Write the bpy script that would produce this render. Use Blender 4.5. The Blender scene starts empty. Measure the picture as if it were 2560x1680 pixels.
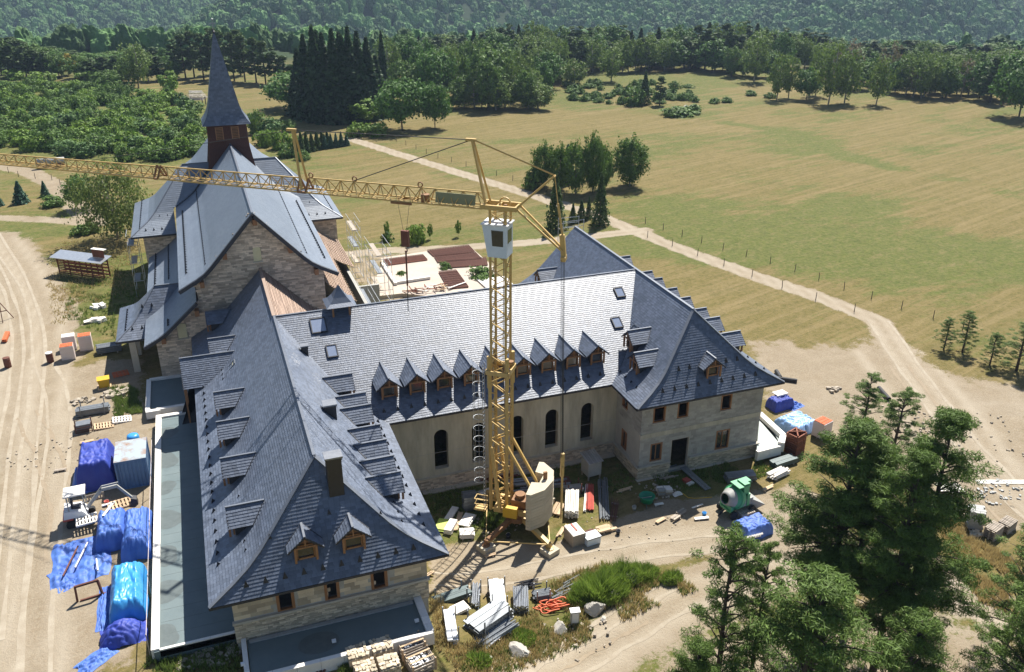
import bpy, math, random
import numpy as np
from mathutils import Vector, Matrix, noise as mnoise
random.seed(7); RNG = np.random.default_rng(7)
SC = bpy.context.scene; COL = SC.collection
R = math.radians
# ---------------------------------------------------------------- camera, sky, sun, exposure
CAMP = (-3.605, -61.281, 37.716); YAW, PITCH, ROLL, FPX = 0.35029, 0.42891, 0.002085, 2159.18
_fw = np.array([math.sin(YAW)*math.cos(PITCH), math.cos(YAW)*math.cos(PITCH), -math.sin(PITCH)])
_r = np.array([math.cos(YAW), -math.sin(YAW), 0.0]); _u = np.cross(_r, _fw)
_r2 = _r*math.cos(ROLL)+_u*math.sin(ROLL); _u2 = -_r*math.sin(ROLL)+_u*math.cos(ROLL)
cam = bpy.data.cameras.new('camera'); camo = bpy.data.objects.new('camera', cam); COL.objects.link(camo)
cam.sensor_width = 36.0; cam.lens = 36.0*FPX/2560.0; cam.clip_start = 0.5; cam.clip_end = 12000
camo.matrix_world = Matrix(((_r2[0], _u2[0], -_fw[0], CAMP[0]), (_r2[1], _u2[1], -_fw[1], CAMP[1]),
                            (_r2[2], _u2[2], -_fw[2], CAMP[2]), (0, 0, 0, 1)))
SC.camera = camo
SUN = Vector((0.3856, 0.4438, 0.809)).normalized()
W = bpy.data.worlds.new('World'); SC.world = W; W.use_nodes = True
wn = W.node_tree.nodes; wl = W.node_tree.links
sky = wn.new('ShaderNodeTexSky'); sky.sky_type = 'NISHITA'; sky.sun_disc = False
sky.sun_elevation = math.asin(SUN.z); sky.sun_rotation = math.atan2(SUN.x, SUN.y)
sky.altitude = 600; sky.air_density = 1.0; sky.dust_density = 0.6; sky.ozone_density = 1.5
bg = wn['Background']; bg.inputs['Strength'].default_value = 0.055
wl.new(sky.outputs['Color'], bg.inputs['Color'])
sl = bpy.data.lights.new('sun', 'SUN'); sl.energy = 5.0; sl.angle = R(0.53); sl.color = (1.0, 0.955, 0.88)
so = bpy.data.objects.new('sun', sl); COL.objects.link(so)
so.rotation_euler = (-SUN).to_track_quat('-Z', 'Y').to_euler(); so.location = (60, 80, 140)
vs = SC.view_settings; vs.view_transform = 'Standard'; vs.look = 'None'; vs.exposure = 1.0; vs.gamma = 1.0
SC.render.engine = 'CYCLES'; SC.cycles.use_denoising = True
SC.cycles.max_bounces = 6; SC.cycles.diffuse_bounces = 3; SC.cycles.glossy_bounces = 3
SC.cycles.transmission_bounces = 4; SC.cycles.transparent_max_bounces = 8; SC.cycles.volume_bounces = 0
# ---------------------------------------------------------------- pixels (photograph, 2560 wide) to places
def ss(a, b, x):
    t = np.clip((np.asarray(x, float)-a)/(b-a), 0, 1); return t*t*(3-2*t)
def H(x, y):
    """height of the ground"""
    x = np.asarray(x, float); y = np.asarray(y, float)
    k = ss(-26, -14, y)
    x0 = 2+(-4)*k; x1 = 14+(-4)*k
    t = np.clip((x-x0)/(x1-x0), 0, 1); t = t*t*(3-2*t)
    return 2.8*(1-t)*ss(230, 60, y)
def ray(u, v):
    return np.array(CAMP), _fw+_r2*((u-1280)/FPX)+_u2*((840-v)/FPX)
def P(u, v, z=0.0):
    c, d = ray(u, v); t = (z-c[2])/d[2]; q = c+d*t; return Vector(q)
def G(u, v, dz=0.0):
    """the point of the ground seen at a pixel"""
    z = 0.0
    for _ in range(25):
        q = P(u, v, z); z = 0.5*z+0.5*float(H(q.x, q.y))
    return Vector((q.x, q.y, z+dz))
def pxm(q):
    d = np.array(q)-np.array(CAMP); return FPX/float(d@_fw)
# ---------------------------------------------------------------- materials
MATS = {}
def M(name, c1, c2=None, scale=4.0, rough=0.7, bump=0.0, metal=0.0, spec=0.5, detail=4.0, isl=0.0, bscale=None, trans=0.0, stretch=None, mid=0.5, width=0.5):
    """procedural material: two colours broken up by noise, per-object / per-piece variation isl, bump"""
    m = bpy.data.materials.new(name); m.use_nodes = True; MATS[name] = m
    n = m.node_tree.nodes; l = m.node_tree.links; b = n['Principled BSDF']
    b.inputs['Roughness'].default_value = rough; b.inputs['Metallic'].default_value = metal
    b.inputs['Specular IOR Level'].default_value = spec
    tc = n.new('ShaderNodeTexCoord'); vec = tc.outputs['Object']
    if stretch:
        mp = n.new('ShaderNodeMapping'); mp.inputs['Scale'].default_value = stretch; l.new(vec, mp.inputs['Vector']); vec = mp.outputs['Vector']
    c = None
    if c2 is None: c2 = tuple(x*0.8 for x in c1)
    nz = n.new('ShaderNodeTexNoise'); nz.inputs['Scale'].default_value = scale; nz.inputs['Detail'].default_value = detail
    nz.inputs['Roughness'].default_value = 0.65
    l.new(vec, nz.inputs['Vector'])
    mr = n.new('ShaderNodeMapRange'); mr.inputs['From Min'].default_value = mid-width*0.5; mr.inputs['From Max'].default_value = mid+width*0.5
    l.new(nz.outputs['Fac'], mr.inputs['Value'])
    mx = n.new('ShaderNodeMix'); mx.data_type = 'RGBA'
    mx.inputs['A'].default_value = (*c1, 1); mx.inputs['B'].default_value = (*c2, 1)
    l.new(mr.outputs['Result'], mx.inputs['Factor']); c = mx.outputs['Result']
    if isl:
        ge = n.new('ShaderNodeNewGeometry'); oi = n.new('ShaderNodeObjectInfo')
        ad = n.new('ShaderNodeMath'); ad.operation = 'ADD'; l.new(ge.outputs['Random Per Island'], ad.inputs[0]); l.new(oi.outputs['Random'], ad.inputs[1])
        fr = n.new('ShaderNodeMath'); fr.operation = 'FRACT'; l.new(ad.outputs[0], fr.inputs[0])
        m2 = n.new('ShaderNodeMapRange'); m2.inputs['To Min'].default_value = 1-isl; m2.inputs['To Max'].default_value = 1+isl; l.new(fr.outputs[0], m2.inputs['Value'])
        hs = n.new('ShaderNodeHueSaturation'); l.new(m2.outputs['Result'], hs.inputs['Value']); l.new(c, hs.inputs['Color']); c = hs.outputs['Color']
    l.new(c, b.inputs['Base Color'])
    if bump:
        n2 = n.new('ShaderNodeTexNoise'); n2.inputs['Scale'].default_value = bscale or scale*3; n2.inputs['Detail'].default_value = 5; l.new(vec, n2.inputs['Vector'])
        bp = n.new('ShaderNodeBump'); bp.inputs['Strength'].default_value = bump; bp.inputs['Distance'].default_value = 0.055
        l.new(n2.outputs['Fac'], bp.inputs['Height']); l.new(bp.outputs['Normal'], b.inputs['Normal'])
    if trans:
        tr = n.new('ShaderNodeBsdfTranslucent'); l.new(c, tr.inputs['Color']); ms = n.new('ShaderNodeMixShader'); ms.inputs[0].default_value = trans
        l.new(b.outputs[0], ms.inputs[1]); l.new(tr.outputs[0], ms.inputs[2]); l.new(ms.outputs[0], n['Material Output'].inputs['Surface'])
    return m
# ---------------------------------------------------------------- mesh building
class MB:
    def __init__(s): s.v = []; s.f = []; s.mi = []; s.m = 0
    def add(s, vs, fs):
        o = len(s.v); s.v.extend([tuple(p) for p in vs]); s.f.extend([tuple(i+o for i in f) for f in fs]); s.mi.extend([s.m]*len(fs)); return s
    def quad(s, a, b, c, d): return s.add([a, b, c, d], [(0, 1, 2, 3)])
    def hexa(s, b4, t4):
        return s.add(list(b4)+list(t4), [(3, 2, 1, 0), (4, 5, 6, 7), (0, 1, 5, 4), (1, 2, 6, 5), (2, 3, 7, 6), (3, 0, 4, 7)])
    def box(s, c, d, rz=0.0):
        """centre of the base c, size d"""
        x, y, z = c; a, b, h = d[0]/2, d[1]/2, d[2]; co, si = math.cos(rz), math.sin(rz)
        q = [(x+p*co-r*si, y+p*si+r*co) for p, r in ((-a, -b), (a, -b), (a, b), (-a, b))]
        return s.hexa([(p, r, z) for p, r in q], [(p, r, z+h) for p, r in q])
    def bar(s, p, q, w, h=None, up=(0, 0, 1)):
        p = Vector(p); q = Vector(q); h = h or w; d = (q-p); 
        if d.length < 1e-6: return s
        d.normalize(); a = d.cross(Vector(up))
        if a.length < 1e-4: a = d.cross(Vector((1, 0, 0)))
        a.normalize(); b = a.cross(d); a = a*(w/2); b = b*(h/2)
        return s.hexa([p-a-b, p+a-b, p+a+b, p-a+b], [q-a-b, q+a-b, q+a+b, q-a+b])
    def tube(s, pts, r, n=6, cap=True):
        pts = [Vector(p) for p in pts]; k = len(pts); rr = r if isinstance(r, (list, tuple)) else [r]*k
        vs = []; prev = None
        for i, p in enumerate(pts):
            t = (pts[min(i+1, k-1)]-pts[max(i-1, 0)]); t = t.normalized() if t.length > 1e-9 else Vector((0, 0, 1))
            a = prev - t*prev.dot(t) if prev is not None else t.orthogonal()
            a.normalize(); prev = a; b = t.cross(a)
            for j in range(n):
                an = 2*math.pi*j/n; vs.append(p+(a*math.cos(an)+b*math.sin(an))*rr[i])
        fs = [(i*n+j, i*n+(j+1) % n, (i+1)*n+(j+1) % n, (i+1)*n+j) for i in range(k-1) for j in range(n)]
        if cap: fs += [tuple(range(n))[::-1], tuple(range((k-1)*n, k*n))]
        return s.add(vs, fs)
    def lathe(s, c, prof, n=16, rz=0):
        x, y, z = c; vs = [(x+r*math.cos(2*math.pi*j/n+rz), y+r*math.sin(2*math.pi*j/n+rz), z+h) for r, h in prof for j in range(n)]
        fs = [(i*n+j, i*n+(j+1) % n, (i+1)*n+(j+1) % n, (i+1)*n+j) for i in range(len(prof)-1) for j in range(n)]
        return s.add(vs, fs)
    def prism(s, poly, z0, z1):
        n = len(poly); vs = [(p[0], p[1], z0) for p in poly]+[(p[0], p[1], z1) for p in poly]
        return s.add(vs, [tuple(range(n))[::-1], tuple(range(n, 2*n))]+[(i, (i+1) % n, n+(i+1) % n, n+i) for i in range(n)])
    def mesh(s, name, mats, smooth=False):
        me = bpy.data.meshes.new(name); me.from_pydata(s.v, [], s.f)
        for m in (mats if isinstance(mats, (list, tuple)) else [mats]): me.materials.append(m)
        if any(s.mi): me.polygons.foreach_set('material_index', s.mi)
        if smooth: me.polygons.foreach_set('use_smooth', [True]*len(s.f))
        me.update(); return me
    def build(s, name, mats, parent=None, smooth=False, label=None, kind=None):
        return ob(name, s.mesh(name, mats, smooth), parent, label, kind)
def ob(name, me, parent=None, label=None, kind=None):
    o = bpy.data.objects.new(name, me); COL.objects.link(o)
    if parent is not None: o.parent = parent
    if label: o['label'] = label
    if kind: o['kind'] = kind
    return o
def thing(name, label, cat, loc=(0, 0, 0), rz=0.0, group=None):
    o = bpy.data.objects.new(name, None); COL.objects.link(o); o.empty_display_size = 0.3
    o.location = loc; o.rotation_euler = (0, 0, rz); tag(o, label, cat, group); return o
def tag(o, label, cat, group=None, kind=None):
    if label: o['label'] = label
    if cat: o['category'] = cat
    if group: o['group'] = group
    if kind: o['kind'] = kind
    return o
CHILD = {}
def kids(o):
    return [c for c in COL.objects if c.parent == o]
def dup(root, loc=None, rz=None, label=None, group=None, scale=None, cache={}):
    """a copy of a thing with copies of its parts and sub-parts"""
    if root.name not in cache:
        cache[root.name] = [(c, kids(c)) for c in kids(root)]
    r = root.copy(); COL.objects.link(r)
    if loc is not None: r.location = loc
    if rz is not None: r.rotation_euler = (0, 0, rz)
    if scale is not None: r.scale = scale if isinstance(scale, (tuple, list)) else (scale,)*3
    if label: r['label'] = label
    if group: r['group'] = group
    for c, gs in cache[root.name]:
        d = c.copy(); COL.objects.link(d); d.parent = r
        for g in gs:
            e = g.copy(); COL.objects.link(e); e.parent = d
    return r
# ---------------------------------------------------------------- the materials of the place
slate_m = M('slate', (0.09, 0.11, 0.15), (0.13, 0.152, 0.198), scale=1.1, rough=0.44, spec=0.55, isl=0.22, bump=0.25, bscale=9)
slate_church = M('slate_small', (0.14, 0.168, 0.21), (0.175, 0.203, 0.245), scale=0.5, rough=0.45, spec=0.5, isl=0.08, bump=0.2, bscale=9)
deck_m = M('roof_deck', (0.03, 0.034, 0.045), (0.04, 0.045, 0.055), rough=0.6)
zinc_m = M('lead_cap', (0.13, 0.145, 0.175), (0.18, 0.195, 0.22), scale=3, rough=0.42, metal=0.3)
zincl_m = M('zinc_flashing', (0.2, 0.21, 0.23), (0.28, 0.29, 0.31), scale=3, rough=0.4, metal=0.5)
black_m = M('black_steel', (0.012, 0.013, 0.018), (0.02, 0.02, 0.026), rough=0.5)
fascia_m = M('fascia_board', (0.018, 0.02, 0.028), (0.03, 0.032, 0.04), rough=0.55)
concrete_m = M('cast_concrete', (0.34, 0.31, 0.24), (0.56, 0.52, 0.41), scale=1.1, rough=0.9, bump=0.25, bscale=7, detail=9, stretch=(1, 1, 0.22), width=0.36)
concdark_m = M('dark_concrete', (0.31, 0.3, 0.27), (0.45, 0.435, 0.39), scale=0.9, rough=0.9, bump=0.2, bscale=8, detail=7)
block_m = M('concrete_block', (0.26, 0.255, 0.23), (0.44, 0.425, 0.385), scale=0.55, rough=0.95, bump=0.4, bscale=22, isl=0.15, detail=6)
mortar_m = M('mortar', (0.38, 0.325, 0.26), (0.29, 0.245, 0.195), scale=3, rough=0.95, bump=0.3)
stone_m = M('wall_stone', (0.6, 0.5, 0.39), (0.48, 0.385, 0.29), scale=1.6, rough=0.9, bump=0.4, bscale=14, isl=0.36, mid=0.55, width=0.5)
stonep_m = M('pale_stone', (0.56, 0.48, 0.35), (0.46, 0.375, 0.265), scale=1.6, rough=0.9, bump=0.4, bscale=14, isl=0.34)
sill_m = M('sill_stone', (0.42, 0.38, 0.31), (0.5, 0.46, 0.38), rough=0.85, bump=0.1)
white_m = M('white_coping', (0.66, 0.63, 0.58), (0.76, 0.73, 0.68), scale=2.5, rough=0.8, bump=0.1, isl=0.06)
wood_m = M('larch_wood', (0.33, 0.16, 0.065), (0.23, 0.105, 0.045), scale=5, rough=0.55, bump=0.1, stretch=(1, 1, 0.25))
wood2_m = M('dark_stained_wood', (0.105, 0.032, 0.018), (0.07, 0.02, 0.013), scale=6, rough=0.6, isl=0.15)
glass_m = M('window_glass', (0.02, 0.025, 0.03), (0.03, 0.035, 0.04), rough=0.06, spec=0.8)
skyl_m = M('roof_window_glass', (0.2, 0.24, 0.33), (0.24, 0.28, 0.37), rough=0.08, spec=0.9)
board_m = M('window_board', (0.62, 0.57, 0.36), (0.55, 0.5, 0.3), rough=0.8)
brown_m = M('brown_sheet', (0.03, 0.024, 0.02), (0.04, 0.032, 0.026), rough=0.5)
membrane_m = M('terrace_membrane', (0.092, 0.13, 0.138), (0.135, 0.175, 0.178), scale=0.6, rough=0.6, detail=7, bump=0.05)
memb2_m = M('green_membrane', (0.27, 0.32, 0.3), (0.34, 0.38, 0.35), scale=1.5, rough=0.6, detail=7)
batten_m = M('roof_batten', (0.42, 0.31, 0.24), (0.34, 0.24, 0.18), scale=3, rough=0.8, isl=0.2)
underlay_m = M('roof_underlay', (0.27, 0.17, 0.13), (0.2, 0.13, 0.1), rough=0.8)
dark_m = M('dark_interior', (0.02, 0.02, 0.02), (0.03, 0.028, 0.025), rough=0.9)
crane_m = M('crane_paint', (0.56, 0.38, 0.13), (0.46, 0.3, 0.1), scale=3, rough=0.5, bump=0.05, mid=0.6)
craned_m = M('rusty_crane_steel', (0.3, 0.15, 0.05), (0.17, 0.08, 0.04), scale=5, rough=0.7)
cable_m = M('steel_cable', (0.03, 0.03, 0.03), (0.05, 0.05, 0.05), rough=0.5, metal=0.5)
galv_m = M('galvanised_steel', (0.42, 0.44, 0.46), (0.55, 0.57, 0.59), scale=4, rough=0.38, metal=0.75, isl=0.15)
galvd_m = M('dull_galvanised_steel', (0.16, 0.175, 0.19), (0.25, 0.265, 0.28), scale=4, rough=0.5, metal=0.5, isl=0.2)
green_m = M('dark_green_steel', (0.05, 0.085, 0.085), (0.08, 0.12, 0.12), rough=0.5, isl=0.15)
ballast_m = M('ballast_concrete', (0.44, 0.385, 0.28), (0.52, 0.46, 0.35), scale=1.5, rough=0.9, bump=0.2, isl=0.05)
slab_m = M('floor_slab', (0.4, 0.33, 0.27), (0.52, 0.45, 0.37), scale=0.35, rough=0.9, bump=0.1, detail=8)
rust_m = M('rusted_steel', (0.15, 0.06, 0.04), (0.1, 0.035, 0.022), scale=3, rough=0.85, isl=0.2)
plank_m = M('pale_timber', (0.56, 0.4, 0.25), (0.42, 0.3, 0.18), scale=5, rough=0.8, isl=0.22, bump=0.1)
plankg_m = M('weathered_timber', (0.42, 0.36, 0.29), (0.3, 0.25, 0.2), scale=5, rough=0.85, isl=0.22)
redbrown_m = M('reddish_timber', (0.24, 0.075, 0.035), (0.16, 0.05, 0.025), scale=4, rough=0.8, isl=0.25)
tarp_m = M('blue_tarpaulin', (0.05, 0.11, 0.42), (0.08, 0.19, 0.52), scale=1.4, rough=0.6, bump=0.25, bscale=2, detail=6)
tarpd_m = M('dark_blue_tarpaulin', (0.02, 0.035, 0.28), (0.035, 0.07, 0.36), scale=1.4, rough=0.6, bump=0.25, bscale=2, detail=6)
tarpl_m = M('bright_blue_tarpaulin', (0.03, 0.25, 0.6), (0.06, 0.32, 0.66), scale=1.0, rough=0.4, bump=0.4, bscale=3)
tarpp_m = M('pale_blue_tarpaulin', (0.2, 0.38, 0.68), (0.34, 0.52, 0.78), scale=1.2, rough=0.45, bump=0.5, bscale=3)
contb_m = M('container_blue', (0.08, 0.17, 0.32), (0.11, 0.21, 0.37), scale=2, rough=0.5)
contr_m = M('rusty_pale_roof', (0.5, 0.58, 0.62), (0.4, 0.2, 0.1), scale=0.9, rough=0.5, detail=8, mid=0.56, width=0.2)
orange_m = M('orange_clay', (0.6, 0.14, 0.04), (0.5, 0.11, 0.03), scale=8, rough=0.75, isl=0.12)
wrap_m = M('white_wrap', (0.68, 0.62, 0.6), (0.62, 0.5, 0.46), scale=1.2, rough=0.4, bump=0.2, stretch=(0.3, 0.3, 2.5))
whitep_m = M('white_paint', (0.74, 0.75, 0.76), (0.64, 0.65, 0.66), scale=2, rough=0.45)
cabin_m = M('cabin_paint', (0.62, 0.7, 0.78), (0.55, 0.63, 0.72), scale=2, rough=0.4)
mixg_m = M('mixer_green', (0.06, 0.36, 0.15), (0.08, 0.3, 0.14), scale=2, rough=0.5)
tubg_m = M('tub_green', (0.0, 0.24, 0.12), (0.01, 0.2, 0.1), rough=0.4)
greyp_m = M('grey_paint', (0.36, 0.36, 0.34), (0.27, 0.27, 0.25), scale=3, rough=0.6)
red_m = M('red_paint', (0.5, 0.09, 0.06), (0.4, 0.07, 0.05), rough=0.6, isl=0.2)
hose_m = M('orange_hose', (0.72, 0.15, 0.05), (0.62, 0.12, 0.04), rough=0.5)
yellow_m = M('yellow_plastic', (0.66, 0.4, 0.02), (0.56, 0.33, 0.02), rough=0.5)
lime_m = M('lime_plastic', (0.5, 0.62, 0.1), (0.45, 0.55, 0.1), rough=0.5)
rock_m = M('boulder_granite', (0.5, 0.46, 0.4), (0.34, 0.32, 0.28), scale=1.6, rough=0.95, bump=0.8, bscale=3, detail=9)
rubble_m = M('pale_rubble', (0.4, 0.345, 0.27), (0.28, 0.235, 0.18), scale=3, rough=0.95, isl=0.3)
foam_m = M('white_slab', (0.78, 0.74, 0.68), (0.7, 0.66, 0.6), rough=0.85, isl=0.05)
rubber_m = M('black_rubber', (0.015, 0.015, 0.015), (0.025, 0.025, 0.025), rough=0.7)
shake_m = M('bleached_shingle', (0.5, 0.47, 0.43), (0.36, 0.34, 0.31), scale=3, rough=0.85, isl=0.3)
bark_m = M('bark', (0.1, 0.075, 0.055), (0.06, 0.045, 0.035), scale=6, rough=0.95)
barkp_m = M('pale_bark', (0.42, 0.39, 0.34), (0.24, 0.22, 0.19), scale=6, rough=0.95)
def leafmat(name, c1, c2, isl=0.35):
    k = (1.55, 1.6, 1.1); c1 = tuple(x*y for x, y in zip(c1, k)); c2 = tuple(x*y for x, y in zip(c2, k))
    return M(name, c1, c2, scale=0.35, rough=0.65, spec=0.3, isl=isl, trans=0.28)
lf_spruce = leafmat('spruce_needles', (0.02, 0.042, 0.02), (0.034, 0.06, 0.028))
lf_pine = leafmat('pine_needles', (0.056, 0.092, 0.024), (0.085, 0.128, 0.036))
lf_pined = leafmat('far_pine_needles', (0.042, 0.07, 0.028), (0.06, 0.09, 0.036))
lf_walnut = leafmat('walnut_leaves', (0.04, 0.088, 0.02), (0.062, 0.118, 0.03))
lf_birch = leafmat('birch_leaves', (0.072, 0.112, 0.03), (0.1, 0.138, 0.04))
lf_mid = leafmat('mixed_leaves', (0.055, 0.1, 0.026), (0.082, 0.13, 0.036))
lf_bright = leafmat('fresh_leaves', (0.085, 0.145, 0.028), (0.125, 0.18, 0.04))
lf_olive = leafmat('olive_leaves', (0.085, 0.12, 0.04), (0.11, 0.13, 0.05))
lf_blue = leafmat('blue_spruce_needles', (0.045, 0.09, 0.085), (0.065, 0.12, 0.11))
lf_dry = leafmat('dry_twigs', (0.1, 0.085, 0.07), (0.13, 0.105, 0.085))
lf_yellow = leafmat('yellowing_leaves', (0.2, 0.16, 0.03), (0.25, 0.18, 0.04))
grass_m = leafmat('grass_blades', (0.26, 0.2, 0.13), (0.34, 0.26, 0.18), .25)
grassg_m = leafmat('green_grass_blades', (0.08, 0.12, 0.04), (0.13, 0.16, 0.055))
broom_m = leafmat('broom_twigs', (0.13, 0.19, 0.045), (0.18, 0.23, 0.065))
# ---------------------------------------------------------------- ground
D = 2560/2380.0
def gp(*pts): return [tuple(G(a*D, b*D)[:2]) for a, b in pts]      # pixels of the 2380-wide view
def far(x, y):
    """valley and wooded mountainside beyond the plateau"""
    dx = x-CAMP[0]; dy = y-CAMP[1]
    f = dx*math.sin(YAW)+dy*math.cos(YAW); l = dx*math.cos(YAW)-dy*math.sin(YAW)
    e = f-0.10*l+25*np.sin(l/90.0)
    drop = -95*ss(326, 520, e)
    rise = 300*ss(560, 2000, f+0.25*l*ss(0, -500, l)+90*np.sin(l/170.0+0.6)+45*np.sin(l/63.0+f/140.0))
    spur = 105*np.exp(-(((l+250-0.55*(f-700))/105.0)**2))*ss(520, 900, f)+75*np.exp(-(((l-330-0.35*(f-800))/110.0)**2))*ss(560, 950, f)
    spur += 60*np.exp(-(((l+650-0.2*(f-700))/100.0)**2))*ss(520, 900, f)
    return drop+rise+spur
def seg_d(x, y, pts):
    d = np.full(x.shape, 1e9)
    for (ax, ay), (bx, by) in zip(pts[:-1], pts[1:]):
        vx, vy = bx-ax, by-ay; t = np.clip(((x-ax)*vx+(y-ay)*vy)/(vx*vx+vy*vy+1e-9), 0, 1)
        d = np.minimum(d, np.hypot(x-ax-t*vx, y-ay-t*vy))
    return d
def inside(x, y, pts):
    c = np.zeros(x.shape, bool); n = len(pts)
    for i in range(n):
        (ax, ay), (bx, by) = pts[i], pts[(i+1) % n]
        k = ((ay > y) != (by > y)) & (x < (bx-ax)*(y-ay)/(by-ay+1e-12)+ax); c ^= k
    return c
def poly(x, y, pts, soft):
    d = seg_d(x, y, list(pts)+[pts[0]]); s = np.where(inside(x, y, pts), d, -d)
    return ss(-soft, soft, s)
def line(x, y, pts, w, soft): return ss(w/2+soft, w/2-soft, seg_d(x, y, pts))
def lines(a, b, st, out):
    v = list(np.arange(a, b+st/2, st)); lo, hi, s = a, b, st
    left = []; right = []
    while lo > -out: s *= 1.22; s = min(s, 90); lo -= s; left.append(lo)
    s = st
    while hi < out: s *= 1.22; s = min(s, 90); hi += s; right.append(hi)
    return np.array(left[::-1]+v+right)
gx = lines(-60, 108, 0.75, 2600); gy = np.array([v for v in lines(-46, 150, 0.75, 2600) if v > -400])
X, Y = np.meshgrid(gx, gy)
Z = H(X, Y)+far(X, Y)
nz = np.array([mnoise.noise((x*0.05, y*0.05, 0)) for x, y in zip(X.ravel(), Y.ravel())]).reshape(X.shape)
nz2 = np.array([mnoise.noise((x*0.45, y*0.45, 3)) for x, y in zip(X.ravel(), Y.ravel())]).reshape(X.shape)
Z = Z+0.05*nz2+0.12*nz*ss(60, 120, Y)
wob = 1.2*nz2+1.5*nz
trackA = gp((815, 323), (1000, 381), (1230, 452), (1400, 505), (1560, 572), (1750, 640), (1900, 690), (2040, 745), (2085, 815), (2150, 900), (2230, 1010), (2330, 1120), (2430, 1200))
trackB = gp((1500, 535), (1380, 548), (1250, 562), (1050, 577), (900, 582), (790, 592))
trackC = gp((-30, 383), (60, 397), (130, 430), (165, 470), (215, 510))
trackD = gp((-30, 505), (100, 510), (230, 520))
roadL = gp((-20, 560), (30, 640), (70, 730), (75, 830), (55, 960), (30, 1150), (10, 1400), (0, 1600))
lowroad = gp((1160, 1620), (1330, 1540), (1480, 1455), (1600, 1385), (1760, 1330), (1950, 1310), (2150, 1340), (2300, 1420), (2430, 1470))
yardW = gp((-40, 850), (180, 850), (260, 830), (330, 840), (330, 960), (350, 960), (345, 1530), (200, 1562), (-200, 1700))
court = gp((1000, 1275), (1100, 1255), (1290, 1262), (1440, 1215), (1500, 1180), (1600, 1165), (1700, 1160), (1850, 1130), (1960, 1200), (2000, 1300), (1700, 1290), (1480, 1310), (1380, 1330), (1290, 1350), (1180, 1372), (1000, 1378), (1000, 1300))
rightD = gp((1735, 785), (1850, 795), (1960, 815), (2020, 800), (2050, 745), (2110, 800), (2180, 850), (2420, 885), (2420, 1230), (2250, 1240), (2190, 1180), (2050, 1100), (1900, 1000), (1790, 960), (1760, 880))
under = gp((1540, 1480), (1700, 1420), (1900, 1400), (2150, 1420), (2420, 1560), (2420, 1900), (1500, 1900))
backyard = gp((820, 590), (1000, 578), (1110, 570), (1160, 620), (1160, 700), (900, 705), (800, 640))
dirt = np.maximum.reduce([line(X+wob*0.25, Y+wob*0.25, trackA, 3.0, 0.7), line(X, Y, trackB, 2.6, 0.7), line(X, Y, trackC, 3.6, 0.8), line(X, Y, trackD, 3.0, 0.9)*0.8,
    line(X+wob, Y, roadL, 8.5, 2.2), line(X+wob*0.5, Y+wob*0.5, lowroad, 4.6, 1.1), poly(X+wob, Y+wob, yardW, 1.6)*0.97, poly(X+wob*0.6, Y+wob*0.6, court, 0.9),
    poly(X+wob*1.4, Y+wob*1.4, rightD, 3.0)*0.9, poly(X+wob, Y+wob, backyard, 1.0)*0.6, poly(X+wob, Y+wob, under, 1.5)*0.75])
# worn wheel lines
def ruts(pts, off, w=0.8):
    out = np.zeros(X.shape); p = np.array(pts); d = np.gradient(p, axis=0); d /= np.linalg.norm(d, axis=1)[:, None]; n = np.stack([-d[:, 1], d[:, 0]], 1)
    for o in off: out = np.maximum(out, line(X, Y, [tuple(q) for q in p+n*o], w, 0.55))
    return out
rut = np.maximum.reduce([ruts(trackA, (-0.8, 0.8)), ruts(lowroad, (-1.1, 0.9)), ruts(roadL, (-2.2, 0.4, 2.8), 0.9), ruts(trackB, (-0.7, 0.7)),
    ruts(gp((2085, 815), (2200, 960), (2330, 1150)), (-4, 2.5), 0.9), ruts(gp((1100, 1300), (1300, 1300), (1500, 1275), (1700, 1250)), (-0.9, 0.9), 0.8)])
# dry / lush meadow
MOW = math.degrees(math.atan2(*((lambda a, b: (b.y-a.y, b.x-a.x))(G(1900*D, 600*D), G(2330*D, 455*D)))))
green = 0.34+0.55*nz
def blob(a, b, ra, rb, k, s):
    q = G(a*D, b*D); dx = X-q.x; dy = Y-q.y; c, sn = math.cos(k), math.sin(k); u = dx*c+dy*sn; v = -dx*sn+dy*c
    return s*np.exp(-((u/ra)**2+(v/rb)**2))
for a in ((1500, 560, 14, 4, -0.5, 0.5), (1900, 560, 26, 9, -0.4, 0.75), (2150, 600, 26, 8, -0.3, 0.85), (1650, 480, 22, 7, -0.3, 0.5), (1700, 540, 16, 5, 0.2, 0.5), (2000, 470, 20, 5, 0.1, 0.35),
          (1650, 600, 9, 3, 0.2, 0.6), (100, 540, 8, 3, 0.1, 0.7), (1550, 580, 10, 2.5, -0.3, 0.8), (1250, 390, 25, 9, 0, 0.3), (1500, 185, 30, 12, 0, 0.6), (1650, 205, 30, 8, 0, 0.4),
          (600, 255, 30, 10, 0, 0.25), (800, 470, 12, 5, 0, 0.35), (2300, 650, 14, 5, 0, 0.5), (200, 640, 7, 4, 0, 0.7), (240, 720, 4, 5, 0, 0.5), (1180, 1130, 9, 3.5, 0.1, 0.45), (1130, 1215, 3, 1.5, 0, 0.6), (1400, 1090, 5, 2, 0, 0.4), (1640, 1110, 5, 2.5, 0.1, 0.5), (320, 620, 5, 6, 0, 0.6)):
    green = green+blob(*a)
green = green+0.75*line(X+wob, Y+wob, gp((1690, 285), (1800, 305), (1900, 330), (1980, 365), (2090, 395)), 3.5, 3.0)
green = green+0.5*line(X+wob*2, Y+wob, gp((2000, 372), (2120, 402), (2300, 440), (2420, 470)), 4, 4)
green = green+0.6*poly(X+wob, Y+wob, gp((-100, 190), (200, 205), (480, 240), (480, 330), (420, 400), (250, 380), (0, 340)), 6)
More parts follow.
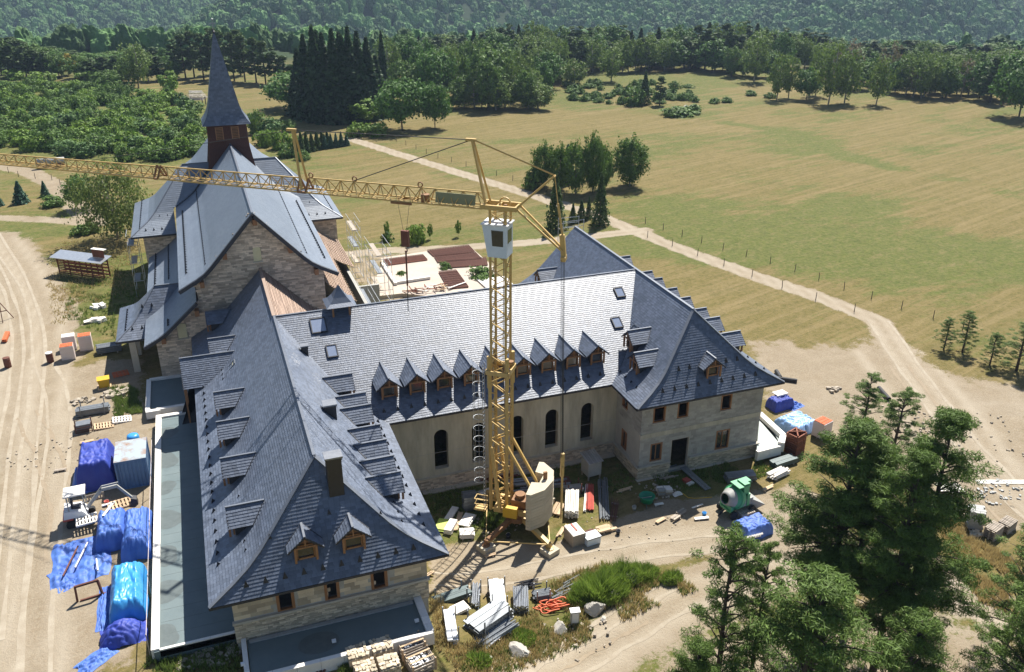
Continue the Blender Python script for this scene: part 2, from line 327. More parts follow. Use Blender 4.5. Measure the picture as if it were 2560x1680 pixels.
green = green-0.35*blob(2230, 440, 60, 30, 0, 1.0)-0.3*blob(1300, 290, 40, 14, 0, 1.0)-0.3*blob(1900, 730, 22, 7, -0.35, 1.0)
for a in ((1640, 640, 9, 4, -.35, .8), (1730, 690, 9, 4, -.35, .9), (1830, 740, 9, 4, -.35, .9), (1920, 770, 8, 4, -.35, .9), (1560, 610, 7, 2, -.35, .5), (900, 500, 20, 9, 0, .35), (1100, 430, 25, 9, 0, .3), (760, 420, 16, 7, 0, .4), (2250, 900, 20, 6, 0, .6)):
    green = green-blob(*a)
green = np.clip(green, 0, 1)
nxg, nyg = len(gx), len(gy)
idx = np.arange(nxg*nyg).reshape(nyg, nxg)
fc = np.stack([idx[:-1, :-1], idx[:-1, 1:], idx[1:, 1:], idx[1:, :-1]], -1).reshape(-1, 4)
gm = bpy.data.meshes.new('ground'); co = np.stack([X, Y, Z], -1).reshape(-1, 3)
gm.vertices.add(len(co)); gm.vertices.foreach_set('co', co.astype(np.float32).ravel())
gm.loops.add(fc.size); gm.loops.foreach_set('vertex_index', fc.astype(np.int32).ravel())
gm.polygons.add(len(fc)); gm.polygons.foreach_set('loop_start', np.arange(0, fc.size, 4, dtype=np.int32))
gm.update(calc_edges=True); gm.validate(); gm.polygons.foreach_set('use_smooth', np.ones(len(fc), bool))
ca = gm.color_attributes.new('zones', 'FLOAT_COLOR', 'POINT')
wood = ss(296, 330, np.hypot(X-CAMP[0], Y-CAMP[1]))
ca.data.foreach_set('color', np.stack([dirt, green, rut*dirt, wood], -1).astype(np.float32).ravel())
def ground_mat():
    m = bpy.data.materials.new('meadow_and_dirt'); m.use_nodes = True; n = m.node_tree.nodes; l = m.node_tree.links; b = n['Principled BSDF']
    b.inputs['Roughness'].default_value = 0.95; b.inputs['Specular IOR Level'].default_value = 0.15
    at = n.new('ShaderNodeAttribute'); at.attribute_name = 'zones'; sp = n.new('ShaderNodeSeparateColor'); l.new(at.outputs['Color'], sp.inputs[0])
    tc = n.new('ShaderNodeTexCoord')
    def noise(scale, det=6, st=None, rot=0.0, ro=0.62):
        v = tc.outputs['Object']
        if st:
            mr_ = n.new('ShaderNodeMapping'); mr_.inputs['Rotation'].default_value = (0, 0, rot); l.new(v, mr_.inputs['Vector']); mp = n.new('ShaderNodeMapping'); mp.inputs['Scale'].default_value = st; l.new(mr_.outputs['Vector'], mp.inputs['Vector']); v = mp.outputs['Vector']
        t = n.new('ShaderNodeTexNoise'); t.inputs['Scale'].default_value = scale; t.inputs['Detail'].default_value = det; t.inputs['Roughness'].default_value = ro; l.new(v, t.inputs['Vector']); return t.outputs['Fac']
    def rng(v, a, b2, c=0.0, d=1.0):
        t = n.new('ShaderNodeMapRange'); t.inputs['From Min'].default_value = a; t.inputs['From Max'].default_value = b2; t.inputs['To Min'].default_value = c; t.inputs['To Max'].default_value = d; l.new(v, t.inputs['Value']); return t.outputs['Result']
    def math_(op, a, b2):
        t = n.new('ShaderNodeMath'); t.operation = op
        for i, q in enumerate((a, b2)):
            if isinstance(q, (int, float)): t.inputs[i].default_value = q
            else: l.new(q, t.inputs[i])
        return t.outputs[0]
    def mix(f, a, b2):
        t = n.new('ShaderNodeMix'); t.data_type = 'RGBA'
        if isinstance(f, float): t.inputs['Factor'].default_value = f
        else: l.new(f, t.inputs['Factor'])
        for k, q in (('A', a), ('B', b2)):
            if isinstance(q, tuple): t.inputs[k].default_value = (*q, 1)
            else: l.new(q, t.inputs[k])
        return t.outputs['Result']
    big = noise(0.09, 7); mid = noise(0.7, 7); fine = noise(5.5, 8); stripe = noise(0.33, 6, (0.05, 1.0, 1), R(-MOW), 0.7); streak = noise(0.9, 6, (0.03, 1.0, 1), R(-MOW), 0.7); streak2 = noise(0.35, 5, (0.12, 1.0, 1), R(12), 0.7); tiny = noise(22, 4)
    dry = mix(rng(mid, 0.3, 0.7), (0.122, 0.103, 0.028), (0.168, 0.134, 0.044))
    dry = mix(rng(streak, 0.46, 0.62, 0, 0.75), dry, (0.25, 0.185, 0.086))
    lush = mix(rng(mid, 0.3, 0.7), (0.062, 0.095, 0.015), (0.105, 0.125, 0.024))
    gf = math_('ADD', sp.outputs[1], rng(math_('ADD', math_('MULTIPLY', big, 0.6), math_('ADD', math_('MULTIPLY', mid, 0.35), math_('ADD', math_('MULTIPLY', stripe, 0.75), math_('MULTIPLY', streak2, 0.55)))), 0.9, 1.35, -0.55, 0.55))
    grass = mix(rng(gf, 0.26, 0.64), dry, lush)
    grass = mix(rng(fine, 0.35, 0.75, 0.0, 0.55), grass, mix(0.6, grass, (0.06, 0.06, 0.022)))
    clump = noise(1.7, 5, ro=0.7); grass = mix(rng(clump, 0.38, 0.66, 0.0, 0.75), grass, mix(0.55, grass, (0.26, 0.195, 0.095))); grass = mix(rng(noise(2.6, 4, ro=0.75), 0.5, 0.68, 0.0, 0.7), grass, mix(0.65, grass, (0.035, 0.042, 0.01)))
    grass = mix(rng(noise(0.32, 10, ro=0.82), 0.5, 0.72, 0.0, 0.8), grass, mix(0.5, grass, (0.04, 0.052, 0.012))); grass = mix(rng(noise(0.5, 10, (0.5, 1, 1), R(-MOW), 0.82), 0.52, 0.7, 0.0, 0.7), grass, (0.23, 0.172, 0.085))
    soil = mix(rng(mid, 0.3, 0.72), (0.255, 0.21, 0.145), (0.345, 0.29, 0.21))
    soil = mix(rng(fine, 0.36, 0.66, 0, 0.75), soil, (0.22, 0.165, 0.105))
    soil = mix(rng(big, 0.5, 0.68, 0, 0.5), soil, (0.35, 0.3, 0.23))
    soil = mix(rng(noise(0.28, 8, ro=0.72), 0.52, 0.66, 0, 0.7), soil, (0.24, 0.185, 0.12)); soil = mix(rng(noise(1.1, 6, (0.2, 1, 1), R(75), 0.7), 0.5, 0.75, 0, 0.25), soil, (0.23, 0.175, 0.115))
    soil = mix(rng(tiny, 0.6, 0.75, 0, 0.5), soil, (0.42, 0.37, 0.3))
    soil = mix(math_('MULTIPLY', sp.outputs[2], rng(fine, 0.2, 0.8, 0.4, 0.95)), soil, (0.4, 0.345, 0.265))
    df = rng(math_('ADD', sp.outputs[0], rng(math_('ADD', math_('MULTIPLY', mid, 0.55), math_('MULTIPLY', fine, 0.45)), 0.3, 0.7, -0.42, 0.42)), 0.42, 0.62)
    c = mix(df, grass, soil)
    c = mix(at.outputs['Alpha'], c, (0.03, 0.05, 0.02))
    l.new(c, b.inputs['Base Color'])
    bp = n.new('ShaderNodeBump'); bp.inputs['Strength'].default_value = 0.6; bp.inputs['Distance'].default_value = 0.12; l.new(math_('ADD', fine, math_('MULTIPLY', tiny, 0.4)), bp.inputs['Height']); l.new(bp.outputs['Normal'], b.inputs['Normal'])
    return m
gm.materials.append(ground_mat())
go = ob('ground', gm); tag(go, None, None, None, 'structure')

def ground_z(x, y):
    i = int(np.clip(np.searchsorted(gx, x)-1, 0, nxg-2)); j = int(np.clip(np.searchsorted(gy, y)-1, 0, nyg-2)); u = (x-gx[i])/(gx[i+1]-gx[i]); v = (y-gy[j])/(gy[j+1]-gy[j])
    return float((Z[j, i]*(1-u)+Z[j, i+1]*u)*(1-v)+(Z[j+1, i]*(1-u)+Z[j+1, i+1]*u)*v)
def track(name, px, offs, w, mat, seed=0):
    """wheel tracks: narrow worn strips following the ground"""
    pts = np.array(gp(*px)); t_ = np.linspace(0, 1, 90); s = np.r_[0, np.cumsum(np.linalg.norm(np.diff(pts, axis=0), axis=1))]; s /= s[-1]
    k = np.ones(9)/9
    cx = np.interp(t_, s, pts[:, 0]); cy = np.interp(t_, s, pts[:, 1]); cx[4:-4] = np.convolve(cx, k, 'valid'); cy[4:-4] = np.convolve(cy, k, 'valid')
    d = np.stack([np.gradient(cx), np.gradient(cy)], 1); d /= np.linalg.norm(d, axis=1)[:, None]; n = np.stack([-d[:, 1], d[:, 0]], 1)
    for o in offs:
        mb = MB(); vs = []
        for q in range(len(t_)):
            ww = w*(0.7+0.5*mnoise.noise((q*.21, seed+o, 1))); oo = o+.18*mnoise.noise((q*.09, seed, o))
            for e in (-.5, .5):
                x = cx[q]+n[q, 0]*(oo+e*ww); y = cy[q]+n[q, 1]*(oo+e*ww); vs.append((x, y, ground_z(x, y)+.012))
        mb.add(vs, [(2*q, 2*q+1, 2*q+3, 2*q+2) for q in range(len(t_)-1)]); tag(mb.build(name, mat, None, True), None, None, None, 'structure')
wt_m = M('packed_dust', (.36, .31, .235), (.265, .215, .15), scale=1.2, rough=.95, bump=.3, bscale=14, detail=8, mid=.55, width=.4)
wd_m = M('loose_brown_soil', (.24, .185, .12), (.31, .25, .175), scale=1.5, rough=.95, bump=.4, bscale=14, detail=8)
track('wheel_track', ((-20, 545), (30, 630), (72, 730), (82, 830), (66, 960), (50, 1100), (34, 1250), (20, 1400), (5, 1560), (-10, 1750)), (-.9, .9), .42, wt_m, 1)
track('wheel_track', ((-20, 600), (30, 670), (52, 760), (50, 870), (30, 1000), (10, 1120), (-15, 1300), (-40, 1500)), (-.85, .85), .4, wt_m, 2)
track('wheel_track', ((90, 830), (130, 900), (140, 1000), (120, 1150), (95, 1330), (80, 1520), (70, 1720)), (-.8, .8), .38, wt_m, 3); track('wheel_track', ((60, 960), (110, 1050), (150, 1180), (140, 1300)), (-.8, .8), .36, wd_m, 4)
track('wheel_track', ((2040, 745), (2095, 830), (2160, 920), (2250, 1040), (2350, 1150), (2440, 1230)), (-1.0, 1.2), .42, wt_m, 5); track('wheel_track', ((2090, 850), (2180, 980), (2270, 1120), (2380, 1240)), (-.9, .9), .4, wd_m, 6)
track('wheel_track', ((1180, 1610), (1330, 1535), (1480, 1450), (1590, 1380)), (-1.1, .7, 1.5), .36, wt_m, 7); track('wheel_track', ((1200, 1602), (1340, 1530), (1500, 1440)), (-.2,), .3, wd_m, 8); track('wheel_track', ((1010, 1345), (1200, 1335), (1350, 1305), (1500, 1280), (1640, 1265), (1760, 1255)), (-.8, .8), .34, wt_m, 9); track('wheel_track', ((2150, 1340), (2300, 1415), (2420, 1465)), (-.9, .9), .4, wt_m, 10)
# ---------------------------------------------------------------- roof and wall builders
V = Vector
def PY(u, v, y):
    c, d = ray(u, v); t = (y-c[1])/d[1]; return Vector(c+d*t)
def PX(u, v, x):
    c, d = ray(u, v); t = (x-c[0])/d[0]; return Vector(c+d*t)
def zo(o, s, a, b): return (o[0]+s*a, o[1]+s*b)
def interp(prof, k, i, j):
    return float(np.interp(k, [p[i] for p in prof], [p[j] for p in prof]))
def slope(ms, md, A, Dn, base, prof, ivs, e=0.19, w=0.285, lift=0.03, singles=None, cut=None, under=0.03):
    """courses of slates on one roof slope: A along the eave, Dn inward; ivs(z) -> where the course runs"""
    A = V(A); Dn = V(Dn); base = V(base)
    arc = [0.0]
    for (d0, z0), (d1, z1) in zip(prof[:-1], prof[1:]): arc.append(arc[-1]+math.hypot(d1-d0, z1-z0))
    ds = [p[0] for p in prof]; zs = [p[1] for p in prof]; T = arc[-1]; n = max(1, int(round(T/e))); e = T/n
    def pt(a, s, h):
        d = np.interp(s, arc, ds); z = np.interp(s, arc, zs)
        d2 = np.interp(min(s+0.05, T), arc, ds)-np.interp(max(s-0.05, 0), arc, ds); z2 = np.interp(min(s+0.05, T), arc, zs)-np.interp(max(s-0.05, 0), arc, zs)
        g = math.hypot(d2, z2); nd, nzz = -z2/g, d2/g
        q = base+A*a+Dn*(d+nd*h); return V((q.x, q.y, z+nzz*h))
    for k in range(n):
        s0, s1 = k*e, (k+1)*e; sm = s0+e*0.5
        i0, im, i1 = ivs(np.interp(s0, arc, zs)), ivs(np.interp(sm, arc, zs)), ivs(np.interp(s1, arc, zs))
        for q, (a0, a1) in enumerate(im):
            if a1-a0 < 0.02: continue
            if md is not None:
                b0 = i0[q] if len(i0) == len(im) else im[q]; b1 = i1[q] if len(i1) == len(im) else im[q]
                md.quad(pt(b0[0], s0, -under), pt(b0[1], s0, -under), pt(b1[1], s1, -under), pt(b1[0], s1, -under))
            if ms is None or (cut and cut(np.interp(sm, arc, zs))): continue
            a = a0-((k % 2)*0.5+random.random()*0.08)*w
            while a < a1:
                b = a+w*random.uniform(0.93, 1.07); x0 = max(a, a0); x1 = min(b-0.007, a1); a = b
                if x1-x0 < 0.03: continue
                h = lift*random.uniform(0.95, 1.06); j = random.uniform(-0.006, 0.006)
                vs = [pt(x0, s0+j, h), pt(x1, s0+j, h+random.uniform(-.0012, .0012)), pt(x1, s1+0.01, 0.006), pt(x0, s1+0.01, 0.006), pt(x0, s0+j, -0.01), pt(x1, s0+j, -0.01)]
                fs = [(0, 1, 2, 3), (4, 5, 1, 0)]
                if singles is not None and len(singles) < 300: singles.append((vs, fs))
                else: ms.add(vs, fs)
def wall(mb, o, U, N, width, z0, z1, holes=(), depth=0.32):
    """a wall face from o along U, outward normal N, with rectangular or arched openings (u0,u1,z0,z1,arch)"""
    o = V(o); U = V(U); N = V(N)
    us = sorted({0.0, width, *[h[0] for h in holes], *[h[1] for h in holes]}); zs = sorted({z0, z1, *[h[2] for h in holes], *[h[3] for h in holes]})
    def p(u, z, dd=0.0): q = o+U*u-N*dd; return (q.x, q.y, z)
    for i in range(len(us)-1):
        for j in range(len(zs)-1):
            um, zm = (us[i]+us[i+1])/2, (zs[j]+zs[j+1])/2
            if any(h[0] < um < h[1] and h[2] < zm < h[3] for h in holes): continue
            mb.quad(p(us[i], zs[j]), p(us[i+1], zs[j]), p(us[i+1], zs[j+1]), p(us[i], zs[j+1]))
    for h in holes:
        u0, u1, a, b = h[:4]; arch = len(h) > 4 and h[4]
        if arch:
            r = (u1-u0)/2; cz = b-r; pts = [(u0+r-r*math.cos(math.pi*k/10), cz+r*math.sin(math.pi*k/10)) for k in range(11)]
            for k in range(10):
                (ua, za), (ub, zb) = pts[k], pts[k+1]
                mb.quad(p(ua, za), p(ub, zb), p(ub, b), p(ua, b)); mb.quad(p(ua, za), p(ub, zb), p(ub, zb, depth), p(ua, za, depth))
            top = cz
        else:
            top = b; mb.quad(p(u0, b), p(u1, b), p(u1, b, depth), p(u0, b, depth))
        mb.quad(p(u0, a), p(u0, top), p(u0, top, depth), p(u0, a, depth)); mb.quad(p(u1, a), p(u1, top), p(u1, top, depth), p(u1, a, depth))
        mb.quad(p(u0, a), p(u1, a), p(u1, a, depth), p(u0, a, depth))
def stones(mb, o, U, N, u0, u1, z0, z1, hh=(0.1, 0.2), ll=(0.22, 0.6), keep=None, proud=(0.012, 0.035), gap=0.014, singles=None, maxs=300):
    o = V(o); U = V(U); N = V(N); z = z0
    while z < z1-0.03:
        h = min(random.uniform(*hh), z1-z); u = u0-random.random()*ll[0]
        while u < u1:
            b = u+random.uniform(*ll); x0 = max(u, u0); x1 = min(b, u1); u = b
            if x1-x0 < 0.05 or (keep and not keep((x0+x1)/2, z+h/2)): continue
            d = random.uniform(*proud); f = []
            for uu, zz in ((x0+gap/2, z+gap/2), (x1-gap/2, z+gap/2), (x1-gap/2, z+h-gap/2), (x0+gap/2, z+h-gap/2)):
                q = o+U*(uu+random.uniform(-.006, .006)); f.append((q, zz+random.uniform(-.006, .006)))
            vs = [tuple((q.x-N.x*.01, q.y-N.y*.01, zz)) for q, zz in f]+[tuple((q.x+N.x*d, q.y+N.y*d, zz)) for q, zz in f]
            fs = [(4, 5, 6, 7), (0, 1, 5, 4), (1, 2, 6, 5), (2, 3, 7, 6), (3, 0, 4, 7)]
            if singles is not None and len(singles) < maxs: singles.append((vs, fs))
            else: mb.add(vs, fs)
        z += h
def pieces(name, lst, mat, parent):
    for vs, fs in lst:
        c = sum((V(v) for v in vs), V((0, 0, 0)))/len(vs)
        o = MB().add([V(v)-c for v in vs], fs).build(name, mat, parent); o.location = c
def opening(parent, o, U, N, u0, u1, z0, z1, glazed=False, fw=0.1, sill=True, wide=None, mat=None, name='window'):
    """a timber window frame in a wall opening, with sill and pane"""
    o = V(o); U = V(U); N = V(N); mb = MB()
    def p(u, z, d): q = o+U*u+N*d; return V((q.x, q.y, z))
    wd = wide or fw; t = 0.16
    for (ua, ub, za, zb) in ((u0, u0+wd, z0, z1), (u1-wd, u1, z0, z1), (u0+wd, u1-wd, z1-fw, z1), (u0+wd, u1-wd, z0, z0+fw*0.7)):
        mb.hexa([p(ua, za, -t), p(ub, za, -t), p(ub, za, 0.03), p(ua, za, 0.03)], [p(ua, zb, -t), p(ub, zb, -t), p(ub, zb, 0.03), p(ua, zb, 0.03)])
    if glazed: mb.bar(p((u0+u1)/2, z0+fw, -0.1), p((u0+u1)/2, z1-fw, -0.1), 0.06)
    wi = mb.build(name, mat or wood_m, parent)
    if sill: MB().hexa([p(u0-.06, z0-.09, -.1), p(u1+.06, z0-.09, -.1), p(u1+.06, z0-.09, .1), p(u0-.06, z0-.09, .1)], [p(u0-.06, z0-.002, -.1), p(u1+.06, z0-.002, -.1), p(u1+.06, z0-.03, .1), p(u0-.06, z0-.03, .1)]).build('sill', sill_m, wi)
    if glazed: MB().hexa([p(u0+wd, z0+fw*.7, -.13), p(u1-wd, z0+fw*.7, -.13), p(u1-wd, z0+fw*.7, -.12), p(u0+wd, z0+fw*.7, -.12)], [p(u0+wd, z1-fw, -.13), p(u1-wd, z1-fw, -.13), p(u1-wd, z1-fw, -.12), p(u0+wd, z1-fw, -.12)]).build('pane', glass_m, wi)
    return wi
def polyface(mb, pts): mb.add(pts, [tuple(range(len(pts)))])
# ---------------------------------------------------------------- monastery residence: three slate-roofed wings
ZR, ZE, ZK, HW, HE, HC, LL = 12.37, 6.9, 8.25, 6.32, 6.35, 8.96, 30.0
YFW, YFE, YAW_, YAE = -24.02, -13.09, -20.26, -9.34; YB, YBE = 10.95, 12.78
SIDE = [(0, ZE), (1.6, 7.8), (2.3, 8.28), (2.8, 8.72), (3.4, 9.33), (HW, ZR)]
FRONT = [(0, ZE), (0.95, 8.18), (1.4, 8.85), (3.77, ZR)]
CENT = [(0, ZE), (HC, ZR)]
dS = lambda z: interp(SIDE, z, 1, 0)
dF = lambda z: interp(FRONT, z, 1, 0)
wv = lambda z: (ZR-z)/0.6105
mon = thing('monastery_residence', 'large U-shaped stone and concrete residence with steep grey slate roofs and rows of dormers', 'building')
def roofpart(name, label):
    return name, label, MB(), MB()
# west wing
ms, md = MB(), MB(); slate_single = []
slope(ms, md, (1, 0, 0), (0, 1, 0), (0, YFW, 0), FRONT, lambda z: [(-HW+dS(z), HW-dS(z))], singles=slate_single)
slope(ms, md, (0, 1, 0), (1, 0, 0), (-HW, 0, 0), SIDE, lambda z: [(YFW+dF(z), YB)])
slope(ms, md, (0, 1, 0), (-1, 0, 0), (HW, 0, 0), SIDE, lambda z: [(YFW+dF(z), -wv(z))])
bt, bu = MB(), MB()
slope(None, bu, (0, 1, 0), (-1, 0, 0), (HW, 0, 0), SIDE, lambda z: [(wv(z), YB)] if wv(z) < YB else [])
wr = md.build('west_wing_roof', [deck_m], mon, label='slate roof of the near wing, hipped towards the camera')
ms.build('slates', slate_m, wr, kind='stuff'); pieces('slate', slate_single, slate_m, wr)
bo = bu.build('unfinished_roof_slope', underlay_m, mon, label='unslated roof slope covered with pale battens')
def battens(lst, A, Dn, base, prof, ivs, e=0.17, cross=0.9):
    A = V(A); Dn = V(Dn); base = V(base); T = 0; arc = [0]
    for (d0, z0), (d1, z1) in zip(prof[:-1], prof[1:]): arc.append(arc[-1]+math.hypot(d1-d0, z1-z0))
    s = 0.1
    while s < arc[-1]:
        d = np.interp(s, arc, [p[0] for p in prof]); z = np.interp(s, arc, [p[1] for p in prof])
        for a0, a1 in ivs(z):
            a = a0
            while a < a1-0.1:
                b = min(a+random.uniform(2.2, 3.8), a1); m = MB(); jo = random.uniform(-.012, .012)
                q0 = base+A*a+Dn*(d+jo); q1 = base+A*(b-.01)+Dn*(d+jo); m.bar((q0.x, q0.y, z+.03), (q1.x, q1.y, z+.03), 0.07, 0.05); lst.append(m); a = b
        s += e
bl = []; battens(bl, (0, 1, 0), (-1, 0, 0), (HW, 0, 0), SIDE, lambda z: [(wv(z), YB)] if wv(z) < YB else [])
for m in bl: m.build('batten', batten_m, bo)
# centre wing
ms, md = MB(), MB()
cl_iv = lambda z: [(HW-dS(z), LL-HE+dS(z))]
slope(ms, md, (1, 0, 0), (0, 1, 0), (0, -HC, 0), CENT, cl_iv)
slope(None, md, (1, 0, 0), (0, -1, 0), (0, HC, 0), CENT, cl_iv)
cr = md.build('centre_wing_roof', [slate_m], mon, label='long sunlit slate slope of the middle wing')
ms.build('slates', slate_m, cr, kind='stuff')
# east wing
ms, md = MB(), MB()
slope(ms, md, (1, 0, 0), (0, 1, 0), (LL, YFE, 0), FRONT, lambda z: [(-HE+dS(z), HE-dS(z))])
slope(ms, md, (0, 1, 0), (1, 0, 0), (LL-HE, 0, 0), SIDE, lambda z: [(YFE+dF(z), -wv(z)), (wv(z), YBE)] if wv(z) < YBE else [(YFE+dF(z), -wv(z))])
slope(ms, md, (0, 1, 0), (-1, 0, 0), (LL+HE, 0, 0), SIDE, lambda z: [(YFE+dF(z), YBE)])
er = md.build('east_wing_roof', [deck_m], mon, label='slate roof of the far right wing, hipped at the front')
ms.build('slates', slate_m, er, kind='stuff')
# ridge, hip and valley caps, fascias
def hip(sx, x0, y0): return [V((x0+sx*(HW-dS(z)), y0+dF(z), z+.04)) for z in (ZE, 7.62, 8.15, 8.75, 9.4, ZR)]
def capline(pts, parent, name='ridge_cap', w=.2, h=.05, mat=None):
    mb = MB()
    for a, b in zip(pts[:-1], pts[1:]): mb.bar(a, b, w, h)
    return mb.build(name, mat or zinc_m, parent)
for s in (-1, 1):
    capline(hip(s, 0, YFW), wr, 'hip_cap', .22); capline(hip(s, LL, YFE), er, 'hip_cap', .22)
capline([V((0, YAW_, ZR+.05)), V((0, 0, ZR+.05))], wr, 'ridge_cap', .16, .08, zinc_m); capline([V((0, 0, ZR+.05)), V((0, YB, ZR+.05))], wr, 'ridge_cap', .26, .1, batten_m)
capline([V((0, 0, ZR+.03)), V((LL, 0, ZR+.03))], cr, 'ridge_cap', .16, .05); capline([V((LL, YAE, ZR+.05)), V((LL, YBE, ZR+.05))], er, 'ridge_cap', .2, .07)
for x0, s, p in ((HW, -1, cr), (LL-HE, 1, cr)):
    pts = [V((x0+s*dS(z), -wv(z), z+.012)) for z in (ZE, 7.62, 8.15, 8.75, 9.4, ZR-.05)]; capline(pts, p, 'valley_gutter', .13, .02, deck_m)
fb = MB()
for a, b in (((-HW, YFW), (HW, YFW)), ((-HW, YFW), (-HW, YB)), ((HW, YFW), (HW, -HC)), ((HW, -HC), (LL-HE, -HC)), ((LL-HE, -HC), (LL-HE, YFE)), ((LL-HE, YFE), (LL+HE, YFE)), ((LL+HE, YFE), (LL+HE, YBE))):
    fb.bar((*a, ZE-.09), (*b, ZE-.09), .05, .14)
fb.build('fascia', fascia_m, mon)
sf = MB()
for (x0, x1, y0, y1) in ((-HW+.02, HW-.02, YFW+.02, -22.9), (-HW+.02, -5.2, YFW+.02, YB), (5.2, HW-.02, YFW+.02, -HC), (HW-.9, LL-HE+.9, -HC+.02, -7.9), (LL-HE+.02, LL-HE+1.1, YFE+.02, -HC), (LL-HE+.02, LL+HE-.02, YFE+.02, -12.0), (LL+5.2, LL+HE-.02, YFE+.02, YBE)):
    sf.hexa([(x0, y0, ZE-.15), (x1, y0, ZE-.15), (x1, y1, ZE-.15), (x0, y1, ZE-.15)], [(x0, y0, ZE-.12), (x1, y0, ZE-.12), (x1, y1, ZE-.12), (x0, y1, ZE-.12)])
sf.build('soffit', wood_m, mon)
# ---- walls
XW, YW_, XE0, XE1, YE_, YC_ = 5.28, -22.98, LL-5.31, LL+5.31, -12.05, -8.0
ZT = 6.78
ww = MB(); front = (-XW, YW_, 0); WH = [(2.25, 3.2, 4.78, 6.35), (4.8, 5.62, 4.78, 6.35), (7.36, 8.3, 4.78, 6.35)]
wall(ww, front, (1, 0, 0), (0, -1, 0), 2*XW, 0.0, ZT, WH); wall(ww, (XW, YW_, 0), (0, 1, 0), (1, 0, 0), 15.0, 0.0, ZT, [(13.2, 14.0, 4.9, 6.3), (3, 3.9, 4.9, 6.3), (6, 6.9, 4.9, 6.3), (9, 9.9, 4.9, 6.3)])
wall(ww, (-XW, YB, 0), (0, -1, 0), (-1, 0, 0), YB-YW_, 0.0, ZT, [(8+3.1*k, 9+3.1*k, 4.5, 6.2) for k in range(8)])
wwo = ww.build('west_wing_wall', concdark_m, mon)
for u0, u1, a, b in WH: opening(wwo, front, (1, 0, 0), (0, -1, 0), u0, u1, a, b, wide=.16, sill=False)
opening(wwo, (XW, YW_, 0), (0, 1, 0), (1, 0, 0), 13.2, 14.0, 4.9, 6.3)
bs, ss_, st = MB(), MB(), []
stones(ss_, front, (1, 0, 0), (0, -1, 0), -.05, 2*XW+.05, 3.4, 4.66, (0.1, 0.16), (0.2, 0.5), singles=st, proud=(.07, .1)); pieces('stone', st, stonep_m, wwo)
if ss_.f: ss_.build('stones', stonep_m, wwo, kind='stuff')
stones(bs, front, (1, 0, 0), (0, -1, 0), 0, 2*XW, 4.85, ZT, (0.24, 0.26), (0.5, 0.9), keep=lambda u, z: not any(h[0]-.05 < u < h[1]+.05 for h in WH), proud=(.003, .01), gap=.008); bs.build('blocks', stonep_m, wwo, kind='stuff')
MB().box((0, YW_-.06, 4.66), (2*XW+.22, .24, .12)).build('stone_ledge', sill_m, wwo); MB().box((0, YW_-.0, 3.3), (2*XW+.1, .1, 1.38)).build('plinth', mortar_m, wwo)
# centre wall with tall arched openings
cw = MB(); ARCH = [(c-.53-XW, c+.53-XW, 1.7, 5.07, True) for c in (10.3, 13.22, 16.28, 19.15, 22.15)]
wall(cw, (XW, YC_, 0), (1, 0, 0), (0, -1, 0), XE0-XW, -.3, ZT, ARCH, depth=.45); cb = MB(); wall(cb, (XE0, 8.0, 0), (-1, 0, 0), (0, 1, 0), XE0-XW, -.3, ZT); cb.build('back_wall', concrete_m, mon)
cwo = cw.build('centre_wing_wall', concrete_m, mon, label='pale cast concrete courtyard wall with five tall arched openings')
sb, st = MB(), []
stones(sb, (XW, YC_, 0), (1, 0, 0), (0, -1, 0), .2, XE0-XW-.1, -.1, 1.12, (0.09, 0.16), (0.2, 0.55), proud=(.06, .09)); sb.build('stones', stone_m, cwo, kind='stuff')
MB().box(((XW+XE0)/2, YC_-.0, -.3), (XE0-XW-.3, .08, 1.4)).build('plinth', mortar_m, cwo); MB().box(((XW+XE0)/2, YC_-.08, 1.12), (XE0-XW-.25, .22, .07)).build('stone_ledge', sill_m, cwo)
MB().box((15, YC_-.3, -.25), (XE0-XW-.4, .5, .36)).build('footing', sill_m, cwo)
pl = MB()                                                            # form-tie holes and pour joints of the cast wall
for z in (3.15,): pl.box(((XW+XE0)/2, YC_-.004, z), (XE0-XW-.1, .012, .03))
for x in np.arange(7.2, 24, 1.22): pl.box((x, YC_-.004, 1.2), (.014, .012, 5.4)) if not any(abs(x-c) < .62 for c in (10.3, 13.22, 16.28, 19.15, 22.15)) else None
pl.build('pour_joint', concdark_m, cwo)
fl = MB(); fl.box((0, -6, 3.3), (10.4, 33.8, .2)); fl.build('floor_slab', concdark_m, mon)
# east walls
ew = MB(); ef = (XE0, YE_, 0); EH = [(.95, 2.0, 4.8, 6.14), (3.02, 3.97, 4.82, 6.16), (6.82, 7.78, 4.76, 6.1), (.94, 1.95, 1.4, 2.96), (2.71, 4.32, .22, 3.0), (6.72, 7.95, 1.24, 2.95)]
wall(ew, ef, (1, 0, 0), (0, -1, 0), XE1-XE0, -.3, ZT, EH)
wall(ew, (XE0, YC_, 0), (0, -1, 0), (-1, 0, 0), YC_-YE_, -.3, ZT, [(.9, 1.8, 4.9, 6.2), (1.1, 2.0, 1.35, 2.95)])
wall(ew, (XE1, YE_, 0), (0, 1, 0), (1, 0, 0), YBE-1-YE_, -.3, ZT, [(2.2+2.6*k, 3.1+2.6*k, 4.8, 6.1) for k in range(8)]); wall(ew, (XE1, YBE-1, 0), (-1, 0, 0), (0, 1, 0), XE1-XE0, -.3, ZT)
wall(ew, (XE0, YBE-1, 0), (0, -1, 0), (-1, 0, 0), YBE-9, -.3, ZT)
polyface(ew, [(LL-5.3, YBE-.6, 7), (LL+5.3, YBE-.6, 7), (LL, YBE-.6, ZR-.1)])
ewo = ew.build('east_wing_wall', concdark_m, mon, label='grey concrete block front of the right wing with timber windows and a doorway')
bk = MB(); inh = lambda u, z: not any(h[0]-.14 < u < h[1]+.14 and h[2]-.12 < z < h[3]+.12 for h in EH)
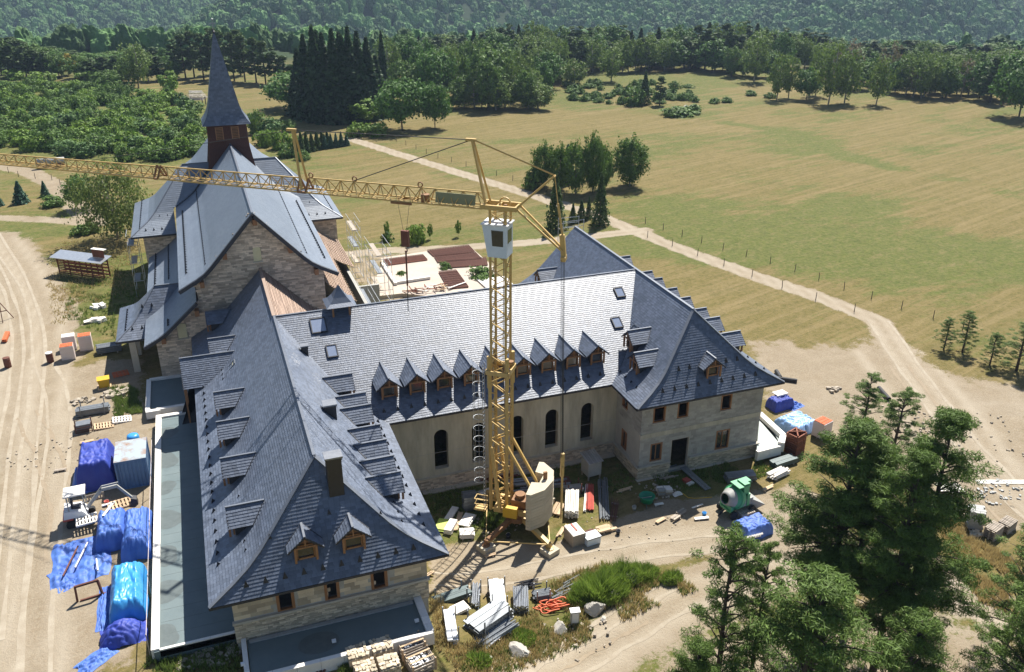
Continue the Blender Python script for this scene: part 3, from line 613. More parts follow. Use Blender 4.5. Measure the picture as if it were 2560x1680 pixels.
for z0, z1 in ((1.2, 3.55), (3.95, ZT)): stones(bk, ef, (1, 0, 0), (0, -1, 0), 0, XE1-XE0, z0, z1, (0.195, 0.205), (0.38, 0.5), keep=inh, proud=(.004, .013), gap=.012)
stones(bk, (XE0, YC_, 0), (0, -1, 0), (-1, 0, 0), 0, YC_-YE_, 3.95, ZT, (0.195, 0.205), (0.38, 0.5), keep=lambda u, z: not (.75 < u < 1.95 and 4.8 < z < 6.3), proud=(.004, .013), gap=.012)
bk.build('blocks', block_m, ewo, kind='stuff')
st, sb = [], MB(); stones(sb, ef, (1, 0, 0), (0, -1, 0), -.08, XE1-XE0+.08, 0, 1.08, (0.085, 0.13), (0.2, 0.5), keep=lambda u, z: not (2.6 < u < 4.45), proud=(.1, .13))
stones(sb, (XE0, YC_, 0), (0, -1, 0), (-1, 0, 0), .1, YC_-YE_+.1, 0, 1.08, (0.085, 0.13), (0.2, 0.5), proud=(.1, .13)); sb.build('stones', stonep_m, ewo, kind='stuff')
pm = MB()
for a, b in ((-.1, 2.64), (4.4, XE1-XE0+.1)):
    pm.box((XE0+(a+b)/2, YE_-.03, -.3), (b-a, .11, 1.38)); pm.box((XE0+(a+b)/2, YE_-.1, 1.085), (b-a+.06, .3, .08)); pm.box((XE0+(a+b)/2, YE_-.18, -.3), (b-a+.2, .36, .34))
pm.box((XE0-.03, (YC_+YE_)/2-.05, -.3), (.11, YC_-YE_, 1.38)); pm.box((XE0-.1, (YC_+YE_)/2-.1, 1.085), (.3, YC_-YE_+.1, .08)); pm.box((XE0+.03, YE_-.02, 3.55), (.2, .2, .4)) ; pm.build('plinth', sill_m, ewo)
MB().box(((XE0+XE1)/2, YE_-.012, 3.56), (XE1-XE0+.04, .05, .38)).build('concrete_band', concrete_m, ewo)
for h in EH[:3]: opening(ewo, ef, (1, 0, 0), (0, -1, 0), *h)
for h in (EH[3], EH[5]): opening(ewo, ef, (1, 0, 0), (0, -1, 0), *h, glazed=True)
opening(ewo, ef, (1, 0, 0), (0, -1, 0), *EH[4], sill=False, fw=.06, mat=sill_m, name='doorway')
opening(ewo, (XE0, YC_, 0), (0, -1, 0), (-1, 0, 0), .9, 1.8, 4.9, 6.2); opening(ewo, (XE0, YC_, 0), (0, -1, 0), (-1, 0, 0), 1.1, 2.0, 1.35, 2.95, glazed=True)
# ---- dormers: F outward, A along
def dormer(F, apex, sl, hw=.93, drop=.82, wallw=1.06, inset=.3, ht=1.55, front_zb=None, parent=mon):
    """gabled dormer; apex = front end of its ridge, sl = slope of the roof behind it (rise per metre)"""
    F = V(F); A = V((-F.y, F.x, 0)); ap = V(apex); zr = ap.z
    def q(f, a, z): p = ap+F*f+A*a; return V((p.x, p.y, z))
    # roof surface behind: z = zb0 + ... solved from given back distance of ridge
    bk = lambda z: -(sl[0]+(zr-z)*-1/sl[1])      # f at which the main roof has height z
    ze = zr-drop; body = MB()
    zb = zr-ht
    cv = []                                      # cheeks joined by the front panel
    for s in (-1, 1): cv += [q(-inset-.05, s*wallw/2, zb), q(-inset-.05, s*wallw/2, ze+.28), q(bk(ze+.28)-.1, s*wallw/2, ze+.28), q(bk(zb)-.05, s*wallw/2, zb-.05)]
    body.add(cv, [(0, 1, 2, 3), (4, 5, 6, 7), (0, 4, 5, 1)])
    bd = body.build('dormer', wood2_m if False else fascia_m, parent)
    sm = MB()
    for s in (-1, 1):
        prof = [(0, ze), (hw, zr)]
        f0 = lambda z: bk(z)-.08
        slope(sm, sm, tuple(F), tuple(A*(-s)), tuple(ap+A*(s*hw)-V((0, 0, ap.z))), prof, lambda z: [(f0(z), 0.0)], e=.17, w=.26, under=.0)
    sm.build('roof_slope', slate_m, bd)
    capline([q(bk(zr), 0, zr+.05), q(.02, 0, zr+.05)], bd, 'ridge_cap', .12, .05, zinc_m)
    vg = MB()
    for s in (-1, 1):
        vg.bar(q(-.03, 0, zr-.05), q(-.03, s*(hw+.02), ze-.05), .06, .1); MB().bar(q(bk(zr), 0, zr+.0), q(bk(ze), s*(hw+.03), ze+.0), .06, .05).build('valley_flashing', fascia_m, bd)
    vg.build('bargeboard', fascia_m, bd)
    gf = MB(); g = wallw/2
    gf.add([q(-inset, -g, ze+.22), q(-inset, g, ze+.22), q(-inset, g*1.02, ze+.3), q(-inset, 0, zr-.12), q(-inset, -g*1.02, ze+.3)], [(0, 1, 2, 3, 4)])
    gf.bar(q(-.02, -hw*.62, ze+.2), q(-.02, hw*.62, ze+.2), .08, .09); gf.bar(q(-.04, 0, ze+.2), q(-.04, 0, zr-.1), .07)
    for s in (-1, 1): gf.bar(q(-.06, s*g, zb), q(-.06, s*g, ze+.28), .12)
    gf.build('timber_front', wood_m, bd)
    wf = MB(); ww2 = g-.1
    for s in (-1, 1): wf.bar(q(-inset+.02, s*ww2, zb+.02), q(-inset+.02, s*ww2, ze+.2), .1)
    wf.bar(q(-inset+.02, -ww2, zb+.08), q(-inset+.02, ww2, zb+.08), .1); wf.bar(q(-inset+.02, -ww2, ze+.16), q(-inset+.02, ww2, ze+.16), .1)
    wf.build('window_frame', wood_m, bd)
    MB().quad(q(-inset-.02, -ww2, zb+.05), q(-inset-.02, ww2, zb+.05), q(-inset-.02, ww2, ze+.2), q(-inset-.02, -ww2, ze+.2)).build('pane', glass_m, bd)
    return bd
for k in range(9): dormer((0, -1, 0), (6.82+2.035*k, -7.48, 9.6), (2.95, .61))
for y, dz in ((-6.6, .55), (-8.68, 0), (-10.43, 0), (-13.27, 0), (-15.2, 0), (-17.17, 0), (-19.0, 0)):
    dormer((1, 0, 0), (4.93-dz/1.078, y, 9.48+dz), (2.07, 1.078))
for y in (10.2-.4, 4.05, -5.25, -9.5, -14.08, -19.27): dormer((-1, 0, 0), (-4.93, y, 9.52), (2.07, 1.078))
for y, dz in ((-6.95, .7), (-9.37, 0), (10.2, -.1)): dormer((-1, 0, 0), (LL-4.87+dz/1.078, y, 9.5+dz), (2.07, 1.078))
for y in (10.6, 6.06, 4.13, 1.46, -.87, -3.48, -5.54, -8.54): dormer((1, 0, 0), (LL+5.05, y, 9.48), (2.2, 1.078))
for x in (-1.22, 1.29): dormer((0, -1, 0), (x, -23.5, 9.6), (1.3, 1.45), wallw=1.1)
dormer((0, -1, 0), (LL+.25, -12.57, 9.65), (1.3, 1.45), wallw=1.1)
# big cross gable on the court side of the left slope
dormer((-1, 0, 0), (-7.1, 2.05, 9.1), (4.05, 1.078), hw=1.75, drop=1.75, wallw=1.9, inset=.9, ht=5.0)
# ---- chimneys, roof windows, cupola, snow guards
def chimney(x0, x1, y0, y1, z0, z1, mat, parent, cap=.1):
    c = MB().box(((x0+x1)/2, (y0+y1)/2, z0), (x1-x0, y1-y0, z1-z0)).build('chimney', mat, parent)
    MB().box(((x0+x1)/2, (y0+y1)/2, z1), (x1-x0+.16, y1-y0+.16, cap)).build('cap', zincl_m, c)
    MB().box(((x0+x1)/2, (y0+y1)/2, z1-.14), (x1-x0+.06, y1-y0+.06, .1)).build('collar', brown_m, c)
chimney(.47, 1.27, -21.58, -20.95, 9.2, 12.8, brown_m, wr); chimney(1.62, 2.35, -12.62, -11.95, 9.6, 11.05, black_m, wr); chimney(1.4, 1.85, -3.75, -3.3, 10.2, 11.3, black_m, wr, .08)
def roofwin(c, A, S, w, h, parent, mat=None, fm=None):
    """c centre on the roof, A along, S up the slope"""
    c = V(c); A = V(A).normalized(); S = V(S).normalized(); N = A.cross(S); N = N if N.z > 0 else -N; mb = MB()
    def p(a, s, n): return c+A*a+S*s+N*n
    f = .075
    for (a0, a1, s0, s1) in ((-w/2, w/2, -h/2, -h/2+f), (-w/2, w/2, h/2-f, h/2), (-w/2, -w/2+f, -h/2+f, h/2-f), (w/2-f, w/2, -h/2+f, h/2-f)):
        mb.hexa([p(a0, s0, 0), p(a1, s0, 0), p(a1, s1, 0), p(a0, s1, 0)], [p(a0, s0, .13), p(a1, s0, .13), p(a1, s1, .13), p(a0, s1, .13)])
    o = mb.build('roof_window', fm or black_m, parent)
    MB().hexa([p(-w/2+f, -h/2+f, .04), p(w/2-f, -h/2+f, .04), p(w/2-f, h/2-f, .04), p(-w/2+f, h/2-f, .04)], [p(-w/2+f, -h/2+f, .085), p(w/2-f, -h/2+f, .085), p(w/2-f, h/2-f, .085), p(-w/2+f, h/2-f, .085)]).build('pane', mat or skyl_m, o)
cs = (0, 1, .6105)
for x, y, w, h in ((3.02, -1.2, 1.15, 1.35), (3.58, -3.27, .8, 1.1), (27.57, -1.86, .8, 1.0), (26.2, -4.33, .8, 1.05)): roofwin((x, y, ZR+.6105*y+.02), (1, 0, 0), cs, w, h, cr)
roofwin((-3.55, .25, ZR-3.55*1.078+.04), (0, 1, 0), (1, 0, 1.078), .7, 1.25, wr, board_m, zincl_m)
roofwin((LL-2.9, -5.35, ZR-2.9*1.078+.04), (0, 1, 0), (1, 0, 1.078), .7, 1.2, er, zinc_m, zinc_m)
cu = MB()                                                            # bell-cast cupola astride the ridge
for sx in (-.62, .62):
    for sy in (-.62, .62): cu.bar((4.88+sx, sy, 11.7), (4.88+sx, sy, 12.95), .14)
cuo = cu.build('cupola', wood_m, mon)
prof = [(1.12, 12.85), (.78, 13.05), (.5, 13.4), (.24, 13.85), (0, 14.3)]; cr_ = MB()
for (r0, z0), (r1, z1) in zip(prof[:-1], prof[1:]):
    for (ax, ay), (bx, by) in (((-1, -1), (1, -1)), ((1, -1), (1, 1)), ((1, 1), (-1, 1)), ((-1, 1), (-1, -1))):
        cr_.quad((4.88+ax*r0, ay*r0, z0), (4.88+bx*r0, by*r0, z0), (4.88+bx*r1, by*r1, z1), (4.88+ax*r1, ay*r1, z1))
cr_.build('spirelet', slate_m, cuo)
def guard_mesh():
    mb = MB(); mb.add([(-.15, 0, -.03), (.15, 0, -.03), (.012, .1, .36), (-.012, .1, .36), (0, .34, .1)], [(0, 1, 2, 3), (1, 4, 2), (4, 0, 3), (2, 4, 3), (0, 4, 1)])
    return mb.mesh('snow_guard', black_m)
GM = guard_mesh()
def guard(p, up, parent, s=1.0):
    """up: horizontal direction pointing up the slope"""
    o = ob('snow_guard', GM, parent); o.location = p; o.rotation_euler = (0, 0, math.atan2(-up[0], up[1])); o.scale = (s, s, s)
for k in range(18): guard((6.2+.99*k+.0, -8.2, ZE+.61*.76), (0, 1), cr)
guard((23.9, -6.4, ZR-.6105*6.4), (0, 1), cr); guard((5.9, -6.2, ZR-.6105*6.2), (0, 1), cr)
for k in range(13): guard((5.65, -9.25-1.03*k, ZE+.67*.5), (-1, 0), wr)
for y in (-20.0, -21.0, -21.9): guard((4.35, y, 7.95), (-1, 0), wr)
for k in range(22): guard((-5.8, .25-1.02*k, ZE+.25), (1, 0), wr)
for k in range(5): guard((-4.32, 2.6-.8*k, 7.96), (1, 0), wr)
for y in (-13.0, -16.4, -17.9, -20.8, -21.6): guard((-4.3, y, 7.97), (1, 0), wr)
for k in range(10): guard((-4.4+.983*k, -23.68, ZE+.52), (0, 1), wr)
for x, y in ((-2.9, -22.45), (3.0, -22.45), (.3, -22.1)): guard((x, y, ZE+dF(0)+np.interp(y-YFW, [p[0] for p in FRONT], [p[1] for p in FRONT])-ZE), (0, 1), wr)
for k in range(9): guard((25.98+1.0*k, -12.6, ZE+.72), (0, 1), er)
for x in (27.67, 28.6, 31.75, 32.73): guard((x, -11.8, 8.75), (0, 1), er)
for y in (-8.3, -9.2, -10.1, -11.0): guard((24.55, y, 7.3), (1, 0), er)
guard((26.2, -9.9, 8.5), (1, 0), er)
for k in range(7): guard((LL+5.6, -11.5+1.1*k, 7.25), (-1, 0), er)
# pale mortar smears on the slates
for (y, x, w, h) in ((-4.7, 1.15, .35, .55), (-5.2, 1.45, .7, .35), (-7.0, 1.95, .5, .6)):
    z = ZR-1.078*x+.05; m = MB(); m.add([V((x+(a*.68)*h, y+b*w, z-a*.73*h)) for a, b in ((-.5, -.4), (-.35, .3), (.1, .5), (.5, .25), (.45, -.3), (.05, -.5))], [tuple(range(6))]); m.build('mortar_smear', whitep_m, wr)
# ---- terraces
def parapet(parent, pts, z0, z1, w, seg=1.1, mat=None):
    for (ax, ay), (bx, by) in zip(pts[:-1], pts[1:]):
        L_ = math.hypot(bx-ax, by-ay); n = max(1, int(L_/seg)); an = math.atan2(by-ay, bx-ax)
        for k in range(n):
            t = (k+.5)/n; MB().box((0, 0, 0), (L_/n-.012, w, z1-z0+random.uniform(-.006, .006))).build('coping_stone', mat or white_m, parent).matrix_local = Matrix.Translation((ax+(bx-ax)*t, ay+(by-ay)*t, z0)) @ Matrix.Rotation(an, 4, 'Z')
ZTR = 3.5
tw = MB().box((-7.35, -9.2, 0.0), (4.3, 26.4, ZTR)).build('west_terrace', membrane_m, mon, label='long flat terrace roof with grey membrane along the left side')
parapet(tw, [(-9.42, -22.3), (-9.42, 4.1)], ZTR-.5, ZTR+.12, .42); parapet(tw, [(-9.2, -22.32), (-5.35, -22.32)], ZTR-.4, ZTR+.08, .16)
parapet(tw, [(-9.6, 3.9), (-5.5, 3.9)], ZTR-.3, ZTR+.14, .42); parapet(tw, [(-9.6, 5.2), (-5.5, 5.2)], ZTR-.3, ZTR+.14, .34)
tn = MB().box((-7.75, 8.1, 0.0), (4.9, 5.6, ZTR-.02)).build('north_terrace', membrane_m, mon)
parapet(tn, [(-10.25, 5.2), (-10.25, 10.9)], ZTR-1.2, ZTR+.12, .36); parapet(tn, [(-10.2, 10.85), (-7.6, 10.85)], ZTR-.3, ZTR+.16, .34); parapet(tn, [(-10.4, 5.1), (-9.3, 5.1)], ZTR-.5, ZTR+.1, .4)
tf = MB().box((-.15, -24.45, 0.0), (9.3, 2.8, ZTR-.04)).build('front_terrace', membrane_m, mon, label='narrow flat terrace roof in front of the near gable')
parapet(tf, [(-4.95, -26.0), (4.75, -26.0)], ZTR-.7, ZTR+.1, .26); parapet(tf, [(4.62, -25.95), (4.62, -22.95)], ZTR-.9, ZTR+.12, .42, .6); parapet(tf, [(-4.98, -25.9), (-4.98, -23.0)], ZTR-.4, ZTR+.1, .26)
parapet(tf, [(-4.7, -23.3), (4.3, -23.3)], ZTR-.04, ZTR+.05, .22, 1.3, greyp_m)
for px_, py_ in ((zo((450, 1150), .3393, 1135, 1340)), zo((450, 1150), .3393, 1745, 1190), zo((450, 1150), .3393, 465, 1510)):
    q = P(px_, py_, ZTR+.1); MB().box((0, 0, 0), (.22, .16, .14)).build('site_lamp', whitep_m, tf).location = q
te = MB().prism([tuple(P(*zo((1850, 1000), .1537, a, b), 1.0)[:2]) for a, b in ((270, 830), (660, 722), (690, 620), (300, 310), (330, 150))], .0, 1.0).build('east_terrace', memb2_m, mon, label='pale green terrace roof at the right end of the far wing')
e1 = [tuple(P(*zo((1850, 1000), .1537, a, b), 1.1)[:2]) for a, b in ((275, 835), (665, 735), (700, 600), (310, 240))]
parapet(te, e1[:2], .3, 1.12, .3); parapet(te, e1[1:], .5, 1.35, .5)

stain_m = M('damp_stain', (.075, .095, .092), (.11, .135, .135), scale=2.5, rough=.5, detail=7)
for y, r in ((-21.3, .75), (-17.6, .95), (-14.2, .8), (-10.3, 1.0), (-6.5, .7), (-2.8, .9), (1.2, .85)):
    m = MB(); n_ = 22; m.add([(-9.2+max(.0, r*(1+.18*math.sin(3*a+y))*math.cos(a)+.25), y+r*1.2*(1+.12*math.sin(2*a+y))*math.sin(a), ZTR+.004) for a in np.linspace(0, 2*math.pi, n_, endpoint=False)], [tuple(range(n_))]); m.build('damp_stain', stain_m, tw)
m = MB(); m.add([(x, -24.6+.8*math.sin(a), ZTR-.036) for x, a in [(-1.2+1.1*math.cos(a), a) for a in np.linspace(0, 6.0, 18)]], [tuple(range(18))]); m.build('damp_stain', stain_m, tf)
for k in range(1, 26): MB().box((-7.3, -22.2+k*1.02, ZTR), (3.7, .015, .006)).build('membrane_seam', stain_m, tw)
# ---------------------------------------------------------------- church with crossing tower and spire
CX = -0.12; NZ, NE, NH = 17.44, 11.5, 6.53; YG, YN = 10.2, 54.0
NAVE = [(0, NE), (1.5, 12.3), (2.2, 12.75), (2.8, 13.32), (NH, NZ)]
AIS = [(0, 6.95), (1.2, 7.55), (1.9, 8.0), (4.6, 10.35)]
TZ, TE, TY, TH, TX = 15.3, 9.6, 39.8, 6.9, 11.0
TR = [(0, TE), (2.0, 10.6), (2.8, 11.2), (TH, TZ)]; THIP = [(0, TE), (1.8, 10.6), (2.5, 11.2), (6.0, TZ)]
nX = lambda z: NH-interp(NAVE, z, 1, 0)
tY = lambda z: TH-interp(TR, z, 1, 0)
tX = lambda z: TX-interp(THIP, z, 1, 0)
TC = CX-.25
ch = thing('church', 'stone abbey church with steep slate roofs, transepts and a dark pointed spire', 'church')
SL = dict(e=.25, w=.42, lift=.02)
ms, md = MB(), MB()
for s in (-1, 1):
    slope(ms, md, (0, 1, 0), (-s, 0, 0), (CX+s*NH, 0, 0), NAVE, lambda z: [(YG, YN)], **SL)
nr = md.build('nave_roof', deck_m, ch); ms.build('slates', slate_church, nr, kind='stuff')
capline([V((CX, YG, NZ+.04)), V((CX, 38.4, NZ+.04))], nr, 'ridge_cap', .16, .07, zinc_m)
# front verge: black boards following the bell-cast gable
vb = []
for s in (-1, 1):
    m = MB(); pr = [(CX+s*(NH-d), z) for d, z in NAVE]
    for (xa, za), (xb, zb) in zip(pr[:-1], pr[1:]): m.bar((xa, YG-.03, za-.14), (xb, YG-.03, zb-.14), .3, .3)
    m.build('bargeboard', fascia_m, nr)
# transept
ms, md = MB(), MB()
for s in (-1, 1):
    lim = lambda z: nX(z) if z > NE else NH
    if s < 0: ivf = lambda z: [(-tX(z), -lim(z)+.0)]
    else: ivf = lambda z: [(lim(z), tX(z))]
    slope(ms, md, (1, 0, 0), (0, 1, 0), (TC, TY-TH, 0), TR, ivf, **SL)
    slope(None, md, (1, 0, 0), (0, -1, 0), (TC, TY+TH, 0), TR, ivf)
    slope(ms, md, (0, 1, 0), (-s, 0, 0), (TC+s*TX, TY, 0), THIP, lambda z: [(-tY(z), tY(z))], **SL)
tr_ = md.build('transept_roof', slate_church, ch); ms.build('slates', slate_church, tr_, kind='stuff')
for s in (-1, 1):
    capline([V((TC+s*tX(z), TY-tY(z), z+.03)) for z in (TE, 10.6, 11.2, TZ)], tr_, 'hip_cap', .12, .04)
    capline([V((TC+s*5, TY, TZ+.03)), V((TC+s*2.3, TY, TZ+.03))], tr_, 'ridge_cap', .14, .06)
    fbm = MB(); fbm.bar((TC+s*NH*.9, TY-TH, TE-.1), (TC+s*TX, TY-TH, TE-.1), .06, .16); fbm.bar((TC+s*TX, TY-TH, TE-.1), (TC+s*TX, TY+TH, TE-.1), .06, .16); fbm.build('fascia', fascia_m, tr_)
# aisles: slated on the left, battens on the right
ms, md = MB(), MB()
slope(ms, md, (0, 1, 0), (1, 0, 0), (-10.05, 0, 0), AIS, lambda z: [(YG, 34.5)], **SL)
al = md.build('aisle_roof', deck_m, ch, label='slated lean-to roof of the left aisle'); ms.build('slates', slate_church, al, kind='stuff')
m = MB(); pr = [(-10.05+d, z) for d, z in AIS]
for (xa, za), (xb, zb) in zip(pr[:-1], pr[1:]): m.bar((xa, YG-.03, za-.13), (xb, YG-.03, zb-.13), .3, .26)
m.build('bargeboard', fascia_m, al)
md = MB(); slope(None, md, (0, 1, 0), (-1, 0, 0), (9.95, 0, 0), AIS, lambda z: [(11.3 if z > 8.15 else 23.6, 32.9)])
ar = md.build('unslated_aisle_roof', underlay_m, ch, label='lean-to aisle roof still bare, covered with pale battens')
bl = []; battens(bl, (0, 1, 0), (-1, 0, 0), (9.95, 0, 0), AIS, lambda z: [(11.3 if z > 8.15 else 23.6, 32.9)], e=.24)
for b in bl: b.build('batten', batten_m, ar)
m = MB(); 
for y in np.arange(11.6, 33, .75):
    for (d0, z0), (d1, z1) in zip(AIS[:-1], AIS[1:]):
        if z0 < 7.9 and y < 23.6: continue
        m.bar((9.95-d0, y, z0+.0), (9.95-d1, y, z1+.0), .06, .1)
m.build('rafters', plank_m, ar, kind='stuff')
# porch on the left with hipped roof and posts
PZ, PE, PYc, PH = 9.25, 5.95, 18.4, 4.1
PR = [(0, PE), (1.5, 6.75), (2.1, 7.2), (PH, PZ)]; PHP = [(0, PE), (1.4, 6.75), (1.9, 7.2), (3.6, PZ)]
pY = lambda z: PH-interp(PR, z, 1, 0); pXx = lambda z: -12.6+interp(PHP, z, 1, 0)
aX = lambda z: -10.05+(interp(AIS, z, 1, 0) if z > 6.95 else 0)
ms, md = MB(), MB()
slope(ms, md, (1, 0, 0), (0, 1, 0), (0, PYc-PH, 0), PR, lambda z: [(pXx(z), aX(z)+.05)], **SL)
slope(None, md, (1, 0, 0), (0, -1, 0), (0, PYc+PH, 0), PR, lambda z: [(pXx(z), aX(z)+.05)])
slope(ms, md, (0, 1, 0), (1, 0, 0), (-12.6, PYc, 0), PHP, lambda z: [(-pY(z), pY(z))], **SL)
pr_ = md.build('porch_roof', slate_church, ch); ms.build('slates', slate_m, pr_, kind='stuff')
capline([V((pXx(z), PYc-pY(z), z+.03)) for z in (PE, 6.75, 7.2, PZ)], pr_, 'hip_cap', .12, .04); capline([V((-9.0, PYc, PZ+.03)), V((-6.4, PYc, PZ+.03))], pr_, 'ridge_cap', .14, .06)
m = MB(); m.bar((-12.6, PYc-PH, PE-.1), (-10.1, PYc-PH, PE-.1), .06, .16); m.bar((-12.6, PYc-PH, PE-.1), (-12.6, PYc+PH, PE-.1), .06, .16); m.build('fascia', fascia_m, pr_)
for y in (14.75, 18.4, 22.0): MB().box((-11.35, y, 1.5), (.55, .55, 4.5)).build('porch_post', sill_m, ch)
# walls
def nh(x):
    x = abs(x-CX); return float(np.interp(NH-x, [p[0] for p in NAVE], [p[1] for p in NAVE]))
def ah(x): return float(np.interp(x+10.05, [p[0] for p in AIS], [p[1] for p in AIS]))
def top(x): return nh(x)-.16 if x > -5.3 else ah(x)-.16
xs = [-9.15, -8.5, -7.9, -7, -6, -5.31]; xs2 = [-5.29, -4.5, -3.8, -3.2, -2, -1, CX, 1, 2, 3.0, 3.6, 4.3, 5.27]
fw_ = MB(); pts = [(-9.15, 11.0, 0), (5.27, 11.0, 0)]+[(x, 11.0, top(x)) for x in xs2[::-1]]+[(x, 11.0, top(x)) for x in xs[::-1]]
polyface(fw_, pts); fwo = fw_.build('front_gable_wall', mortar_m, ch, label='tall pale stone gable wall facing the camera')
HOLES = [(-.42, .22, 13.05, 14.3), (-7.32, -6.6, 6.95, 8.3)]
sg, st = MB(), []
stones(sg, (0, 11.0, 0), (1, 0, 0), (0, -1, 0), -9.15, 5.27, 3.6, 17.4, (0.11, 0.19), (0.25, 0.7), keep=lambda u, z: z < top(u)-.05 and not any(h[0] < u < h[1] and h[2] < z < h[3] for h in HOLES) and (abs(u) > 5.1 or z > ZR-abs(u)*1.02 or z < 4), proud=(.015, .06), singles=None)
sg.build('stones', stone_m, fwo, kind='stuff')
for x0, x1, z0, z1 in HOLES:
    m = MB(); m.add([(x0, 10.95, z0), (x1, 10.95, z0), (x1, 10.95, z1-.15)]+[((x0+x1)/2+(x1-x0)/2*math.cos(a), 10.95, z1-.15+.15*math.sin(a)) for a in np.linspace(.3, 2.84, 5)]+[(x0, 10.95, z1-.15)], [tuple(range(9))])
    bo_ = m.build('boarded_window', board_m, fwo, label='small window closed with a pale yellow board'); MB().box(((x0+x1)/2, 10.9, z0-.08), (x1-x0+.2, .16, .08)).build('sill', sill_m, bo_)
for x, z in ((-2.7, 14.0), (-4.8, 11.75), (-5.55, 9.3), (-8.5, 7.2), (0, 16.65), (2.6, 13.95), (4.6, 11.75)): MB().box((x, 10.68, z-.3), (.34, .75, .5)).build('purlin_end', wood_m, fwo)
sw = MB(); wall(sw, (5.27, 11, 0), (0, 1, 0), (1, 0, 0), 42, 0, NE-.1); sw.build('side_wall', stonep_m, ch); sw = MB(); wall(sw, (-9.15, 34, 0), (0, -1, 0), (-1, 0, 0), 23, 0, 7.2); sw.build('side_wall', stonep_m, ch); sw = MB(); wall(sw, (-5.4, 53, 0), (0, -1, 0), (-1, 0, 0), 42, 6, NE-.1); sw.build('side_wall', stonep_m, ch)
for s in (-1, 1):
    o_ = (TC-9.9, TY-TH+.9, 0) if s < 0 else (5.3, TY-TH+.9, 0); w_ = 4.7
    tw_ = MB(); wall(tw_, o_, (1, 0, 0), (0, -1, 0), w_, 0, TE-.1); two = tw_.build('transept_wall', mortar_m, ch)
    tg = MB(); stones(tg, o_, (1, 0, 0), (0, -1, 0), 0, w_, 5.5, TE-.1, (0.12, 0.2), (0.25, 0.7), proud=(.01, .05)); tg.build('stones', stone_m, two, kind='stuff')
    tw2 = MB(); wall(tw2, (TC+s*9.9, TY-s*-6.0, 0) if s < 0 else (TC+9.9, TY-6.0, 0), (0, s, 0), (s, 0, 0), 12, 0, TE-.1) if s > 0 else wall(tw2, (TC-9.9, TY+6, 0), (0, -1, 0), (-1, 0, 0), 12, 0, TE-.1); tw2.build('transept_side_wall', stonep_m, ch)
m = MB(); wall(m, (5.3, 53.2, 0), (-1, 0, 0), (0, 1, 0), 10.7, 0, NE); polyface(m, [(CX-5.4, 53.2, NE), (CX+5.4, 53.2, NE), (CX, 53.2, NZ-.2)]); m.build('back_gable_wall', stonep_m, ch)
# tower
TT = 40.4; tx = CX-.1
TP = [(2.5, 14.3), (2.28, 15.6), (2.06, 17.0), (2.0, 18.2), (2.0, 19.75)]; tb = MB()
for (r0, z0), (r1, z1) in zip(TP[:-1], TP[1:]):
    for (ax, ay), (bx, by) in (((-1, -1), (1, -1)), ((1, -1), (1, 1)), ((1, 1), (-1, 1)), ((-1, 1), (-1, -1))):
        tb.quad((tx+ax*r0, TT+ay*r0, z0), (tx+bx*r0, TT+by*r0, z0), (tx+bx*r1, TT+by*r1, z1), (tx+ax*r1, TT+ay*r1, z1))
to = tb.build('tower', wood2_m, ch, label='short tower clad in dark red-brown boards')
bb = MB()
for side in ((0, -1), (1, 0), (-1, 0)):
    for k in range(24):
        u = -1+(k+.5)/12.0
        for (r0, z0), (r1, z1) in zip(TP[:-1], TP[1:]):
            n_ = V((side[0], side[1], 0)); t_ = V((-side[1], side[0], 0)); bb.bar(V((tx, TT, z0))+n_*(r0+.012)+t_*(u*r0), V((tx, TT, z1))+n_*(r1+.012)+t_*(u*r1), .13, .03, up=tuple(t_))
bb.build('cladding_boards', wood2_m, to, kind='stuff')
for x0, x1 in ((-1.45, -.72), (.2, .92)):
    lv = MB()
    for x in (x0, x1): lv.box((x, TT-2.08, 17.95), (.1, .12, 1.25))
    lv.box(((x0+x1)/2, TT-2.08, 19.2), (x1-x0+.1, .12, .1)); lo = lv.build('louvre', wood_m, to); MB().box(((x0+x1)/2, TT-2.045, 18.0), (x1-x0-.1, .02, 1.2)).build('opening', dark_m, lo)
    for k in range(7):
        MB().hexa([(x0+.05, TT-2.15, 18.02+.17*k), (x1-.05, TT-2.15, 18.02+.17*k), (x1-.05, TT-2.07, 18.09+.17*k), (x0+.05, TT-2.07, 18.09+.17*k)], [(x0+.05, TT-2.15, 18.05+.17*k), (x1-.05, TT-2.15, 18.05+.17*k), (x1-.05, TT-2.07, 18.12+.17*k), (x0+.05, TT-2.07, 18.12+.17*k)]).build('slat', wood_m, lo)
SP = [(0, 19.55), (.42, 20.15), (.72, 20.75), (.95, 21.6), (1.2, 22.9), (2.42, 28.75)]; SR = 2.5
spr = lambda z: SR-interp(SP, z, 1, 0)
ms, md = MB(), MB()
for n_ in ((0, -1), (1, 0), (0, 1), (-1, 0)):
    slope(ms, md, (-n_[1], n_[0], 0), (-n_[0], -n_[1], 0), (tx+n_[0]*SR, TT+n_[1]*SR, 0), SP, lambda z: [(-spr(z), spr(z))], e=.22, w=.34, lift=.02)
spo = md.build('spire', deck_m, ch); ms.build('slates', slate_m, spo, kind='stuff')
MB().quad((tx-SR, TT-SR, 19.53), (tx+SR, TT-SR, 19.53), (tx+SR, TT+SR, 19.53), (tx-SR, TT+SR, 19.53)).build('soffit', fascia_m, spo)
MB().lathe((tx, TT, 28.6), [(.12, 0), (.1, .25), (.16, .35), (.04, .45), (.04, .5)], 8).build('finial', black_m, spo)
m = MB(); m.bar((tx, TT, 29.0), (tx, TT, 30.1), .07); m.bar((tx-.32, TT, 29.75), (tx+.32, TT, 29.75), .07); m.lathe((tx, TT, 30.1), [(0, -.05), (.1, .02), (.1, .1), (0, .18)], 8); m.build('cross', zincl_m, spo)
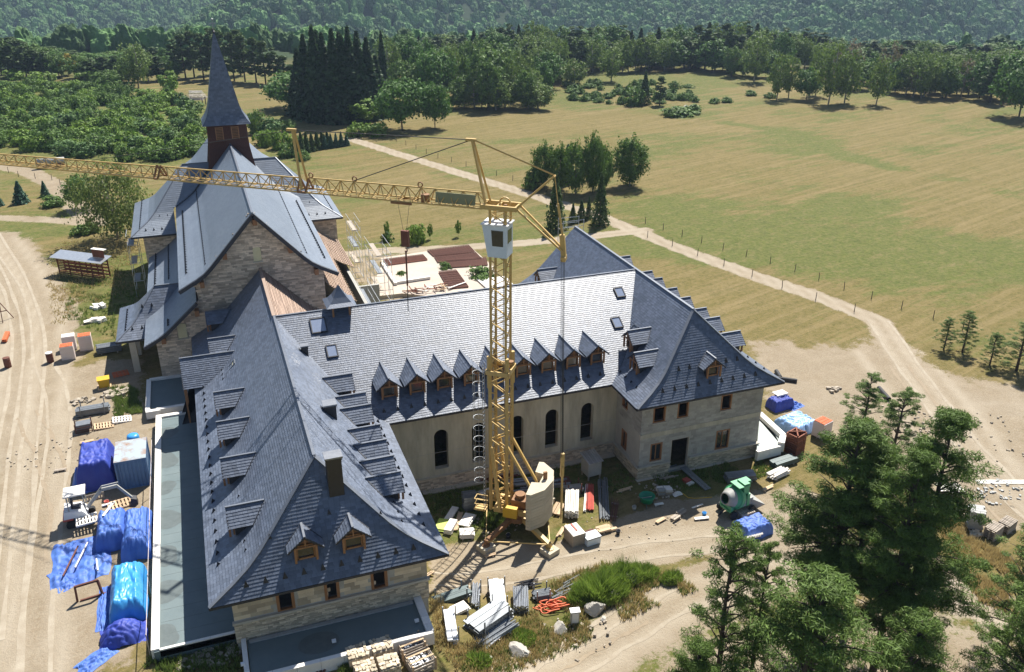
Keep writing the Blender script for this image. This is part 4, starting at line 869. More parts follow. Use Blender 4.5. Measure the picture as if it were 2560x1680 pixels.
# snow guards on the church
for y in np.arange(13.2, 33, .72):
    guard((CX-5.95, y, 11.9), (1, 0), nr, .68); guard((CX+5.95, y, 11.9), (-1, 0), nr, .68)
for y in np.arange(12.2, 38, .72): guard((CX-4.3, y, 12.8), (1, 0), nr, .68); guard((CX+4.3, y, 12.8), (-1, 0), nr, .68)
for y in np.arange(22.8, 33.5, .7): guard((-9.4, y, 7.35), (1, 0), al, .68); guard((-8.0, y, 8.2), (1, 0), al, .68)
for y in (11.3, 11.8, 12.3): guard((-8.1, y, 8.15), (1, 0), al, .68)
for y in np.arange(34, 46, .72): guard((TC+10.2, y, 10.05), (-1, 0), tr_, .68); guard((TC-10.2, y, 10.05), (1, 0), tr_, .68)
for x in (-9.5, -8.7, -7.9, 7.4, 8.3, 9.2): guard((TC+x, 33.6, 10.0), (0, 1), tr_, .68)
for x in (-8.0, -7.2, 6.9, 7.8): guard((TC+x, 35.3, 10.85), (0, 1), tr_, .68)
for x in (-11.2, -10.4): guard((x, 15.3, 6.5), (0, 1), pr_, .9); guard((x+1, 16.9, 7.9), (0, 1), pr_, .9)
for y in np.arange(15.6, 20.5, .6): guard((-11.9, y, 6.35), (1, 0), pr_, .8)
# ---------------------------------------------------------------- tower crane
JD = V((-.7918, .6108, 0)); JN = V((-JD.y, JD.x, 0)); MX = V((13.15, -13.3, 0))
def jp(s, n=0.0, z=0.0): q = MX+JD*s+JN*n; return V((q.x, q.y, z))
crane = thing('tower_crane', 'tall yellow lattice tower crane with a long horizontal jib standing in the courtyard', 'crane', (0, 0, 0))
GZ = 0.0
BC = V((14.0, -14.25, 0))
pads = [V((11.05, -16.1, 0)), V((15.0, -17.9, 0)), V((16.95, -12.4, 0)), V((13.0, -10.6, 0))]
for k, p in enumerate(pads):
    MB().box((p.x, p.y, -.05), (.95, .95, .42), .4).build('outrigger_pad', ballast_m, crane)
    m = MB(); m.bar(V((BC.x, BC.y, 1.0)), V((p.x, p.y, .62)), .3, .32); m.lathe((p.x, p.y, .36), [(.3, 0), (.28, .06), (.08, .1), (.08, .45)], 10); m.build('outrigger_arm', craned_m if k == 0 else crane_m, crane)
for a, b in ((0, 1), (1, 2), (2, 3), (3, 0)):
    MB().bar(pads[a]+V((0, 0, .7)), pads[b]+V((0, 0, .7)), .07).build('tie_rod', crane_m, crane)
MB().lathe((BC.x, BC.y, .7), [(.0, 0), (.85, 0), (.85, .35), (.7, .35), (.7, .6), (0, .6)], 20).build('slewing_ring', craned_m, crane)
m = MB()
for n in (-.75, .75): m.bar(jp(.3, n, 1.45), jp(-3.4, n, 1.45), .22, .4)
for s in (.2, -1.2, -2.6): m.bar(jp(s, -.75, 1.45), jp(s, .75, 1.45), .2, .3)
m.build('slewing_platform', crane_m, crane)
m = MB(); m.hexa([jp(-.9, -.55, 1.65), jp(-1.9, -.55, 1.65), jp(-1.9, .5, 1.65), jp(-.9, .5, 1.65)], [jp(-.9, -.55, 2.25), jp(-1.9, -.55, 2.25), jp(-1.9, .5, 2.25), jp(-.9, .5, 2.25)]); m.lathe(jp(-1.4, 0, 2.25), [(.0, .0), (.35, 0), (.35, .3), (0, .3)], 12); m.build('winch', craned_m, crane)
MB().hexa([jp(-.5, .85, 1.2), jp(-1.5, .85, 1.2), jp(-1.5, 1.2, 1.2), jp(-.5, 1.2, 1.2)], [jp(-.5, .85, 2.0), jp(-1.5, .85, 2.0), jp(-1.5, 1.2, 2.0), jp(-.5, 1.2, 2.0)]).build('switch_cabinet', yellow_m, crane)
# ballast: C-shaped concrete slabs
outer = [(-2.05, -1.5), (-2.25, -1.75), (-3.1, -1.75), (-4.15, -.8), (-4.35, .0), (-4.15, .8), (-3.1, 1.75), (-2.25, 1.75), (-2.05, 1.5)]
inner = [(-3.2, .62), (-3.2, -.62)]
pl_ = [tuple(jp(s, n)[:2]) for s, n in [(-2.35, 1.86), (-2.7, 1.86), (-3.43, .98), (-3.68, -.3), (-3.4, -1.5), (-2.45, -2.3), (-2.1, -2.25), (-2.2, -.95), (-2.85, -.85), (-2.85, .25), (-2.3, .36)][::-1]]
for k in range(12): MB().prism([(x+random.uniform(-.012, .012), y+random.uniform(-.012, .012)) for x, y in pl_], 1.0+.245*k, 1.0+.245*k+.225).build('ballast_slab', ballast_m, crane)
MB().bar(jp(-3.1, -.3, 3.9), jp(-3.1, -.3, 4.5), .14, .26).build('lifting_lug', craned_m, crane)
# mast
MWD = .58
def lattice(z0, z1, hw, name, step=.62, mat=crane_m, ch=.13, br=.055):
    m = MB(); cor = [(-hw, -hw), (hw, -hw), (hw, hw), (-hw, hw)]
    for s, n in cor: m.bar(jp(s, n, z0), jp(s, n, z1), ch)
    k = 0; z = z0
    while z < z1-.1:
        zz = min(z+step, z1)
        for i in range(4):
            a, b = cor[i], cor[(i+1) % 4]
            if k % 2: a, b = b, a
            m.bar(jp(*a, z), jp(*b, zz), br)
        z = zz; k += 1
    m.build(name, mat, crane)
lattice(1.2, 12.0, MWD, 'lower_mast', .72, ch=.19, br=.07)
lattice(12.0, 23.0, MWD*.86, 'upper_mast', .6, ch=.13)
m = MB()
for n in (-.8, .8): m.bar(jp(.75, n, 12.1), jp(-.75, n, 12.1), .12, .3)
for s in (-.75, .75): m.bar(jp(s, -.8, 12.1), jp(s, .8, 12.1), .12, .3)
for s in (-.62, .62):
    for n in (-.62, .62): m.bar(jp(s, n, 10.9), jp(s, n, 13.2), .22)
m.build('mast_collar', crane_m, crane)
m = MB()
for n in (-.6, .6):
    m.bar(jp(.4, n*1.4, 6.5), jp(-.2, n*1.5, 1.5), .2); m.bar(jp(-.5, n, 6.8), jp(-3.2, n*.95, 2.0), .16)
m.build('mast_strut', crane_m, crane, kind=None)
for s, n in ((-.72, .1), (.6, -.3)):
    MB().lathe(jp(s, n, 12.7), [(0, 0), (.2, 0), (.2, .12), (0, .12)], 10).build('pulley', craned_m, crane)
# ladder with safety hoops on the left side of the mast
m = MB(); LO = 1.15
for n in (-.0, .42): m.bar(jp(LO, n, .8), jp(LO, n, 12.4), .035)
for z in np.arange(1.0, 12.4, .3): m.bar(jp(LO, 0, z), jp(LO, .42, z), .025)
lad = m.build('ladder', galv_m, crane)
for z in np.arange(3.2, 12.3, .85):
    MB().tube([jp(LO+.38+.38*math.cos(a), .21+.38*math.sin(a), z) for a in np.linspace(-2.6, 2.6, 12)], .018, 4).build('safety_hoop', galvd_m, lad)
m = MB()
for a in (-1.2, 0, 1.2): m.bar(jp(LO+.38+.38*math.cos(a), .21+.38*math.sin(a), 3.2), jp(LO+.38+.38*math.cos(a), .21+.38*math.sin(a), 12.2), .02)
m.build('cage_bar', galv_m, lad)
m = MB(); 
for z in (.35, .75, 1.15): m.bar(jp(LO-.1, -.1, z+.6), jp(LO+.7, -.1, z+.6), .05); m.bar(jp(LO-.1, .5, z+.6), jp(LO+.7, .5, z+.6), .05); m.bar(jp(LO+.7, -.1, z+.6), jp(LO+.7, .5, z+.6), .05)
m.hexa([jp(LO-.1, -.15, .85), jp(LO+.75, -.15, .85), jp(LO+.75, .55, .85), jp(LO-.1, .55, .85)], [jp(LO-.1, -.15, .92), jp(LO+.75, -.15, .92), jp(LO+.75, .55, .92), jp(LO-.1, .55, .92)]); m.build('access_platform', crane_m, crane)
# cab
cz0, cz1 = 20.02, 22.05
def cb(s, n, z): return jp(s, n, z)
m = MB(); x0, x1, n0, n1 = -.62, .72, .05, 1.0
# the cab hangs inside and in front of the mast, towards the camera
fr = [cb(-.66, .0, cz0), cb(.5, .0, cz0), cb(.5, .62, cz0), cb(-.66, .62, cz0)]
m.hexa([jp(-.6, -.62, cz0), jp(.62, -.62, cz0), jp(.62, .62, cz0), jp(-.6, .62, cz0)], [jp(-.6, -.62, cz1), jp(.98, -.62, cz1), jp(.98, .62, cz1), jp(-.6, .62, cz1)])
cabo = m.build('cab', cabin_m, crane, label='white operator cab with dark windows')
def pane(a, b, c, d): MB().quad(a, b, c, d).build('cab_window', glass_m, cabo)
e = .632
for n in (e, -e): pane(jp(-.38, n, 20.75), jp(.32, n, 20.75), jp(.38, n, 21.75), jp(-.38, n, 21.75))
pane(jp(.64+.1, -.45, 20.5), jp(.64+.1, .45, 20.5), jp(.93, .45, 21.8), jp(.93, -.45, 21.8)); pane(jp(-.612, -.4, 20.9), jp(-.612, .4, 20.9), jp(-.612, .4, 21.75), jp(-.612, -.4, 21.75))
m = MB(); m.hexa([jp(-.7, -.7, cz1), jp(1.05, -.7, cz1), jp(1.05, .7, cz1), jp(-.7, .7, cz1)], [jp(-.7, -.7, cz1+.07), jp(1.05, -.7, cz1+.07), jp(1.05, .7, cz1+.07), jp(-.7, .7, cz1+.07)]); m.build('cab_roof', whitep_m, cabo)
# slewing head frame at the top
m = MB()
for n in (-.55, .55): m.bar(jp(1.1, n, 23.15), jp(-1.2, n, 23.15), .16, .28)
for s in (1.0, .05, -1.1): m.bar(jp(s, -.55, 23.15), jp(s, .55, 23.15), .14, .2)
m.build('head_frame', crane_m, crane)
MB().lathe(jp(-.35, .0, 23.2), [(0, 0), (.1, .0), (.1, .05), (0, .05)], 12).build('sheave_axle', craned_m, crane)
m = MB(); m.tube([jp(-.3+.33*math.cos(a), 0, 23.35+.33*math.sin(a)) for a in np.linspace(0, 6.28, 15)], .06, 5, False); m.build('head_sheave', crane_m, crane)
# jib: triangular lattice, two bottom chords and one top chord
JZ, JH, JW = 23.0, .85, .5
def jib(s0, s1, h0, h1, name, step=.86, tr=.07):
    m = MB()
    for n in (-JW, JW): m.bar(jp(s0, n, JZ), jp(s1, n, JZ), .075, .085)
    m.bar(jp(s0, 0, JZ+h0), jp(s1, 0, JZ+h1), .075)
    N_ = int((s1-s0)/step)
    for k in range(N_):
        a = s0+(s1-s0)*k/N_; b = s0+(s1-s0)*(k+1)/N_; mid = (a+b)/2; h = h0+(h1-h0)*(k+.5)/N_
        for n in (-JW, JW): m.bar(jp(a, n, JZ), jp(mid, 0, JZ+h), tr*.7); m.bar(jp(mid, 0, JZ+h), jp(b, n, JZ), tr*.7)
        m.bar(jp(a, -JW, JZ), jp(b, JW, JZ), tr*.6); m.bar(jp(a, -JW, JZ), jp(a, JW, JZ), tr*.6)
    m.build(name, crane_m, crane)
jib(1.0, 13.0, JH, JH, 'inner_jib'); jib(13.6, 24.3, .8, .75, 'middle_jib'); jib(24.6, 40.0, .72, .6, 'outer_jib')
m = MB()
for s in (13.0, 13.6, 24.3, 24.6):
    m.bar(jp(s, -JW, JZ), jp(s, 0, JZ+.8), .1); m.bar(jp(s, JW, JZ), jp(s, 0, JZ+.8), .1)
for n in (-JW, JW): m.bar(jp(13.0, n, JZ), jp(13.6, n, JZ), .12); m.bar(jp(24.3, n, JZ), jp(24.6, n, JZ), .12)
m.build('jib_joint', craned_m, crane)
MB().hexa([jp(1.5, .3, JZ+.1), jp(4.1, .3, JZ+.1), jp(4.1, .34, JZ+.1), jp(1.5, .34, JZ+.1)], [jp(1.5, .16, JZ+.72), jp(4.1, .16, JZ+.72), jp(4.1, .2, JZ+.72), jp(1.5, .2, JZ+.72)]).build('jib_sign_board', M('sign_board_green_grey', (0.24, 0.24, 0.13), (0.26, 0.26, 0.145), rough=.7), crane)
MB().lathe(jp(4.9, 0, JZ+.2), [(0, -.25), (.28, -.25), (.28, .25), (0, .25)], 14).build('trolley_winch', craned_m, crane)
for s in (5.2, 9.7, 12.8): m = MB(); m.tube([jp(s+.15*math.cos(a), 0, JZ+JH+.18+.15*math.sin(a)) for a in np.linspace(0, 6.28, 11)], .045, 5, False); m.build('rope_pulley', craned_m, crane)
# posts and ties
for name, base_, top_ in (('front_post', .75, (1.7, 27.0)), ('jib_post', 13.3, (13.75, 26.85))):
    m = MB()
    for n in (-.45, .45): m.bar(jp(base_, n, 23.15), jp(top_[0], n*.2, top_[1]), .13)
    m.bar(jp(top_[0]-.2, 0, top_[1]), jp(top_[0]+.45, 0, top_[1]), .2, .16); m.build(name, crane_m, crane)
m = MB()
for n in (-.4, .4): m.bar(jp(-1.15, n, 23.2), jp(-3.37, n*.25, 25.25), .12)
m.build('rear_post', crane_m, crane)
m = MB()
for n in (-.42, .42): m.bar(jp(-1.2, n, 23.1), jp(-4.0, n*.45, 20.7), .11)
m.build('rear_strut', crane_m, crane)
m = MB(); m.bar(jp(-3.9, 0, 21.7), jp(-4.05, 0, 20.3), .22, .3); m.bar(jp(-4.05, -.2, 20.3), jp(-4.05, .25, 20.2), .3); m.build('pulley_block', crane_m, crane)
def rope(pts, name, r=.018, mat=None): MB().tube(pts, r, 5).build(name, mat or cable_m, crane)
rope([jp(1.9, 0, 26.95), jp(9.75, 0, JZ+JH+.05)], 'jib_tie', .03); rope([jp(1.9, 0, 27.0), jp(13.6, 0, 26.85)], 'post_tie', .03); rope([jp(14.0, 0, 26.8), jp(30, 0, JZ+.75)], 'outer_jib_tie', .02)
rope([jp(1.6, 0, 27.0), jp(-3.3, 0, 25.3)], 'rear_tie', .05, crane_m); rope([jp(-3.37, 0, 25.2), jp(-3.6, 0, 23.6)], 'tie_bar', .03, crane_m); rope([jp(-3.6, 0, 23.6), jp(-3.95, 0, 21.6)], 'tie_bar', .07, crane_m)
for n in (-.15, .15): rope([jp(-4.05, n, 20.2), jp(-4.35, n, 6.2)], 'ballast_rope'); rope([jp(-3.95, n*1.6, 20.2), jp(-4.3, n*1.6, 6.2)], 'ballast_rope')
m = MB(); m.bar(jp(-4.35, 0, 6.4), jp(-4.35, 0, 4.6), .18, .24); m.bar(jp(-4.4, .1, 5.4), jp(-4.4, .1, 1.2), .12); m.build('ballast_hanger', crane_m, crane)
rope([jp(-.35, .35, 23.3), jp(-.35, .6, 12.5), jp(-.6, .3, 2.4)], 'hoist_rope', .022)
# trolley, hook block and sling
m = MB()
for n in (-.55, .55): m.bar(jp(5.6, n, JZ-.1), jp(7.0, n, JZ-.1), .1, .14)
for s in (5.8, 6.8): m.bar(jp(s, -.55, JZ-.14), jp(s, .55, JZ-.14), .08)
m.build('trolley', craned_m, crane)
rope([jp(6.75, .1, JZ-.2), jp(6.5, 0, 20.9)], 'hoist_rope', .012); rope([jp(5.95, .1, JZ-.2), jp(6.3, 0, 20.9)], 'hoist_rope', .012)
m = MB(); m.hexa([jp(6.15, -.12, 19.9), jp(6.65, -.12, 19.9), jp(6.65, .12, 19.9), jp(6.15, .12, 19.9)], [jp(6.15, -.12, 20.95), jp(6.65, -.12, 20.95), jp(6.65, .12, 20.95), jp(6.15, .12, 20.95)]); m.tube([jp(6.4+.1*math.cos(a), 0, 19.65+.14*math.sin(a)) for a in np.linspace(1.2, 5.6, 8)], .04, 5); m.build('hook_block', rust_m, crane)
rope([jp(6.4, 0, 19.6), jp(6.42, 0, 17.2)], 'chain_sling', .06, rust_m); rope([jp(6.42, 0, 17.2), jp(6.46, 0, 15.4)], 'chain_sling', .03)
# ---------------------------------------------------------------- vegetation
def proj(q):
    d = np.array(q)-np.array(CAMP); f = float(d@_fw); return 1280+FPX*float(d@_r2)/f, 840-FPX*float(d@_u2)/f
def height_to(base, v_top):
    lo, hi = 0.2, 60.0
    for _ in range(40):
        m = (lo+hi)/2
        if proj((base[0], base[1], base[2]+m))[1] > v_top: lo = m
        else: hi = m
    return lo
def leaf_mesh(name, C, N, size, asp, mat, rng, droop=0.0):
    """diamond leaves: centres C, outward normals N"""
    n = len(C); r = rng.normal(size=(n, 3)); N = N+0.75*rng.normal(size=(n, 3)); N /= np.linalg.norm(N, axis=1)[:, None]+1e-9
    a = np.cross(N, r); a /= np.linalg.norm(a, axis=1)[:, None]+1e-9; b = np.cross(N, a)
    if droop: a = a*(1-droop)+np.array([0, 0, -1.0])*droop; b = np.cross(N, a); b /= np.linalg.norm(b, axis=1)[:, None]+1e-9
    s = size*rng.uniform(0.6, 1.35, (n, 1)); a = a*s; b = b*s*asp
    v = np.stack([C-a, C+b, C+a, C-b], 1).reshape(-1, 3)
    me = bpy.data.meshes.new(name); me.vertices.add(len(v)); me.vertices.foreach_set('co', v.astype(np.float32).ravel())
    me.loops.add(4*n); me.loops.foreach_set('vertex_index', np.arange(4*n, dtype=np.int32)); me.polygons.add(n); me.polygons.foreach_set('loop_start', np.arange(0, 4*n, 4, dtype=np.int32))
    me.update(calc_edges=True); me.materials.append(mat); return me
def crown_round(rng, h, r, z0, clumps, per, cs, flat=1.0, top=0.0):
    """clumps of leaves through an uneven ellipsoid; returns centres, normals"""
    C = []; N = []; cz = (z0+h)/2; hz = (h-z0)/2
    for _ in range(clumps):
        d = rng.normal(size=3); d /= np.linalg.norm(d); k = rng.uniform(0.55, 1.0)**0.6
        w = 1+0.22*math.sin(3*math.atan2(d[1], d[0])+top)+0.12*rng.normal()
        if d[2] < -0.35: k *= 0.8
        c = np.array([d[0]*r*k*w, d[1]*r*k*w, cz+d[2]*hz*k*min(w, 1.08)]); s = cs*rng.uniform(0.6, 1.3)
        p = rng.normal(size=(per, 3)); p /= np.linalg.norm(p, axis=1)[:, None]; q = p*(s*rng.uniform(0.3, 1.0, (per, 1)))*np.array([1, 1, 0.75*flat])
        C.append(c+q); N.append(p+0.6*d+np.array([0, 0, 0.5]))
    return np.concatenate(C), np.concatenate(N)
def crown_spruce(rng, h, r, z0, n, power=1.0):
    t = rng.uniform(0, 1, n)**0.75; z = h-(h-z0)*t; tier = 0.75+0.25*np.abs(np.sin(z*2.6)); k = np.sqrt(rng.uniform(0.12, 1, n)); rad = r*(t**power)*tier*k+0.06
    a = rng.uniform(0, 2*math.pi, n); lob = 1+0.18*np.sin(7*a+z*3); rad = rad*lob
    C = np.stack([rad*np.cos(a), rad*np.sin(a), z-0.32*rad], 1); N = np.stack([np.cos(a)*.7, np.sin(a)*.7, np.full(n, .8)], 1); return C, N
def crown_pine(rng, h, r, z0, branches, per, tuft):
    C = []; N = []; seg = []
    for k in range(branches):
        t = rng.uniform(0, 1)**0.85; z = z0+(h-z0)*t; rr = r*(1-t)**0.62*(0.55+0.45*min(1, t*4))*rng.uniform(0.55, 1.2)+0.2
        a = rng.uniform(0, 2*math.pi); d = np.array([math.cos(a), math.sin(a), 0.12+0.45*t]); o = np.array([0, 0, z]); seg.append((o, o+d*rr))
        m = max(2, int(round(per*rr/r)))
        for j in range(m):
            s = 1.0-0.75*j/max(1, m)+rng.uniform(-.06, .06); side = rng.normal(size=3)*np.array([.2, .2, .06])*rr*(1.15-0.5*s); q = rng.uniform(.7, 1.3)
            c = o+d*rr*s+side; w = rng.normal(size=(tuft, 3)); w /= np.linalg.norm(w, axis=1)[:, None]+1e-9; k2 = rng.uniform(.15, 1, (tuft, 1))**.5
            C.append(c+w*k2*np.array([.165, .165, .058])*r*q); N.append(w*np.array([.6, .6, 1])+d*.3+np.array([0, 0, .7]))
    return np.concatenate(C), np.concatenate(N), seg
PROTO = {}
def make_tree(name, kind, h, r, leafm, barkm, seed, label='tree', cat='tree', z0=None, leaf=.4, dens=1.0, asp=.62):
    rng = np.random.default_rng(seed); root = bpy.data.objects.new(name, None); COL.objects.link(root); root.empty_display_size = .5
    seg = []; tb = MB(); tw = .012*h+.06
    if kind == 'round': z0 = h*.18 if z0 is None else z0; C, N = crown_round(rng, h, r, z0, int(46*dens), 34, r*.34)
    elif kind == 'birch': z0 = h*.2 if z0 is None else z0; C, N = crown_round(rng, h, r, z0, int(52*dens), 24, r*.3, 1.6, seed)
    elif kind == 'spruce': z0 = h*.04 if z0 is None else z0; C, N = crown_spruce(rng, h, r, z0, int(1700*dens))
    elif kind == 'bush': z0 = 0.05; C, N = crown_round(rng, h, r, -h*.25, int(26*dens), 30, r*.42)
    elif kind == 'farpine': z0 = h*.38 if z0 is None else z0; C, N, seg = crown_pine(rng, h, r, z0, int(30*dens), 3, 16)
    me = leaf_mesh(name+'_crown', C, N, leaf, asp, leafm, rng, droop=.45 if kind == 'birch' else (.3 if kind == 'spruce' else 0.0))
    ob('crown', me, root)
    if kind != 'bush':
        lean = rng.normal(size=2)*.02*h; tb.tube([(0, 0, -.3), (lean[0]*.4, lean[1]*.4, h*.35), (lean[0], lean[1], h*.72), (lean[0]*.6, lean[1]*.6, h*.97)], [tw, tw*.8, tw*.45, .02], 7)
        if kind in ('round', 'birch'):
            for k in range(6):
                a = rng.uniform(0, 6.28); z = h*rng.uniform(.22, .55); e = rng.uniform(.55, .85)*r; tb.tube([(0, 0, z), (e*.5*math.cos(a), e*.5*math.sin(a), z+h*.13), (e*math.cos(a), e*math.sin(a), z+h*.24)], [tw*.4, tw*.25, .02], 5)
    else:
        for k in range(5):
            a = rng.uniform(0, 6.28); tb.tube([(0, 0, -.1), (r*.3*math.cos(a), r*.3*math.sin(a), h*.4), (r*.55*math.cos(a), r*.55*math.sin(a), h*.75)], [.05*h**.5, .035, .01], 4)
    for o, e in seg: tb.tube([o, (np.array(o)+e)/2+np.array([0, 0, .1]), e], [.06, .04, .01], 4)
    tb.build('trunk' if kind != 'bush' else 'stems', barkm, root, True)
    root['category'] = cat; root['label'] = label; PROTO[name] = (root, h, r, [False]); return root
def plant(name, base, h, w, label=None, group=None, rz=None, wscale=1.0):
    """place a tree of kind `name`: height h, crown width w (metres)"""
    root, h0, r0, used = PROTO[name]; s = (w/2/r0, w/2/r0, h/h0); rz = random.uniform(0, 6.28) if rz is None else rz
    if not used[0]:
        used[0] = True; o = root; o.location = base; o.rotation_euler = (0, 0, rz); o.scale = s
        if label: o['label'] = label
        if group: o['group'] = group
    else:
        if root.name not in KC: KC[root.name] = kids(root)
        o = root.copy(); COL.objects.link(o); o.location = base; o.rotation_euler = (0, 0, rz); o.scale = s
        if label: o['label'] = label
        if group: o['group'] = group
        elif 'group' in o: del o['group']
        for c in KC[root.name]:
            d = c.copy(); COL.objects.link(d); d.parent = o
    return o
KC = {}
def T(name, x, yb, yt, wpx, label=None, group=None):
    """tree by pixels of the 2380-wide view: foot (x, yb), top row yt, crown width in pixels"""
    b = G(x*D, yb*D); h = height_to(b, yt*D); w = wpx*D/pxm(b)
    b.z -= .05; return plant(name, b, h, w, label, group)
# ---- prototypes
make_tree('dark_spruce', 'spruce', 20, 4.0, lf_spruce, bark_m, 1, leaf=.6, dens=2)
make_tree('tall_spruce', 'spruce', 22, 3.6, lf_spruce, bark_m, 2, leaf=.55, dens=1.6)
make_tree('forest_pine', 'farpine', 17, 3.6, lf_pined, bark_m, 3, leaf=.5, z0=4.5, dens=2.4)
make_tree('slender_pine', 'farpine', 16, 3.0, lf_pined, bark_m, 4, leaf=.5, z0=3, dens=2.4)
make_tree('broad_tree', 'round', 13, 5.5, lf_mid, bark_m, 5, leaf=.45, z0=.5, dens=2)
make_tree('oak_tree', 'round', 14, 5.0, lf_walnut, bark_m, 6, leaf=.45, z0=.6, dens=2)
make_tree('birch_tree', 'birch', 13, 3.4, lf_birch, barkp_m, 7, leaf=.36, z0=.6, dens=2.4)
make_tree('loose_birch', 'birch', 14, 3.8, lf_birch, barkp_m, 8, leaf=.36, z0=1.4, dens=2.2)
make_tree('walnut_tree', 'round', 10, 5.6, lf_walnut, bark_m, 9, leaf=.36, z0=1.8, dens=2.6)
make_tree('dry_tree', 'birch', 12, 3.0, lf_dry, barkp_m, 10, leaf=.3, z0=2.5, dens=.8)
make_tree('yellow_tree', 'round', 7, 3.0, lf_yellow, bark_m, 11, leaf=.4)
make_tree('fresh_tree', 'round', 8, 3.2, lf_bright, bark_m, 12, leaf=.4, z0=1.5, dens=1.2)
make_tree('meadow_birch', 'birch', 11, 3.2, lf_mid, barkp_m, 13, leaf=.26, z0=-.3, dens=6)
make_tree('young_spruce', 'spruce', 5, 1.3, lf_pined, bark_m, 14, leaf=.2, dens=1.2)
make_tree('blue_spruce', 'spruce', 4, 1.3, lf_blue, bark_m, 15, leaf=.18, dens=1.2)
make_tree('open_spruce', 'spruce', 9, 2.2, lf_pined, bark_m, 16, leaf=.26, dens=1.2)
make_tree('weeping_birch', 'birch', 9, 4.2, lf_olive, barkp_m, 17, leaf=.2, z0=.3, dens=5)
make_tree('shrub', 'bush', 2.6, 2.0, lf_mid, bark_m, 18, cat='shrub', leaf=.24, dens=1.6)
make_tree('bright_shrub', 'bush', 2.4, 1.9, lf_bright, bark_m, 19, cat='shrub', leaf=.24, dens=1.6)
make_tree('grey_shrub', 'bush', 3.0, 1.9, leafmat('grey_green_leaves', (.055, .1, .04), (.075, .125, .055)), bark_m, 20, cat='shrub', leaf=.24, dens=1.6)
make_tree('low_shrub', 'bush', 1.0, .9, lf_mid, bark_m, 21, cat='shrub', leaf=.12, dens=1.5)
# ---- far wood behind the meadow
g_sp = 'dark spruces standing close together'
for x, yb, yt in ((703, 268, 112), (720, 276, 78), (742, 281, 60), (763, 283, 74), (786, 285, 64), (806, 284, 80), (822, 282, 60), (842, 279, 88), (862, 275, 84), (880, 270, 128), (750, 268, 70), (800, 268, 72), (840, 265, 70)):
    T(random.choice(('dark_spruce', 'tall_spruce')), x, yb, yt, 84, 'tall dark spruce in the dense stand behind the round trees', g_sp)
T('dark_spruce', 893, 225, 72, 44, 'single pointed dark spruce just right of the dense spruce stand')
g_p = 'pines of the grove behind the spire'
for x, yb, yt in ((413, 178, 92), (432, 183, 80), (452, 180, 72), (474, 186, 78), (497, 183, 68), (520, 187, 72), (545, 189, 76), (570, 190, 82), (596, 192, 88), (618, 195, 96), (640, 196, 112), (662, 198, 130), (680, 200, 150), (505, 172, 66), (560, 175, 70)):
    T(random.choice(('forest_pine', 'slender_pine')), x, yb, yt, 46, 'tall pine with bare trunk in the grove behind the spire', g_p)
def skyline(x): return float(np.interp(x, [860, 950, 1050, 1150, 1230, 1300, 1400, 1500, 1600, 1680, 1750, 1800, 1900, 1960, 2050, 2150, 2250, 2330, 2420], [100, 78, 68, 62, 44, 62, 58, 64, 60, 42, 56, 58, 74, 96, 88, 94, 100, 92, 100]))
g_f = {'forest_pine': ('pine in the wood along the far edge of the meadow', 'pines of the far wood'), 'slender_pine': ('pine in the wood along the far edge of the meadow', 'pines of the far wood'), 'broad_tree': ('leafy tree in the wood along the far edge of the meadow', 'leafy trees of the far wood'), 'oak_tree': ('leafy tree in the wood along the far edge of the meadow', 'leafy trees of the far wood'), 'birch_tree': ('pale green birch in the wood along the far edge of the meadow', 'birches of the far wood'), 'loose_birch': ('pale green birch in the wood along the far edge of the meadow', 'birches of the far wood'), 'dark_spruce': ('spruce in the wood along the far edge of the meadow', 'spruces of the far wood'), 'dry_tree': ('half dead greyish tree in the wood along the far edge of the meadow', 'half dead trees of the far wood')}
def F(name, x, yb, yt, w): T(name, x, yb, yt, w, *g_f[name])
rs = random.Random(5)
x = 900
while x < 2420:                                   # back row
    F(rs.choice(('forest_pine', 'forest_pine', 'slender_pine', 'dark_spruce', 'broad_tree', 'oak_tree', 'birch_tree')), x, rs.uniform(138, 152), skyline(x)+rs.uniform(-4, 16), rs.uniform(40, 62)); x += rs.uniform(17, 26)
x = 905
while x < 2420:                                   # second row
    F(rs.choice(('forest_pine', 'slender_pine', 'broad_tree', 'birch_tree', 'loose_birch', 'oak_tree')), x, rs.uniform(156, 168), skyline(x)+rs.uniform(16, 38), rs.uniform(42, 66)); x += rs.uniform(20, 30)
for x0, x1, yb0, yb1, top0, top1, st in ((905, 1300, 185, 205, 85, 125, 24), (930, 1280, 215, 245, 110, 165, 26), (1060, 1270, 246, 258, 140, 195, 26), (1280, 1345, 190, 215, 120, 150, 28), (1350, 1700, 158, 170, 88, 125, 30), (1700, 1800, 172, 182, 90, 125, 28), (1990, 2420, 190, 208, 112, 150, 24), (2080, 2330, 214, 228, 125, 165, 24), (2300, 2420, 226, 245, 130, 165, 26)):
    x = x0
    while x < x1:
        F(rs.choice(('broad_tree', 'birch_tree', 'loose_birch', 'oak_tree', 'slender_pine', 'birch_tree', 'broad_tree')), x, rs.uniform(yb0, yb1), rs.uniform(top0, top1), rs.uniform(38, 66)); x += rs.uniform(.7, 1.3)*st
F('dry_tree', 1965, 205, 95, 60); F('dry_tree', 2060, 205, 100, 50); F('dry_tree', 2122, 226, 165, 36); F('dry_tree', 2232, 226, 140, 55); F('dry_tree', 1700, 178, 120, 30)
